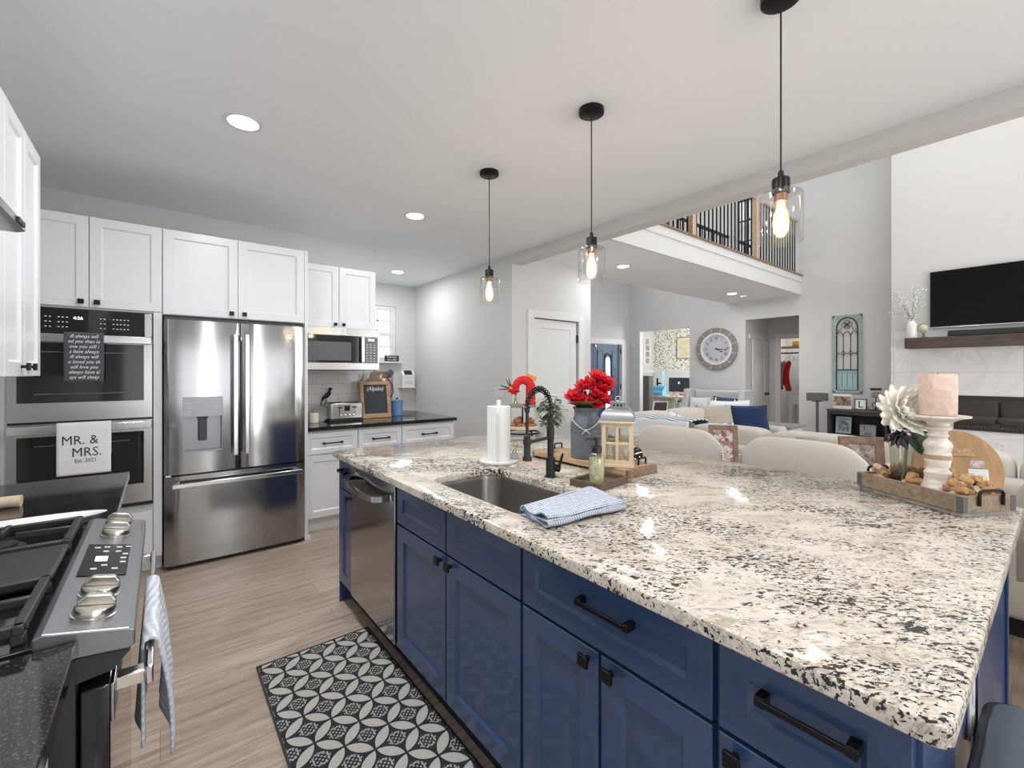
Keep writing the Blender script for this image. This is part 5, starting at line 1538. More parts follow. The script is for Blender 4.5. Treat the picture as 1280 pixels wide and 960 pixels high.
for k in range(-1, 2):
    for s in (-1, 1): b.box(k * 0.016 - 0.005, k * 0.016 + 0.005, s * 0.0300 - 0.0008, s * 0.0300 + 0.0008, 0.270, 0.279); b.box(s * 0.0300 - 0.0008, s * 0.0300 + 0.0008, k * 0.016 - 0.005, k * 0.016 + 0.005, 0.270, 0.279)
b.build('vent_holes', 'foot', r, smooth=0)
b = MB(); b.M = LM; b.tube([(0.012 * math.cos(a), 0, 0.302 + 0.012 * math.sin(a)) for a in [i * PI / 7 for i in range(14)]], 0.0022, 6, closed=True); b.lathe([(0.008, 0.290), (0.005, 0.296), (0.0001, 0.298)], 10); b.build('ring', 'roofgrey', r)
b = MB(); b.M = LM; b.lathe([(0.026, 0), (0.026, 0.07), (0.0001, 0.07)], 20, (0, 0, 0.014)); b.build('candle', 'wax', r)

# woven ball next to the lantern
b = MB(); bc = Vector((1.763, 1.275, 0.974))
for k in range(7):
    e = Matrix.Rotation(k * 0.9, 3, 'X') @ Matrix.Rotation(k * 1.7, 3, 'Z')
    b.tube([bc + e @ Vector((0.032 * math.cos(a), 0.032 * math.sin(a), 0)) for a in [i * PI / 10 for i in range(20)]], 0.0036, 6, m=k % 2, closed=True)
tag(b.build('decorative_ball', ['black', 'chrome'], smooth=60), 'dark woven ball ornament behind the lantern on the riser board', 'ornament')

# two-tier stand
cx, cy = 2.125, 2.545
r = thing('tiered_stand', 'two-tier wood and black iron stand at far end of the island', 'stand', (cx, cy, 0.90))
b = MB(); b.tube([(cx + 0.125 * math.cos(a), cy + 0.125 * math.sin(a), 0.916) for a in [i * PI / 16 for i in range(32)]], 0.006, 8, closed=True)
for k in range(3):
    a = k * 2.094 + 0.4; b.tube([(cx + 0.125 * math.cos(a), cy + 0.125 * math.sin(a), 0.906), (cx + 0.12 * math.cos(a), cy + 0.12 * math.sin(a), 0.944)], 0.006, 8)
    b.ball((cx + 0.125 * math.cos(a), cy + 0.125 * math.sin(a), 0.9075), 0.007, 8, 6)
b.build('base_ring', 'black', r)
b = MB(); b.lathe([(0.0001, 0), (0.118, 0), (0.122, 0.003), (0.122, 0.025), (0.114, 0.025), (0.112, 0.008), (0.0001, 0.008)], 40, (cx, cy, 0.944), caps=False); b.build('lower_tray', 'pine', r)
b = MB(); b.lathe([(0.006, 0), (0.006, 0.155)], 12, (cx, cy, 0.951)); b.build('post', 'black', r)
b = MB(); b.lathe([(0.0001, 0), (0.098, 0), (0.102, 0.004), (0.102, 0.018), (0.096, 0.020), (0.0001, 0.020)], 40, (cx, cy, 1.105), caps=False); b.build('upper_tray', 'greywood', r)
roll = None
for k in range(7):
    a = k * 0.8976 + 0.3; rr = 0.080
    if k == 0:
        b = MB(); b.lathe([(0.0001, 0), (0.026, 0.0), (0.033, 0.012), (0.031, 0.026), (0.018, 0.035), (0.0001, 0.038)], 18, (0, 0, 0), caps=False, sx=0.85, sy=1.0)
        roll = tag(b.build('bread_roll', 'bread', origin=(0, 0, 0)), 'brown bread roll piled on the lower tier of the stand', 'bread', 'bread rolls on the tiered stand'); roll.location = (cx + rr * math.cos(a), cy + rr * math.sin(a), 0.9525); roll.rotation_euler = (0, 0, a)
    else: dup(roll, (cx + rr * math.cos(a), cy + rr * math.sin(a), 0.9525), a)
for k in range(3): dup(roll, (cx + 0.060 * math.cos(k * 2.1 + 3.3), cy + 0.060 * math.sin(k * 2.1 + 3.3), 0.9915), k * 1.3)

# red plush ornament and spiky plant in a small glass on the upper tier
Z0 = 1.1255
r = thing('plush_ornament', 'red arched plush ornament with orange tuft on the upper tier', 'ornament', (cx, cy, Z0))
o_ = Vector((cx, cy, Z0))
b = MB(); b.tube([o_ + R_ * 0.060 + Vector((0, 0, z)) for z in (0.0, 0.004, 0.07, 0.125)], [0.030, 0.041, 0.036, 0.036], 18)
pts = [o_ + R_ * (0.005 + 0.058 * math.cos(a)) + Vector((0, 0, 0.120 + 0.062 * math.sin(a))) for a in [i * PI / 12 for i in range(12)]]
b.tube(pts, [0.037 - 0.0009 * i for i in range(12)], 18); b.ball(pts[-1], 0.027, 14, 10); b.build('body', 'red', r, smooth=60)
b = MB()
for k in range(5): petalmesh(b, o_ + R_ * (0.042 + 0.010 * k) + Vector((0, 0, 0.198 - 0.005 * k)), R_ * (0.2 * k - 0.1) + Vector((0, 0, 1)), Fw, 0.036, 0.028, 0.4)
b.build('tuft', 'orange', r, smooth=60, solid=0.003)
b = MB(); b.box(-0.011, 0.011, -0.002, 0.002, 0, 0.03)
b.M = Matrix.Identity(4); mm = Matrix.Translation(o_ + R_ * 0.075 - Fw * 0.037 + Vector((0, 0, 0.06))) @ Matrix.Rotation(R(-38), 4, 'Z')
b.v = [tuple(mm @ Vector(p)) for p in b.v]; b.build('patch', 'darkleaf', r, smooth=0)
gx = o_ - R_ * 0.052 - Fw * 0.02
r = thing('glass_tumbler', 'small clear glass with a red flower and spiky leaves on the upper tier', 'glass', tuple(gx))
b = MB(); b.lathe([(0.0001, 0.0), (0.026, 0.0), (0.028, 0.003), (0.032, 0.082)], 24, tuple(gx), caps=False); b.build('tumbler', 'glass', r)
fh = gx + Vector((0, 0, 0.105)) - R_ * 0.012
b = MB(); flower_head(b, fh, (-0.3, -0.5, 0.5), 0.05, [(5, 0.5, .8), (8, 1.1, 1.0), (8, 1.6, 1.0)], rg, 0.6, 0.8); b.build('flower_head', 'redpetal', r, smooth=60, solid=0.0008)
for k, (u, z) in enumerate(((-0.06, 0.11), (-0.03, 0.12), (-0.10, 0.035), (-0.09, 0.0), (-0.05, 0.02))):
    b = MB(); petalmesh(b, gx - R_ * 0.03 + Vector((0, 0, 0.112)), R_ * u + Vector((0, 0, z)), Fw, 0.095 if k != 3 else 0.12, 0.010, 0.3, 0.3, 5); b.build('spiky_leaf', 'darkleaf', r, smooth=60, solid=0.0008)
b = MB(); b.ball(gx - R_ * 0.035 + Vector((0, 0, 0.118)), 0.016, 10, 8); b.build('orange_bud', 'orange', r)
b = MB()
for k in range(4): b.tube([fh, gx + Vector((0.008 * math.cos(k * 1.6), 0.008 * math.sin(k * 1.6), 0.05)), gx + Vector((0.018 * math.cos(k * 1.6 + 2), 0.018 * math.sin(k * 1.6 + 2), 0.006))], 0.0022, 6)
b.build('stems', 'stem', r)

# pendants
def pendant(x, y, lab):
    r = thing('pendant_light', lab, 'pendant light', (x, y, H1), 'pendant lights over the island')
    b = MB(); b.lathe([(0.0001, -0.027), (0.055, -0.027), (0.0635, -0.022), (0.0635, 0.0), (0.0001, 0.0)], 36, (x, y, H1 - 0.0005), caps=False); b.build('canopy', 'black', r)
    b = MB(); b.tube([(x, y, H1 - 0.026), (x, y, 2.05)], 0.0032, 8); b.build('cord', 'matteblack', r)
    b = MB(); b.lathe([(0.0035, 2.075), (0.009, 2.068), (0.010, 2.048), (0.027, 2.044), (0.0285, 2.038), (0.0285, 1.992), (0.024, 1.990)], 28, (x, y, 0), caps=False); s = b.build('socket', 'black', r)
    b = MB(); b.lathe([(0.021, 1.992), (0.021, 1.962), (0.014, 1.958), (0.0001, 1.958)], 20, (x, y, 0)); b.build('socket_collar', 'nickelbrown', s)
    b = MB(); b.lathe([(0.024, 1.9925), (0.064, 1.9925), (0.0685, 1.988), (0.0695, 1.98), (0.0695, 1.822), (0.0665, 1.820), (0.0665, 1.978), (0.062, 1.9895), (0.024, 1.9895)], 40, (x, y, 0), caps=False); b.build('glass_shade', 'pendglass', r)
    b = MB(); b.lathe([(0.013, 1.958), (0.014, 1.945), (0.023, 1.918), (0.0265, 1.89), (0.0235, 1.858), (0.012, 1.840), (0.0001, 1.836)], 24, (x, y, 0), caps=False); g = b.build('bulb', 'bulbglass', r)
    b = MB()
    for k in range(6):
        a = k * PI / 3; b.tube([(x + 0.005 * math.cos(a), y + 0.005 * math.sin(a), 1.945), (x + 0.011 * math.cos(a), y + 0.011 * math.sin(a), 1.905), (x + 0.007 * math.cos(a), y + 0.007 * math.sin(a), 1.872)], 0.0022, 6)
    b.build('filament', 'bulb', g)
    l = bpy.data.lights.new('pendant_glow', 'POINT'); l.energy = 3.2; l.color = (1, 0.80, 0.58); l.shadow_soft_size = 0.022
    o = bpy.data.objects.new('pendant_glow', l); COL.objects.link(o); o.parent = r; o.location = (0, 0, 1.90 - H1)
    return r


for y, lab in ((0.63, 'nearest of the three glass pendant lights over the island'), (1.505, 'middle glass pendant light of the three over the island'), (2.395, 'farthest glass pendant light over the island, nearest the pantry door')): pendant(1.712, y, lab)

# recessed lights
def downlight(x, y, z, lab, W=9.0, grp='recessed ceiling lights'):
    r = thing('ceiling_light', lab, 'ceiling light', (x, y, z), grp)
    b = MB(); b.lathe([(0.072, -0.003), (0.092, -0.0045), (0.095, -0.0005), (0.072, -0.0005)], 36, (x, y, z), caps=False); b.build('trim_ring', 'trim', r)
    b = MB(); b.lathe([(0.0001, -0.003), (0.072, -0.003), (0.072, -0.001), (0.0001, -0.001)], 36, (x, y, z), caps=False); b.build('diffuser', 'diffuser', r)
    l = bpy.data.lights.new('downlight_beam', 'AREA'); l.shape = 'DISK'; l.size = 0.14; l.energy = W; l.color = (0.95, 0.98, 1)
    o = bpy.data.objects.new('downlight_beam', l); COL.objects.link(o); o.parent = r; o.location = (0, 0, -0.006)


downlight(0.347, 2.737, H1, 'recessed ceiling light in front of the refrigerator', 8)
downlight(1.698, 3.458, H1, 'recessed ceiling light near the cabinet above the microwave', 8)
downlight(2.459, 5.523, H1, 'recessed ceiling light in the nook by the window', 10)
downlight(4.543, 3.472, H1, 'recessed light under the loft nearest the pantry', 5)
downlight(7.535, 3.522, H1, 'recessed light under the loft nearest the wall clock', 7)
r = thing('smoke_detector', 'round white smoke detector beside the far recessed light under the loft', 'smoke detector', (7.86, 3.47, H1))
b = MB(); b.lathe([(0.0001, -0.035), (0.05, -0.033), (0.06, -0.02), (0.065, 0.0), (0.0001, 0)], 24, (7.86, 3.47, H1 - 0.001), caps=False); b.build('housing', 'trim', r)

# rug
b = MB(); b.box(0.35, 0.86, 0.78, 2.315, 0.001, 0.009); 
rg_ = tag(b.build('kitchen_rug', 'rug', bevel=0.002, smooth=0), 'black and cream trellis pattern runner rug along the island', 'rug')
b = MB(); b.box(0.345, 0.352, 0.775, 2.32, 0.001, 0.011); b.box(0.858, 0.865, 0.775, 2.32, 0.001, 0.011); b.box(0.345, 0.865, 2.313, 2.32, 0.001, 0.011); b.box(0.345, 0.865, 0.775, 0.782, 0.001, 0.011)
b.build('binding', 'matteblack', rg_, smooth=0)

# step bin at the near end of the island
r = thing('step_bin', 'dark grey lidded bin at the near end of the island', 'bin', (1.26, -0.10, 0))
b = MB(); b.prism(rrect(0.93, 1.415, -0.30, 0.104, 0.05), 0.005, 0.615); b.build('body', 'matteblack', r, smooth=40)
b = MB(); b.prism(rrect(0.92, 1.425, -0.31, 0.114, 0.055), 0.616, 0.655); b.build('lid_rim', 'matteblack', r, bevel=0.008, smooth=40)
b = MB(); b.prism(rrect(0.934, 1.411, -0.296, 0.100, 0.045), 0.650, 0.660); b.build('lid', 'binlid', r, bevel=0.004, smooth=40)

# ================================================================== CORK TRAY GROUP
TM = Matrix.Translation((1.985, 0.207, 0.9005)) @ Matrix.Rotation(R(59.7), 4, 'Z')
TL, TW = 0.363, 0.200
r = thing('wooden_tray', 'weathered wooden tray with iron handles full of wine corks', 'tray', (2.12, 0.30, 0.90))
b = MB(); b.M = TM
b.box(0.004, TL - 0.004, -TW + 0.004, -0.004, 0.0, 0.014); b.box(0.02, TL - 0.02, -TW + 0.02, -0.02, 0.014, 0.022)
b.build('bottom', 'greywood', r, bevel=0.001)
for q in ((0, TL, -0.012, 0), (0, TL, -TW, -TW + 0.012), (0, 0.012, -TW + 0.012, -0.012), (TL - 0.012, TL, -TW + 0.012, -0.012)):
    b = MB(); b.M = TM; b.box(q[0], q[1], q[2], q[3], 0.014, 0.068); b.build('side', 'traywood', r, bevel=0.002)
for x, y in ((0, 0), (TL, 0), (0, -TW), (TL, -TW)):
    b = MB(); b.M = TM; sx = 1 if x == 0 else -1; sy = -1 if y == 0 else 1
    xa, xb = sorted((x - sx * 0.0012, x + sx * 0.018)); ya, yb = sorted((y - sy * 0.0012, y - sy * 0.0002)); b.box(xa, xb, ya, yb, 0.016, 0.066)
    xa, xb = sorted((x - sx * 0.0012, x - sx * 0.0002)); ya, yb = sorted((y - sy * 0.0012, y + sy * 0.018)); b.box(xa, xb, ya, yb, 0.016, 0.066)
    b.build('corner_bracket', 'greyboard', r, smooth=0)
for x, s in ((0, -1), (TL, 1)):
    b = MB(); b.M = TM; xx = x + s * 0.006
    b.tube([(xx, -0.055, 0.038), (xx, -0.055, 0.075), (xx, -0.060, 0.083), (xx, -0.070, 0.086), (xx, -0.130, 0.086), (xx, -0.140, 0.083), (xx, -0.145, 0.075), (xx, -0.145, 0.038)], 0.0048, 10)
    b.build('handle', 'black', r)


def tloc(x, y, z): return TM @ Vector((x, y, z))


# candle holder + candle
hc = tloc(0.135, -0.080, 0.0)
r = thing('candle_holder', 'turned distressed white candle holder standing in the cork tray', 'candle holder', (hc.x, hc.y, 0.9235))
b = MB(); b.lathe([(0.0001, 0), (0.056, 0), (0.058, 0.006), (0.055, 0.02), (0.046, 0.034), (0.044, 0.05), (0.036, 0.062), (0.034, 0.075), (0.037, 0.085), (0.036, 0.092), (0.030, 0.098), (0.028, 0.108), (0.032, 0.118), (0.036, 0.135), (0.0365, 0.150), (0.033, 0.165), (0.038, 0.178), (0.039, 0.186), (0.035, 0.197), (0.026, 0.206), (0.025, 0.212), (0.029, 0.217), (0.029, 0.222), (0.025, 0.226), (0.026, 0.234), (0.036, 0.243), (0.037, 0.248), (0.029, 0.253), (0.030, 0.262), (0.055, 0.276), (0.070, 0.281), (0.084, 0.284), (0.085, 0.289), (0.080, 0.2895), (0.0001, 0.288)], 40, (hc.x, hc.y, 0.9235), caps=False); b.build('turned_stem', 'whitedist', r)
b = MB(); b.lathe([(0.0372, 0.138), (0.0376, 0.141), (0.0376, 0.150), (0.0372, 0.153)], 40, (hc.x, hc.y, 0.9235), caps=False); b.build('worn_band', 'oak', r)
r = thing('pillar_candle', 'blush pink pillar candle on top of the white candle holder', 'candle', (hc.x, hc.y, 1.2135))
b = MB(); b.lathe([(0.0001, 0.0), (0.048, 0.0), (0.050, 0.003), (0.0505, 0.07), (0.050, 0.138), (0.047, 0.143), (0.042, 0.141), (0.020, 0.137), (0.0001, 0.136)], 48, (hc.x, hc.y, 1.2135), caps=False); b.build('wax', 'wax', r)
b = MB(); b.tube([(hc.x, hc.y, 1.349), (hc.x + 0.002, hc.y, 1.360)], 0.0015, 6); b.build('wick', 'foot', r)

# vase, dahlia, foliage
vc = tloc(0.245, -0.085, 0.0)
r = thing('glass_vase', 'square clear glass vase in the cork tray', 'vase', (vc.x, vc.y, 0.9235))
b = MB(); b.M = Matrix.Translation((vc.x, vc.y, 0.9235)) @ Matrix.Rotation(R(20), 4, 'Z')
n = 36; vs = []; fs = []
for z, s in ((0, 0.036), (0.004, 0.040), (0.06, 0.043), (0.13, 0.046), (0.20, 0.052)):
    for k in range(n):
        a = 2 * PI * k / n; q = s * (1 + 0.05 * math.cos(8 * a)) / max(abs(math.cos(a)), abs(math.sin(a))) ** 0.6; vs.append((q * math.cos(a), q * math.sin(a), z))
for i in range(4):
    for k in range(n): fs.append((i * n + k, i * n + (k + 1) % n, (i + 1) * n + (k + 1) % n, (i + 1) * n + k))
fs.append(tuple(range(n))); b.add(vs, fs); b.build('vase', 'vaseglass', r, smooth=60)
r = thing('dahlia', 'large cream dahlia with plum petals and a green leaf in the square vase', 'flower', (vc.x, vc.y, 0.93))
dc = Vector((vc.x, vc.y, 1.215)) - R_ * 0.035 - Fw * 0.02
b = MB(); flower_head(b, dc, Vector((-0.45, -0.75, 0.35)), 0.094, [(7, 0.15, 0.45), (10, 0.40, 0.7), (13, 0.7, 0.9), (15, 1.0, 1.0), (15, 1.3, 1.0), (15, 1.6, 1.0), (13, 1.95, 0.85)], rg, 0.42, 0.75, blunt=True); b.build('flower_head', 'petal', r, smooth=60, solid=0.0010)
b = MB(); flower_head(b, dc + R_ * 0.045 + Vector((0, 0, -0.005)), Vector((0.2, -0.75, 0.5)), 0.048, [(6, 0.4, 0.6), (9, 0.9, 0.9), (10, 1.4, 1.0)], rg, 0.35, 0.6); b.build('second_head', 'petal', r, smooth=60, solid=0.0010)
b = MB(); flower_head(b, dc - R_ * 0.015 - Vector((0, 0, 0.085)) - Fw * 0.01, Vector((-0.5, -0.6, -0.5)), 0.05, [(6, 0.5, 0.9), (9, 1.0, 1.0), (9, 1.5, 1.0)], rg, 0.55, 0.6); b.build('plum_head', 'purple', r, smooth=60, solid=0.0010)
for k, (u, f, z, L, ax) in enumerate(((0.045, -0.03, 0.20, 0.085, (0.75, -0.25, -0.15)), (0.02, -0.035, 0.215, 0.085, (0.15, -0.4, -0.75)), (0.04, 0.0, 0.215, 0.07, (0.6, 0.3, 0.4)))):
    b = MB(); petalmesh(b, Vector((vc.x, vc.y, 0.9235)) + R_ * (u - 0.03) + Fw * f + Vector((0, 0, z)), R_ * ax[0] + Fw * ax[1] + Vector((0, 0, ax[2])), -Fw, L, 0.07, 0.4, 0.15, 6); b.build('leaf', 'darkleaf', r, smooth=60, solid=0.0008)
b = MB()
for k in range(4): b.tube([dc + R_ * 0.02 * k - Vector((0, 0, 0.02)), Vector((vc.x + 0.006 * k, vc.y, 1.10)), Vector((vc.x - 0.02 + 0.012 * k, vc.y + 0.01, 0.932))], 0.0035, 6)
b.build('stems', 'stem', r)

# corks: three prototypes, then copies heaped in the tray
rc = random.Random(11)
protos = []
for mname, lab in (('cork', 'honey coloured wine cork in the heap in the wooden tray'), ('corkpale', 'pale wine cork in the heap in the wooden tray'), ('corkred', 'wine-stained cork in the heap in the wooden tray')):
    b = MB(); b.lathe([(0.0001, -0.0195), (0.0102, -0.0195), (0.0112, -0.018), (0.0112, 0.018), (0.0102, 0.0195), (0.0001, 0.0195)], 16, caps=False)
    protos.append(tag(b.build('wine_cork', mname, origin=(0, 0, 0)), lab, 'cork', lab.split(' in ')[0] + 's in the tray'))
b = MB(); b.lathe([(0.0001, -0.024), (0.0095, -0.024), (0.0115, -0.018), (0.0115, 0.000), (0.0155, 0.006), (0.0165, 0.014), (0.013, 0.021), (0.0001, 0.024)], 18, caps=False)
protos.append(tag(b.build('wine_cork', 'cork', origin=(0, 0, 0)), 'mushroom-topped sparkling wine cork in the heap in the tray', 'cork', 'mushroom corks in the tray'))
used = [False] * 4
spots = []
for layer, (cnt, zz) in enumerate(((34, 0.034), (32, 0.055), (30, 0.075), (20, 0.092), (7, 0.107))):
    tries = 0
    while cnt and tries < 900:
        tries += 1
        mrg = 0.031 + 0.003 * layer
        x = rc.uniform(mrg, TL - mrg); y = rc.uniform(-TW + mrg, -mrg)
        if layer >= 3 and x > 0.16 and rc.random() < 0.8: continue
        p = TM @ Vector((x, y, 0))
        if (p.xy - hc.xy).length < (0.072 if zz < 0.06 else 0.060) or (p.xy - vc.xy).length < 0.066: continue
        if any(abs(zz - q[2]) < 0.012 and ((x - q[0]) ** 2 + (y - q[1]) ** 2) ** .5 < 0.0225 for q in spots): continue
        spots.append((x, y, zz + rc.uniform(-.002, .002))); cnt -= 1
for i, (x, y, z) in enumerate(spots):
    k = rc.choices((0, 1, 2, 3), (6, 3, 2, 2))[0]
    loc = TM @ Vector((x, y, z)); rot = (R(90 + rc.uniform(-24, 24)), 0, rc.uniform(0, PI * 2))
    if not used[k]: protos[k].location = loc; protos[k].rotation_euler = rot; used[k] = True
    else: dup(protos[k], loc, rot=rot)

# ================================================================== STOOLS + SOFA TABLE
def stool(y, lab, nails=True):
    r = thing('counter_stool', lab, 'stool', (2.62, y, 0), 'linen counter stools at the island')
    hwid = 0.285
    def back(u, v):     # closed rounded shell: v round the section, u along the width
        a = 2 * PI * v; yy = (u - 0.5) * 2
        e = (1 - abs(yy) ** 5) ** 0.5 if abs(yy) < 1 else 0
        crown = 1.032 - 0.012 * abs(yy) ** 2 - 0.075 * abs(yy) ** 9
        zc = (crown + 0.56) / 2; hz = (crown - 0.56) / 2; sq = 0.55
        cz = math.copysign(abs(math.sin(a)) ** sq, math.sin(a)); cx = math.copysign(abs(math.cos(a)) ** sq, math.cos(a))
        return (2.475 + 0.04 * cx * max(0.25, e) + 0.025 * (abs(yy) ** 2) - 0.02 * (cz > 0) * 0, y + yy * hwid, zc + hz * cz * max(0.88, e ** 0.5))
    b = MB(); b.grid(back, 26, 32)
    for yy in (0, 1):
        ring = [back(yy, j / 32) for j in range(32)]; b.add(ring, [tuple(range(32))])
    b.build('backrest', 'stoolfab', r, smooth=60)
    for s in ((-1, 1) if nails else ()):
        b = MB()
        for q in range(26):
            t = q / 25; z = 0.60 + 0.31 * t; b.ball((2.478, y + s * (hwid + 0.001), z), 0.0068, 8, 6)
        b.build('nailhead_trim', 'chrome', r)
    b = MB(); b.prism(rrect(2.50, 2.93, y - 0.25, y + 0.25, 0.06), 0.56, 0.66); b.build('seat', 'stoolfab', r, bevel=0.02, seg=3, smooth=60)
    for x in (2.49, 2.90):
        for s in (-1, 1): b = MB(); b.bar((x, y + s * 0.22, 0.57), (x, y + s * 0.235, 0.0), 0.035, 0.035); b.build('leg', 'darkwood', r)
    b = MB(); b.bar((2.90, y - 0.22, 0.22), (2.90, y + 0.22, 0.22), 0.02, 0.03); b.build('footrest', 'darkwood', r)


stool(1.500, 'linen counter stool behind the island, left of the first picture frame')
stool(0.832, 'linen counter stool behind the island, right of the first picture frame')
stool(-0.165, 'linen counter stool at the corner of the island beyond the cork tray', False)
r = thing('sofa_table', 'narrow dark table behind the beige sofa', 'table', (3.1, 1.1, 0))
b = MB(); b.box(2.96, 3.30, 0.24, 2.0, 0.67, 0.70); b.build('table_top', 'darkwood', r, bevel=0.003)
for x in (2.985, 3.275):
    for y in (0.27, 1.97): b = MB(); b.box(x - 0.02, x + 0.02, y - 0.02, y + 0.02, 0, 0.67); b.build('leg', 'darkwood', r, smooth=0)


def picframe(lab, c, wd, h, rz, lean, bw, fm, pm, mat_w=0.0, group=None):
    r = thing('picture_frame', lab, 'picture frame', c, group)
    MM = Matrix.Translation(c) @ Matrix.Rotation(rz, 4, 'Z') @ Matrix.Rotation(-lean, 4, 'X')
    b = MB(); b.M = MM
    for q in ((-wd / 2, wd / 2, 0, bw), (-wd / 2, wd / 2, h - bw, h), (-wd / 2, -wd / 2 + bw, bw, h - bw), (wd / 2 - bw, wd / 2, bw, h - bw)): b.box(q[0], q[1], -0.012, 0.010, q[2], q[3])
    b.build('frame', fm, r, bevel=0.002)
    b = MB(); b.M = MM
    if mat_w:
        b.box(-wd / 2 + bw, wd / 2 - bw, -0.003, 0.006, bw, h - bw); b.build('mount', 'printpaper', r, smooth=0); b = MB(); b.M = MM
        b.box(-wd / 2 + bw + mat_w, wd / 2 - bw - mat_w, -0.005, -0.003, bw + mat_w, h - bw - mat_w)
    else: b.box(-wd / 2 + bw, wd / 2 - bw, -0.005, 0.006, bw, h - bw)
    b.build('picture', pm, r, smooth=0)
    return r, MM


FACE = R(-52)
picframe('rustic wooden picture frame between the two stools behind the island', (3.02, 1.465, 0.7005), 0.185, 0.30, FACE, R(8), 0.032, 'framewood', 'photoA')
picframe('rustic wooden picture frame behind the handle of the cork tray', (3.04, 0.70, 0.7005), 0.215, 0.305, FACE, R(8), 0.042, 'framewood', 'photoB')
r = thing('jar_candle', 'red amber jar candle on a clear glass pedestal behind the second stool', 'candle', (3.06, 0.985, 0.70))
b = MB(); b.lathe([(0.0001, 0), (0.05, 0), (0.05, 0.008), (0.012, 0.02), (0.012, 0.13), (0.045, 0.15), (0.062, 0.165), (0.064, 0.175), (0.0001, 0.176)], 28, (3.06, 0.985, 0.7005), caps=False); b.build('pedestal', 'glass', r)
b = MB(); b.lathe([(0.0001, 0.0), (0.052, 0.0), (0.054, 0.004), (0.054, 0.072), (0.0001, 0.072)], 28, (3.06, 0.985, 0.878), caps=False); b.build('jar', 'redwax', r)
b = MB(); b.lathe([(0.0545, 0.0), (0.0565, 0.002), (0.0565, 0.014), (0.0001, 0.016)], 28, (3.06, 0.985, 0.950)); b.build('lid', 'roofgrey', r)
# round board leaning on the sofa table
r = thing('round_board', 'round wooden board with stickers leaning behind the candle holder', 'board', (3.02, 0.30, 0.70))
BM = Matrix.Translation((3.02, 0.335, 0.892)) @ Matrix.Rotation(R(-50), 4, 'Z') @ Matrix.Rotation(R(90 - 9), 4, 'X')
b = MB(); b.M = BM; b.lathe([(0.0001, -0.009), (0.185, -0.009), (0.188, -0.006), (0.188, 0.006), (0.185, 0.009), (0.0001, 0.009)], 64, caps=False); b.build('disc', 'boardwood', r)
b = MB(); b.M = BM; b.box(-0.12, 0.07, 0.065, 0.105, 0.009, 0.017); b.box(-0.02, -0.016, -0.17, 0.065, 0.009, 0.0096); b.build('cleat', 'oak', r, bevel=0.002)
b = MB(); b.M = BM; b.box(0.04, 0.12, -0.045, 0.005, 0.009, 0.0098); s = b.build('sticker', 'grayled', r, smooth=0)
b = MB(); b.M = BM; b.box(0.045, 0.11, 0.012, 0.046, 0.009, 0.0098); b.build('photo_sticker', 'photoB', r, smooth=0)
b = MB(); b.M = BM; b.box(-0.105, -0.03, -0.07, 0.02, 0.009, 0.0098); s2 = b.build('barcode_sticker', 'grayled', r, smooth=0)
b = MB(); b.M = BM
for k in range(9): b.box(-0.10 + k * 0.0075, -0.10 + k * 0.0075 + 0.003 + 0.001 * (k % 3), -0.065, -0.035, 0.0098, 0.0101)
for k in range(3): b.box(-0.10, -0.045, -0.02 + k * 0.012, -0.016 + k * 0.012, 0.0098, 0.0101)
b.build('barcode', 'inkmark', s2, smooth=0)
b = MB(); b.M = BM
for k in range(4): b.box(0.045, 0.11, -0.040 + k * 0.011, -0.037 + k * 0.011, 0.0098, 0.0101)
b.build('small_print', 'mark', s, smooth=0)

# ================================================================== SOFA
def cushion(b, x0, x1, y0, y1, z0, z1, bulge=0.03, n=10, sq=0.35):
    """soft box"""
    cx, cy, cz = (x0 + x1) / 2, (y0 + y1) / 2, (z0 + z1) / 2; hx, hy, hz = (x1 - x0) / 2, (y1 - y0) / 2, (z1 - z0) / 2
    def sp(t, e): return math.copysign(abs(t) ** e, t)
    def fn(u, v):
        a = 2 * PI * u; p = PI * (v - 0.5)
        return (cx + hx * sp(math.cos(p), sq) * sp(math.cos(a), sq), cy + hy * sp(math.cos(p), sq) * sp(math.sin(a), sq), cz + hz * sp(math.sin(p), sq))
    b.grid(fn, 40, 20)


r = thing('sofa', 'oatmeal sofa with its back to the island stools', 'sofa', (3.9, 1.2, 0))
r2 = thing('sofa', 'oatmeal sofa section under the loft edge with the navy pillow', 'sofa', (5.3, 2.75, 0))
b = MB(); b.box(3.60, 4.38, -0.55, 2.72, 0.09, 0.43); b.build('base', 'beige', r, bevel=0.02)
b = MB(); b.box(3.66, 6.2, 2.74, 3.05, 0.09, 0.43); b.box(4.42, 6.2, 2.28, 2.74, 0.09, 0.43); b.build('base', 'beige', r2, bevel=0.0)
b = MB(); b.box(3.46, 4.34, -0.5, 2.68, 0.0, 0.09); b.build('plinth', 'foot', r, smooth=0)
b = MB(); b.box(4.48, 6.14, 2.34, 3.18, 0.0, 0.09); b.build('plinth', 'foot', r2, smooth=0)
b = MB(); b.box(3.40, 3.60, -0.55, 2.72, 0.10, 0.80); b.build('backrest', 'beige', r, bevel=0.04, seg=4)
b = MB(); b.box(3.66, 6.2, 3.05, 3.24, 0.10, 0.80); b.build('backrest', 'beige', r2, bevel=0.04, seg=4)
b = MB(); b.box(3.40, 4.40, -0.80, -0.55, 0.10, 0.66); b.build('armrest', 'beige', r, bevel=0.04, seg=4)
b = MB(); b.box(6.2, 6.42, 2.28, 3.24, 0.10, 0.66); b.build('armrest', 'beige', r2, bevel=0.04, seg=4)
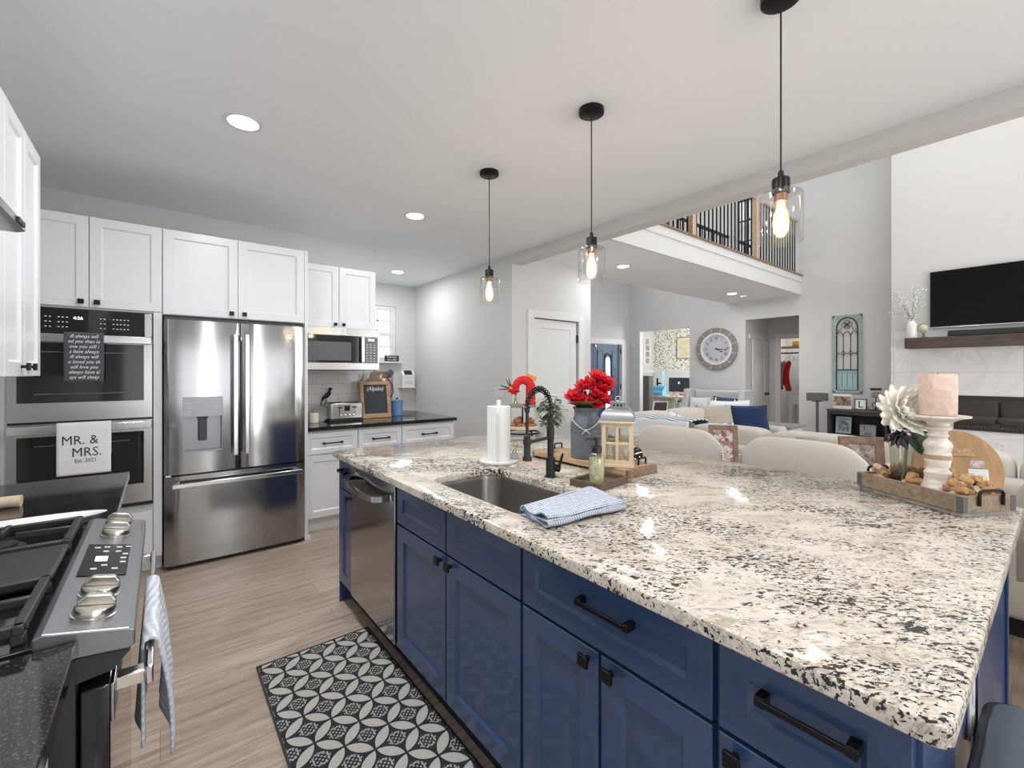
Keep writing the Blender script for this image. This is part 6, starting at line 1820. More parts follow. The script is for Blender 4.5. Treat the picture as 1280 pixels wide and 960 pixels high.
for y0, y1 in ((-0.53, 0.17), (0.17, 0.80), (0.80, 1.43), (1.43, 2.06), (2.06, 2.72)):
    b = MB(); cushion(b, 3.56, 3.84, y0 + 0.004, y1 - 0.004, 0.50, 0.925); b.build('back_cushion', 'beige', r, smooth=60)
    b = MB(); cushion(b, 3.62, 4.40, y0 + 0.004, y1 - 0.004, 0.40, 0.53, sq=0.25); b.build('seat_cushion', 'beige', r, smooth=60)
for x0, x1 in ((3.82, 4.72), (4.72, 5.45), (5.45, 6.18)):
    b = MB(); cushion(b, x0 + 0.004, x1 - 0.004, 2.80, 3.08, 0.50, 0.925); b.build('back_cushion', 'beige', r2, smooth=60)
    b = MB(); cushion(b, max(4.42, x0) + 0.004, x1 - 0.004, 2.28, 3.0, 0.40, 0.53, sq=0.25); b.build('seat_cushion', 'beige', r2, smooth=60)


def pillow(name, lab, c, wd, h, th, rz, lean, m, cat='pillow', group=None, roll=0.0):
    MM = Matrix.Translation(c) @ Matrix.Rotation(rz, 4, 'Z') @ Matrix.Rotation(-lean, 4, 'X') @ Matrix.Rotation(roll, 4, 'Y')
    b = MB(); b.M = MM
    for s in (-1, 1):
        def fn(u, v, s=s):
            a, q = u * 2 - 1, v * 2 - 1
            px = a * wd / 2 * (1 - 0.07 * (1 - q * q)); pz = q * h / 2 * (1 - 0.07 * (1 - a * a))
            return (px, s * th / 2 * ((1 - a ** 4) * (1 - q ** 4)) ** 0.6, pz)
        b.grid(fn, 14, 14)
    o = b.build(name, m, smooth=60)
    return tag(o, lab, cat, group), MM


pillow('throw_pillow', 'plain tan throw pillow on the far sofa section beside the navy one', (5.45, 2.74, 0.735), 0.50, 0.46, 0.16, R(-28), R(18), 'tan')
pillow('throw_pillow', 'white ruffled throw pillow tucked behind the navy velvet one', (6.08, 2.86, 0.75), 0.56, 0.48, 0.13, R(-38), R(8), 'whitecloth')
pillow('throw_pillow', 'navy velvet throw pillow on the far sofa section', (6.01, 2.60, 0.735), 0.56, 0.42, 0.15, R(-38), R(14), 'navycloth')
pl, PM = pillow('throw_pillow', 'white and navy patterned pillow in the corner of the sofa', (4.24, 2.50, 0.72), 0.40, 0.40, 0.14, R(-40), R(14), 'whitecloth', roll=R(20))
b = MB(); b.M = PM @ Matrix.Translation((0.0, -0.078, 0)); b.prism([(-0.13, 0.17), (-0.02, 0.06), (0.15, 0.15), (0.16, -0.10), (0.02, -0.06)], 0, 0.010, 0, 'y'); b.build('navy_motif', 'navycloth', pl, smooth=0)
pillow('throw_pillow', 'blue and white striped pillow leaning on the near sofa section', (4.05, 2.13, 0.72), 0.44, 0.38, 0.14, R(-75), R(25), 'stripeblue')


def throw(u, v):
    y = 2.02 + 0.95 * u
    s = v * 0.62 - 0.20
    hump = 0.935 + 0.006 * math.sin(u * 30)
    if s < 0: return (3.535, y, hump - 0.012 + s)
    if s < 0.33: return (3.535 + s, y, hump + 0.012 * math.sin(PI * s / 0.33))
    return (3.865, y, hump - (s - 0.33))


b = MB(); b.grid(throw, 40, 30)
tag(b.build('throw_blanket', 'stripefine', solid=0.008, smooth=70), 'fringed navy and white striped throw over the sofa back', 'blanket')

# end table and vase table
r = thing('side_table', 'white side table with grey top beyond the navy pillow', 'table', (7.0, 2.62, 0))
b = MB(); b.box(6.72, 7.28, 2.34, 2.90, 0.585, 0.62); b.build('table_top', 'bevelgrey', r, bevel=0.004)
b = MB(); b.box(6.76, 7.24, 2.38, 2.86, 0.47, 0.585); b.build('apron', 'trim', r, smooth=0)
for x in (6.79, 7.21):
    for y in (2.41, 2.83): b = MB(); b.box(x - 0.03, x + 0.03, y - 0.03, y + 0.03, 0, 0.47); b.build('leg', 'trim', r, smooth=0)
r = thing('console_table', 'white cottage console table behind the far sofa section', 'table', (6.3, 4.0, 0))
b = MB(); b.box(5.75, 6.85, 3.78, 4.22, 0.68, 0.71); b.build('table_top', 'whitedist', r, bevel=0.004)
for x in (5.80, 6.80):
    for y in (3.83, 4.17): b = MB(); b.box(x - 0.025, x + 0.025, y - 0.025, y + 0.025, 0, 0.68); b.build('leg', 'whitedist', r, smooth=0)
r = thing('flower_vase', 'clear vase with peach roses on the white console table', 'vase', (6.58, 3.96, 0.71))
b = MB(); b.lathe([(0.0001, 0), (0.05, 0), (0.055, 0.10), (0.07, 0.17)], 24, (6.58, 3.96, 0.7105), caps=False); b.build('vase', 'glass', r)
r = thing('rose_bouquet', 'bouquet of peach roses with green leaves in the clear vase', 'flowers', (6.58, 3.96, 0.72))
rs = random.Random(5)
for k in range(13):
    a = k * 2.4; rr = 0.125 * math.sqrt((k + 0.5) / 13); p = Vector((6.58 + rr * math.cos(a), 3.96 + rr * math.sin(a), 1.02 - 1.6 * rr * rr + rs.uniform(-.01, .01)))
    b = MB(); flower_head(b, p, p - Vector((6.58, 3.96, 0.8)), 0.048, [(4, 0.3, .7), (6, 0.7, .9), (7, 1.1, 1.0)], rs, 0.8, -0.6); b.build('rose', 'peach' if k % 3 else 'petal', r, smooth=60, solid=0.001)
for k in range(14):
    a = k * 2.1; b = MB(); petalmesh(b, Vector((6.58 + 0.05 * math.cos(a), 3.96 + 0.05 * math.sin(a), 0.88)), Vector((math.cos(a), math.sin(a), 0.5)), (0, 0, 1), 0.13, 0.06, 0.6, 0.2, 4); b.build('leaf', 'darkleaf', r, smooth=60, solid=0.001)
b = MB()
for k in range(7):
    a = k * 0.9; b.tube([(6.58 + 0.03 * math.cos(a + 2), 3.96 + 0.03 * math.sin(a + 2), 0.725), (6.58 + 0.06 * math.cos(a), 3.96 + 0.06 * math.sin(a), 0.97)], 0.004, 6)
b.build('stems', 'stem', r)
r = thing('tabletop_sign', 'small black slanted board on a white stand left of the peach roses', 'sign', (6.12, 3.98, 0.71))
SM = Matrix.Translation((6.13, 3.98, 0.7165)) @ Matrix.Rotation(R(-48), 4, 'Z') @ Matrix.Rotation(R(-30), 4, 'X')
b = MB(); b.M = SM; b.prism([(-0.11, 0.0), (0.09, 0.0), (0.125, 0.20), (-0.06, 0.20)], -0.008, 0.0, 0, 'y'); b.build('black_panel', 'matteblack', r, smooth=0)
b = MB(); b.M = SM; b.prism([(-0.13, 0.0), (0.11, 0.0), (0.145, 0.22), (-0.08, 0.22)], 0.0, 0.012, 0, 'y'); b.build('stand', 'whitedist', r, smooth=0)

# ================================================================== FAR WALL
# settee
r = thing('tufted_settee', 'pale grey wing settee with button tufted back below the wall clock', 'settee', (8.1, 4.13, 0))
b = MB(); b.box(8.28, 8.44, 3.66, 4.60, 0.25, 1.03)
b.build('backrest', 'settee', r, bevel=0.03, seg=3)
b = MB()
for k in range(7): b.ball((8.278, 3.77 + k * 0.12, 0.955), 0.013, 8, 6, sx=0.5); b.ball((8.278, 3.83 + k * 0.12, 0.86), 0.013, 8, 6, sx=0.5)
b.build('tufting_buttons', 'lightgrey', r)
b = MB(); b.box(7.72, 8.29, 3.66, 4.60, 0.22, 0.46); b.build('seat', 'settee', r, bevel=0.03, seg=3)
for y0, y1 in ((3.55, 3.655), (4.605, 4.71)):
    b = MB(); b.prism([(7.70, 0.16), (8.44, 0.16), (8.44, 1.05), (8.06, 1.05), (7.98, 0.70), (7.70, 0.66)], y0, y1, 0, 'y'); b.build('wing', 'lightgrey', r, bevel=0.02, seg=3)
for x in (7.76, 8.38):
    for y in (3.60, 4.66): b = MB(); b.box(x - 0.025, x + 0.025, y - 0.025, y + 0.025, 0, 0.16); b.build('leg', 'darkwood', r, smooth=0)
p1, PM = pillow('throw_pillow', 'white lettered throw pillow at the left end of the grey settee', (8.09, 4.40, 0.70), 0.40, 0.40, 0.12, R(-80), R(14), 'whitecloth')
b = MB(); b.text('SEA', 0.12, PM @ tmat((0, -0.064, 0.03), (1, 0, 0), (0, 0, 1)), ext=0.001); b.text('SIDE', 0.10, PM @ tmat((0, -0.064, -0.07), (1, 0, 0), (0, 0, 1)), ext=0.001); b.build('lettering', 'mark', p1, smooth=0)
p2_, PM = pillow('throw_pillow', 'navy throw pillow with white script at the right of the grey settee', (8.10, 3.92, 0.72), 0.46, 0.40, 0.12, R(-80), R(14), 'navyscript', roll=R(5))
b = MB(); b.text('relax', 0.16, PM @ tmat((0, -0.065, -0.02), (1, 0, 0), (0, 0, 1)), ext=0.001, shear=0.3); b.build('script', 'whitemark', p2_, smooth=0)
b = MB(); b.M = PM
for s in (-1, 1): b.box(s * 0.165 - 0.012, s * 0.165 + 0.012, -0.053, -0.05, -0.17, 0.17)
b.build('stripe', 'whitemark', p2_, smooth=0)

# clock
r = thing('wall_clock', 'large round wall clock with a grey wood rim and roman numerals', 'clock', (8.525, 4.282, 1.83))
CM = Matrix.Translation((8.528, 4.282, 1.83)) @ Matrix.Rotation(R(-90), 4, 'Z') @ Matrix.Rotation(R(90), 4, 'X')   # local z points into the room
def cb(): q = MB(); q.M = CM; return q
b = cb(); b.lathe([(0.29, 0.0), (0.405, 0.0), (0.41, 0.005), (0.41, 0.035), (0.405, 0.04), (0.305, 0.04), (0.30, 0.035)], 72, caps=False); b.build('rim', 'greywood', r)
b = cb()
for k in range(12):
    a = R(15 + 30 * k); c_, s_ = math.cos(a), math.sin(a)
    b.add([(0.31 * c_ - 0.004 * s_, 0.31 * s_ + 0.004 * c_, 0.0415), (0.31 * c_ + 0.004 * s_, 0.31 * s_ - 0.004 * c_, 0.0415), (0.405 * c_ + 0.004 * s_, 0.405 * s_ - 0.004 * c_, 0.0415), (0.405 * c_ - 0.004 * s_, 0.405 * s_ + 0.004 * c_, 0.0415)], [(0, 1, 2, 3)])
b.build('rim_dividers', 'trim', r, smooth=0)
b = cb(); b.lathe([(0.0001, 0.012), (0.31, 0.012), (0.312, 0.044), (0.268, 0.040), (0.262, 0.016), (0.0001, 0.016)], 72, caps=False); fc = b.build('inner_ring', 'trim', r)
b = cb(); b.lathe([(0.0001, 0.018), (0.262, 0.018), (0.262, 0.0165)], 72, caps=False); b.build('dial', 'dialgrey', r)
b = cb()
for k, s in enumerate(('XII', 'I', 'II', 'III', 'IIII', 'V', 'VI', 'VII', 'VIII', 'IX', 'X', 'XI')):
    a = -R(30 * k); px, py = 0.205 * math.sin(-a), 0.205 * math.cos(a)
    b.text(s, 0.085, CM @ Matrix.Translation((px, py, 0.0186)) @ Matrix.Rotation(a, 4, 'Z'), ext=0.0008, sx=0.72)
b.build('numerals', 'inkmark', r, smooth=0)
b = cb()
def hand(ang, L, wd, z):
    a = R(90 - ang); c_, s_ = math.cos(a), math.sin(a)
    P = lambda l, q: (l * c_ - q * s_, l * s_ + q * c_, z)
    b.add([P(-0.04, 0), P(0.0, wd * .5), P(L * 0.72, wd * .35), P(L * 0.80, wd), P(L, 0), P(L * 0.80, -wd), P(L * 0.72, -wd * .35), P(0, -wd * .5)], [tuple(range(8))])
hand(98, 0.21, 0.014, 0.022); hand(118, 0.145, 0.018, 0.0245); b.lathe([(0.016, 0.018), (0.016, 0.026), (0.0001, 0.026)], 16); b.build('hands', 'inkmark', r, smooth=0)

# arched wall panel
r = thing('wall_panel', 'tall washed teal wall panel with an arched iron window grille', 'wall decor', (8.51, 2.178, 1.04))
def ab(): q = MB(); q.M = Matrix(((0, 1, 0, 8.529), (-1, 0, 0, 2.178), (0, 0, 1, 0), (0, 0, 0, 1))); q.M = Matrix(((0, -1, 0, 8.529), (-1, 0, 0, 2.178), (0, 0, 1, 0), (0, 0, 0, 1))); return q   # local x to the right, y out
AW, A0, A1, SP = 0.195, 1.042, 2.277, 2.08
inn = 0.145
b = ab()
arch = [(inn * math.cos(a), SP + 0.165 * math.sin(a)) for a in [i * PI / 14 for i in range(15)]]
b.box(-AW, AW, 0, 0.022, A0, 1.085); b.box(-AW, -inn, 0, 0.022, 1.085, SP); b.box(inn, AW, 0, 0.022, 1.085, SP)
for i in range(14):
    (xa, za), (xb, zb) = arch[i], arch[i + 1]
    b.prism([(xa, za), (xb, zb), (xb, A1), (xa, A1)], 0, 0.022, 0, 'y')
b.box(-AW, -inn, 0, 0.022, SP, A1); b.box(inn, AW, 0, 0.022, SP, A1)
b.build('board', 'bluewash', r, smooth=0)
b = ab(); b.box(-inn, inn, 0.0, 0.012, 1.085, 1.41); b.build('lower_panel', 'tealpale', r, smooth=0)
b = ab()
for i in range(4):
    for j in range(2): b.ball((-0.105 + i * 0.07, 0.013, 1.12 + j * 0.24), 0.007, 8, 6)
for i in range(3): b.box(-0.072 + i * 0.07, -0.066 + i * 0.07, 0.012, 0.014, 1.12, 1.37)
b.build('rivets', 'greyboard', r)
b = ab(); T = 0.0075
def T3(p): return [(x, 0.020, z) for x, z in p]
b.tube(T3([(-inn + .006, 1.09)] + [(-q[0] * 0.95, q[1] - .006) for q in arch] + [(inn - .006, 1.09)]), 0.009, 8, closed=True)
b.tube(T3([(-inn, 1.41), (inn, 1.41)]), T, 8)
for x in (-0.048, 0.048): b.tube(T3([(x, 1.41), (x, 1.95)]), 0.0055, 8)
for c in (-0.096, 0.0, 0.096):
    b.tube(T3([(c + 0.048 * math.cos(a), 1.93 + 0.085 * math.sin(a)) for a in [i * PI / 8 for i in range(9)]]), 0.005, 6)
    b.tube(T3([(c + 0.048 * math.cos(a), 1.73 - 0.06 * math.sin(a)) for a in [i * PI / 8 for i in range(9)]]), 0.004, 6)
    b.tube(T3([(c + 0.048 * math.cos(a), 1.62 + 0.05 * math.sin(a)) for a in [i * PI / 8 for i in range(9)]]), 0.004, 6)
for dx, dz in ((0.035, 0), (-0.035, 0), (0, 0.035), (0, -0.035)): b.tube(T3([(dx + 0.034 * math.cos(a), 2.125 + dz + 0.034 * math.sin(a)) for a in [i * PI / 7 for i in range(14)]]), 0.0048, 6, closed=True)
for s in (-1, 1): b.tube(T3([(s * 0.12, 2.05), (s * 0.085, 2.03), (s * 0.07, 2.06), (s * 0.09, 2.085)]), 0.0045, 6)
b.build('iron_grille', 'matteblack', r)
for sx in (-1, 1):
    for z in (A0, A1):
        b = ab(); dz = 0.05 if z == A0 else -0.05; b.prism([(sx * AW, z), (sx * (AW - 0.045), z), (sx * AW, z + dz)], 0.022, 0.025, 0, 'y'); b.build('corner_plate', 'greyboard', r, smooth=0)

# speaker on a stand
r = thing('speaker_stand', 'slim dark floor stand left of the console table', 'stand', (8.25, 2.50, 0))
b = MB(); b.lathe([(0.13, 0), (0.13, 0.012), (0.02, 0.016), (0.02, 0.90), (0.0001, 0.9)], 24, (8.25, 2.505, 0.0)); b.box(8.20, 8.30, 2.45, 2.56, 0.90, 0.915); b.build('pole', 'greyboard', r)
b = MB(); b.box(8.17, 8.33, 2.375, 2.635, 0.9155, 1.04); tag(b.build('speaker', 'speakergrey', bevel=0.006), 'dark grey speaker box on top of the floor stand', 'speaker')

# console with shelf
r = thing('console_table', 'black open console with brown top below the arched wall panel', 'table', (8.3, 1.98, 0))
b = MB(); b.box(8.12, 8.515, 1.60, 2.345, 0.775, 0.80); b.build('table_top', 'darkwood', r, bevel=0.003)
b = MB(); b.box(8.13, 8.505, 2.305, 2.335, 0, 0.775); b.build('side', 'greyblack', r, smooth=0)
b = MB(); b.box(8.13, 8.505, 1.61, 1.64, 0, 0.775); b.build('side', 'greyblack', r, smooth=0)
b = MB(); b.box(8.13, 8.505, 1.64, 2.305, 0.40, 0.425); b.build('shelf', 'greyblack', r, smooth=0)
b = MB(); b.box(8.13, 8.505, 1.64, 2.305, 0.06, 0.085); b.build('shelf', 'greyblack', r, smooth=0)
b = MB(); b.box(8.49, 8.505, 1.64, 2.305, 0.085, 0.775); b.build('back', 'greyblack', r, smooth=0)
b = MB(); b.box(8.13, 8.15, 1.64, 2.305, 0.725, 0.775); b.build('apron', 'greyblack', r, smooth=0)
FZ = R(-90)
b = MB(); b.box(8.33, 8.355, 2.075, 2.315, 0.8005, 1.03); cv = tag(b.build('canvas_print', 'printpaper', smooth=0), 'white canvas with driftwood print at the left end of the console', 'picture')
b = MB(); b.box(8.3285, 8.33, 2.08, 2.31, 0.85, 0.995); b.build('driftwood_print', 'driftwood', cv, smooth=0)
f, MM = picframe('small black square frame with the letter L on the console', (8.31, 1.958, 0.8005), 0.152, 0.165, FZ, R(6), 0.012, 'matteblack', 'printpaper')
b = MB(); b.text('L', 0.15, MM @ tmat((0, -0.0055, 0.078), (1, 0, 0), (0, 0, 1)), ext=0.0005); b.build('letter', 'inkmark', f, smooth=0)
f, MM = picframe('pale teal square picture on the shelf of the console', (8.29, 2.17, 0.4255), 0.20, 0.255, FZ, R(6), 0.03, 'tealpale', 'photoD')
f, MM = picframe('grey lettered block sign on the shelf of the console', (8.20, 1.845, 0.4255), 0.19, 0.165, FZ, R(4), 0.004, 'bevelgrey', 'bevelgrey')
b = MB(); b.text('J', 0.08, MM @ tmat((-0.04, -0.0135, 0.115), (1, 0, 0), (0, 0, 1)), ext=0.0004); b.text('the', 0.06, MM @ tmat((0, -0.0135, 0.035), (1, 0, 0), (0, 0, 1)), ext=0.0004); b.build('lettering', 'inkmark', f, smooth=0)
r = thing('candle_stand', 'black scrolled iron candle stand at the right of the letter frame', 'candle stand', (8.30, 1.775, 0.80))
def sb(): q = MB(); q.M = Matrix(((0, -1, 0, 8.31), (-1, 0, 0, 1.775), (0, 0, 1, 0.8005), (0, 0, 0, 1))); return q
b = sb()
for s in (-1, 1):
    b.tube([(s * x, 0, z) for x, z in ((0.0, 0.02), (0.05, 0.006), (0.09, 0.008), (0.11, 0.03), (0.10, 0.045), (0.085, 0.04))], 0.006, 8)
    b.tube([(s * x, 0, z) for x, z in ((0.0, 0.02), (0.03, 0.05), (0.045, 0.09), (0.03, 0.12), (0.008, 0.105), (0.012, 0.085))], 0.006, 8)
b.tube([(0, 0, 0.01), (0, 0, 0.20)], 0.0065, 8); b.tube([(0, -0.07, 0.006), (0, 0, 0.02), (0, 0.07, 0.006)], 0.006, 8); b.lathe([(0.0001, 0.195), (0.055, 0.198), (0.057, 0.206), (0.0001, 0.206)], 20); b.build('scrollwork', 'matteblack', r)
b = sb(); b.lathe([(0.062, 0.3), (0.062, 0.207)], 24, caps=False); b.build('glass_cup', 'glass', r)
b = sb(); b.lathe([(0.074, 0.322), (0.074, 0.332), (0.06, 0.333), (0.06, 0.30), (0.064, 0.30), (0.064, 0.322)], 24, caps=False); b.build('cup_rim', 'matteblack', r)
r = thing('votive_candle', 'brown candle in the cup of the iron candle stand', 'candle', (8.31, 1.775, 1.007))
b = sb(); b.lathe([(0.0001, 0.207), (0.045, 0.207), (0.045, 0.275), (0.0001, 0.277)], 20); b.build('wax', 'pineplain', r)

# ================================================================== TELEVISION WALL
b = MB(); b.box(7.86, 8.085, -1.6, 1.375, 1.688, 1.827); tag(b.build('mantel_shelf', 'darkwood', bevel=0.004), 'thick dark wood mantel shelf below the television', 'shelf')
r = thing('television', 'large flat black television on the wall above the mantel', 'television', (8.06, 0.48, 1.96))
b = MB(); b.box(8.045, 8.075, -0.19, 1.148, 1.962, 2.702); b.build('housing', 'plastic', r, bevel=0.003)
b = MB(); b.box(8.0425, 8.045, -0.182, 1.140, 1.972, 2.694); b.build('screen', 'screen', r, smooth=0)
b = MB(); b.box(8.041, 8.046, -0.19, 1.148, 1.958, 1.966); b.build('bezel', 'chrome', r, smooth=0)
b = MB(); b.box(8.075, 8.099, 0.2, 0.75, 2.1, 2.5); b.build('wall_bracket', 'foot', r, smooth=0)
b = MB(); b.box(7.92, 8.02, -0.1, 0.965, 1.8275, 1.905); tag(b.build('soundbar', 'plastic', bevel=0.012, seg=3), 'long black soundbar on the mantel under the television', 'soundbar')
vx, vy = 7.97, 1.318
r = thing('bottle_vase', 'white bottle vase at the left end of the mantel', 'vase', (vx, vy, 1.827))
b = MB(); b.lathe([(0.0001, 0), (0.054, 0), (0.058, 0.01), (0.058, 0.17), (0.052, 0.20), (0.034, 0.222), (0.032, 0.235), (0.036, 0.24)], 30, (vx, vy, 1.8275), caps=False); b.build('body', 'ceramic', r)
r = thing('blossom_branches', 'white blossom branches in the bottle vase on the mantel', 'branches', (vx, vy, 1.84))
rb = random.Random(21)
bb = MB(); bl = MB()
for k in range(9):
    a = k * 0.7; e = Vector((-0.05 + 0.06 * math.cos(a * 2), math.cos(a) * 0.17, 0.28 + 0.30 * abs(math.sin(k * 1.3)))); e.y += 0.045
    p0 = Vector((vx, vy, 1.86)); p1 = p0 + Vector((0, 0, 0.20)); p2 = p1 + e * 0.55 + Vector((0, 0, -0.06)); p3 = p1 + Vector((e.x, e.y, e.z - 0.14))
    bb.tube([p0, p1, p2, p3], [0.004, 0.004, 0.003, 0.002], 6)
    for q in range(14):
        t = q / 13; p = p1.lerp(p2, t * 2) if t < 0.5 else p2.lerp(p3, t * 2 - 1)
        s = p + Vector((rb.uniform(-.03, .03), rb.uniform(-.04, .04), rb.uniform(-.01, .04)))
        bb.tube([p, s], 0.0014, 4); bl.ball(s, 0.0105, 6, 4, m=0)
bb.build('branches', 'sage', r); bl.build('blossoms', 'ceramic', r)
gx_, gy_ = 7.97, 1.20
r = thing('globe_ornament', 'small cream desk globe with pewter stand next to the bottle vase', 'globe', (gx_, gy_, 1.827))
b = MB(); b.ball((gx_, gy_, 1.955), 0.052, 20, 14); b.build('sphere', 'globecream', r)
b = MB(); b.tube([(gx_, gy_ + 0.062 * math.cos(a), 1.955 + 0.062 * math.sin(a)) for a in [R(-60) + i * R(240) / 16 - R(60) for i in range(17)]], 0.004, 6); b.lathe([(0.04, 0), (0.04, 0.008), (0.014, 0.016), (0.010, 0.04), (0.016, 0.048), (0.006, 0.062)], 20, (gx_, gy_, 1.8275)); b.build('stand', 'framewood', r)
r = thing('fireplace', 'long black electric fireplace set in the marble tiled wall', 'fireplace', (8.08, -0.1, 0.63))
b = MB(); b.box(8.068, 8.085, -1.2, 0.925, 0.630, 0.665); b.box(8.068, 8.085, -1.2, 0.925, 1.015, 1.07); b.box(8.068, 8.085, 0.895, 0.925, 0.665, 1.015); b.box(8.068, 8.085, -1.2, -1.17, 0.665, 1.015); b.build('frame', 'plastic', r, smooth=0)
b = MB(); b.box(8.080, 8.0848, -1.17, 0.895, 0.665, 1.015); b.build('firebox', 'fireback', r, smooth=0)
b = MB(); b.box(8.0705, 8.072, -1.17, 0.895, 0.665, 1.015); b.build('front_glass', 'smokeglass', r, smooth=0)
rb = random.Random(4); b = MB()
for k in range(70): b.ball((8.076, -1.15 + 2.03 * k / 69, 0.674 + rb.uniform(0, 0.014)), rb.uniform(0.006, 0.011), 6, 4, sx=0.3)
st = b.build('crystals', 'grayled', r); st['kind'] = 'stuff'
r = thing('wall_outlet', 'white outlet plate on the tiles below the fireplace', 'outlet', (8.083, 0.50, 0.38))
b = MB(); b.box(8.080, 8.0845, 0.465, 0.54, 0.375, 0.50); b.build('plate', 'trim', r, bevel=0.001)
for z in (0.405, 0.465): b = MB(); b.box(8.0785, 8.0805, 0.485, 0.52, z - 0.016, z + 0.016); b.build('socket', 'mark', r, smooth=0)

# ================================================================== LOFT RAILING
def railing(lab, y, posts, x0, x1, zt, base=3.022, hm='newel'):
    r = thing('railing', lab, 'railing', ((x0 + x1) / 2, y, base))
    for x in posts:
        b = MB(); b.box(x - 0.042, x + 0.042, y - 0.042, y + 0.042, base, zt + 0.055); b.build('newel_post', 'newel', r, bevel=0.004)
    ps = sorted(posts + [x0, x1])
    b = MB()
    for a, c in zip(ps[:-1], ps[1:]):
        if c - a > 0.12: b.box(a + 0.042 * (a in posts), c - 0.042 * (c in posts), y - 0.03, y + 0.03, zt - 0.035, zt)
    b.build('handrail', hm, r, bevel=0.006)
    n = int((x1 - x0) / 0.1035)
    for i in range(n):
        x = x0 + 0.05 + i * 0.1035
        if any(abs(x - p) < 0.05 for p in posts): continue
        b = MB(); b.box(x - 0.0075, x + 0.0075, y - 0.0075, y + 0.0075, base, zt - 0.035)
        if abs(x - 6.66) < 0.052: b.lathe([(0.008, -0.04), (0.026, 0.0), (0.008, 0.04)], 4, (x, y, 3.60))
        b.build('baluster', 'black', r, smooth=0)


railing('loft railing of black balusters between oak posts above the landing edge', 2.90, [3.35, 5.14, 6.93], 3.24, 8.52, 3.97)
railing('rear loft railing seen through the front balusters', 4.05, [4.5, 6.5], 3.26, 8.50, 3.97, 3.0005, 'greyblack')
r = thing('wall_mirror', 'black framed window-pane mirror on the loft wall behind the railing', 'mirror', (8.51, 3.70, 3.55))
b = MB()
for q in ((3.55, 3.575, 3.4, 4.58), (3.845, 3.87, 3.4, 4.58), (3.575, 3.845, 3.4, 3.425), (3.575, 3.845, 4.555, 4.58), (3.70, 3.715, 3.425, 4.555), (3.575, 3.845, 3.80, 3.815), (3.575, 3.845, 4.18, 4.195)): b.box(8.50, 8.528, *q)
b.build('frame', 'matteblack', r, smooth=0)
b = MB(); b.box(8.518, 8.525, 3.575, 3.845, 3.425, 4.555); b.build('mirror_glass', 'mirrorgreen', r, smooth=0)

# ================================================================== HALL CLOSET
b = MB(); b.box(9.72, 10.2, 2.25, 3.80, 1.86, 1.885); tag(b.build('closet_shelf', 'oak', smooth=0), 'wooden shelf across the hall closet', 'shelf')
b = MB(); cushion(b, 9.80, 10.05, 3.15, 3.42, 1.886, 2.0); tag(b.build('folded_cloth', 'yellow', smooth=60), 'yellow folded cloth on the closet shelf', 'cloth')
b = MB(); b.tube([(9.95, 2.24, 1.76), (9.95, 3.84, 1.76)], 0.014, 10); tag(b.build('closet_rod', 'black'), 'dark rail under the closet shelf', 'rail')
hg = None
for k, y in enumerate((3.50, 3.42, 3.34, 3.26, 3.18)):
    if hg is None:
        b = MB(); b.tube([(0, 0, 0.0), (0.012, 0, 0.012), (0.0, 0, 0.02), (-0.014, 0, 0.006), (0, 0, -0.03), (0.0, 0, -0.06)], 0.003, 6); b.tube([(0, 0, -0.06), (0.20, 0, -0.14), (0.20, 0, -0.15), (-0.20, 0, -0.15), (-0.20, 0, -0.14)], 0.006, 6, closed=True)
        hg = tag(b.build('clothes_hanger', 'ceramic', origin=(0, 0, 0)), 'hanger on the dark rail in the hall closet', 'hanger', 'hangers in the hall closet'); hg.location = (9.95, y, 1.755); hg.rotation_euler = (0, 0, R(18))
    else: dup(hg, (9.95, y, 1.755), R(18 + 6 * k))
def shirt(c1, y, lab, x0=9.86, z0=1.02):
    b = MB()
    def fn(u, v): return (x0 + 0.24 * u, y + 0.05 * math.sin(v * 3) + 0.015 * math.sin(u * 20), z0 + (1.60 - z0) * v - 0.08 * abs(u - 0.5) * v)
    b.grid(fn, 18, 12); return tag(b.build('garment', c1, solid=0.01, smooth=70), lab, 'clothing')
shirt('greycloth', 3.66, 'dark garment hanging at the back left of the hall closet', 9.82); shirt('whitecloth', 3.575, 'white garment hanging in front of the red one in the closet', 9.78, 1.1); shirt('red', 3.47, 'red garment hanging in the hall closet', 9.72, 1.0)
b = MB(); b.bar((10.73, 2.25, 1.75), (10.73, 3.55, 1.05), 0.03, 0.22); struct(b.build('trim_stair_stringer', 'trim', smooth=0))
r = thing('bar_chair', 'tall white wooden chair inside the hall closet', 'chair', (9.95, 3.25, 0))
b = MB(); b.box(9.78, 10.12, 3.06, 3.46, 0.94, 0.975); b.build('seat', 'trim', r, bevel=0.004)
for x in (9.81, 10.09):
    for y in (3.09, 3.43): b = MB(); b.bar((x, y, 0), (x, y, 0.94), 0.05, 0.05); b.build('leg', 'trim', r, smooth=0)
b = MB(); b.box(9.80, 10.10, 3.08, 3.44, 0.30, 0.325); b.build('shelf', 'trim', r, smooth=0)
b = MB(); b.box(9.79, 9.80, 3.09, 3.43, 0.74, 0.94); b.build('apron', 'trim', r, smooth=0)

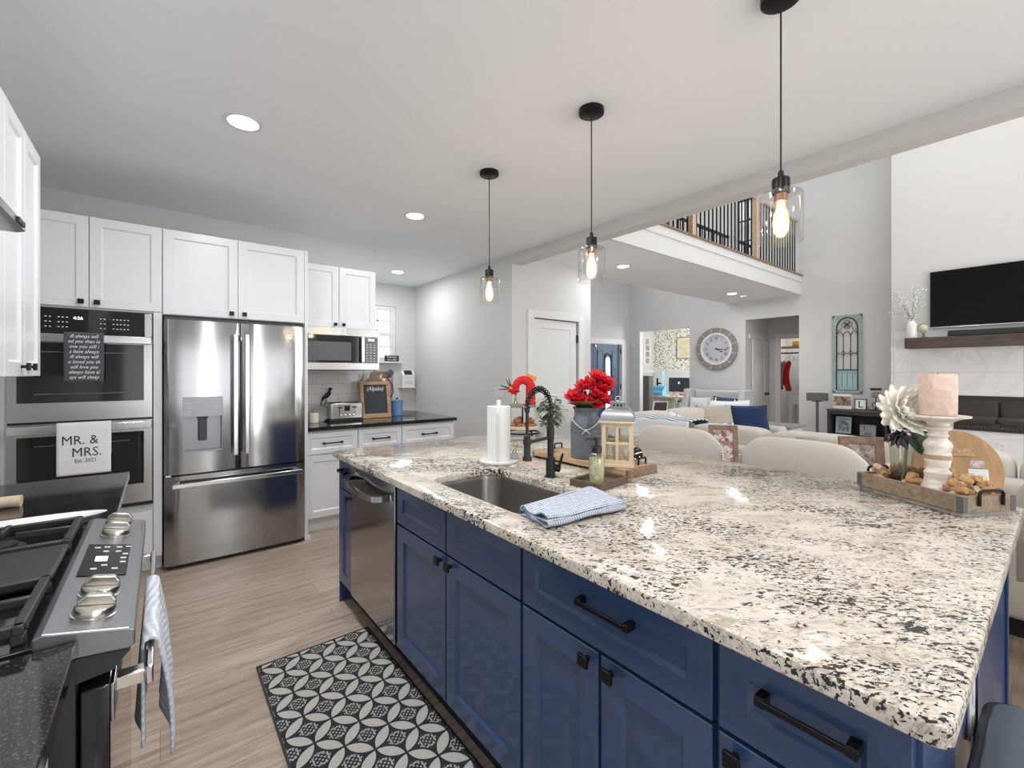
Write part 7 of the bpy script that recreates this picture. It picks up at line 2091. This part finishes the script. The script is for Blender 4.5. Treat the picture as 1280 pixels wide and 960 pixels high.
# ================================================================== OFFICE
r = thing('desk', 'pale wooden writing desk in the office', 'desk', (10.2, 6.2, 0))
b = MB(); b.box(9.97, 10.75, 5.55, 6.95, 0.74, 0.775); b.build('desk_top', 'whitedist', r, bevel=0.004)
for y in (5.60, 6.52): b = MB(); b.box(10.02, 10.70, y, y + 0.38, 0.06, 0.74); p = b.build('pedestal', 'whitedist', r, smooth=0)
for z in (0.50, 0.28):
    for y in (5.62, 6.54): b = MB(); b.box(10.005, 10.02, y, y + 0.34, z - 0.09, z + 0.09); b.build('drawer_front', 'trim', r, bevel=0.003)
r = thing('monitor', 'black computer monitor facing out on the office desk', 'monitor', (10.55, 6.33, 0.775))
b = MB(); b.box(10.60, 10.63, 6.03, 6.62, 0.86, 1.235); b.build('panel', 'greyblack', r, bevel=0.005)
b = MB(); b.box(10.57, 10.66, 6.31, 6.35, 0.776, 0.90); b.box(10.5, 10.72, 6.2, 6.46, 0.7755, 0.784); b.build('stand', 'greyblack', r, smooth=0)
b = MB(); b.M = Matrix.Translation((10.5995, 6.325, 1.10)) @ Matrix.Rotation(R(-90), 4, 'Y'); b.lathe([(0.034, 0), (0.034, 0.003), (0.0001, 0.0032)], 20); b.build('round_mark', 'grayled', r)
r = thing('arm_monitor', 'pale blue-edged monitor turned sideways on an arm in the office', 'monitor', (10.3, 6.72, 0.775))
b = MB(); b.at((10.45, 6.70, 0), R(27)); b.box(-0.22, 0.22, -0.02, 0.02, 0.93, 1.40); b.build('panel', 'skyglass', r, bevel=0.005)
b = MB(); b.at((10.45, 6.70, 0), R(27)); b.box(-0.02, 0.02, 0.02, 0.16, 1.06, 1.10); b.box(-0.02, 0.02, 0.12, 0.16, 0.95, 1.22); b.box(-0.02, 0.02, 0.12, 0.16, 0.7755, 0.95); b.build('arm', 'black', r, smooth=0)
r = thing('desk_organizer', 'light blue slanted box with dark lettering on the office desk', 'box', (10.1, 6.5, 0.775))
b = MB(); b.prism([(9.985, 0.776), (10.16, 0.776), (10.16, 1.0), (10.12, 1.03), (9.985, 0.86)], 6.42, 6.84, 0, 'y'); b.build('case', 'sky', r, bevel=0.006, smooth=0)
b = MB()
for i in range(5): b.M = Matrix.Translation((10.052, 6.47 + 0.072 * i, 0.9445)) @ Matrix.Rotation(R(-51.5), 4, 'Y'); b.box(-0.06, 0.05, -0.018, 0.024, 0, 0.003)
b.build('dark_lettering', 'skydark', r, smooth=0)
b = MB(); b.box(9.50, 9.66, 6.47, 6.74, 0.0, 1.285); b.box(9.485, 9.50, 6.48, 6.73, 0.05, 1.27); tag(b.build('filing_cabinet', 'greyboard', bevel=0.003), 'tall dark grey cabinet at the left inside the office', 'cabinet')
picframe('gold framed landscape print on the floral wall of the office', (11.485, 6.70, 1.76), 0.44, 0.60, FZ, 0, 0.022, 'framewood', 'photoC', 0.03)
r = thing('photo_panel', 'tall narrow white frame of four pictures in the office', 'picture frame', (11.16, 7.68, 1.60))
b = MB(); b.box(10.98, 11.34, 7.665, 7.688, 1.58, 2.38); b.build('frame', 'trim', r, bevel=0.003)
for k in range(4): b = MB(); b.box(11.07, 11.25, 7.661, 7.665, 1.64 + 0.185 * k, 1.79 + 0.185 * k); b.build('photo', 'photoB', r, smooth=0)
r = thing('motion_sensor', 'tiny white sensor on the wall beside the front door', 'sensor', (8.515, 6.28, 1.98))
b = MB(); b.box(8.49, 8.529, 6.18, 6.24, 1.93, 2.03); b.build('housing', 'trim', r, bevel=0.008)

for _o in bpy.data.objects:
    if '_o' in _o: del _o['_o']
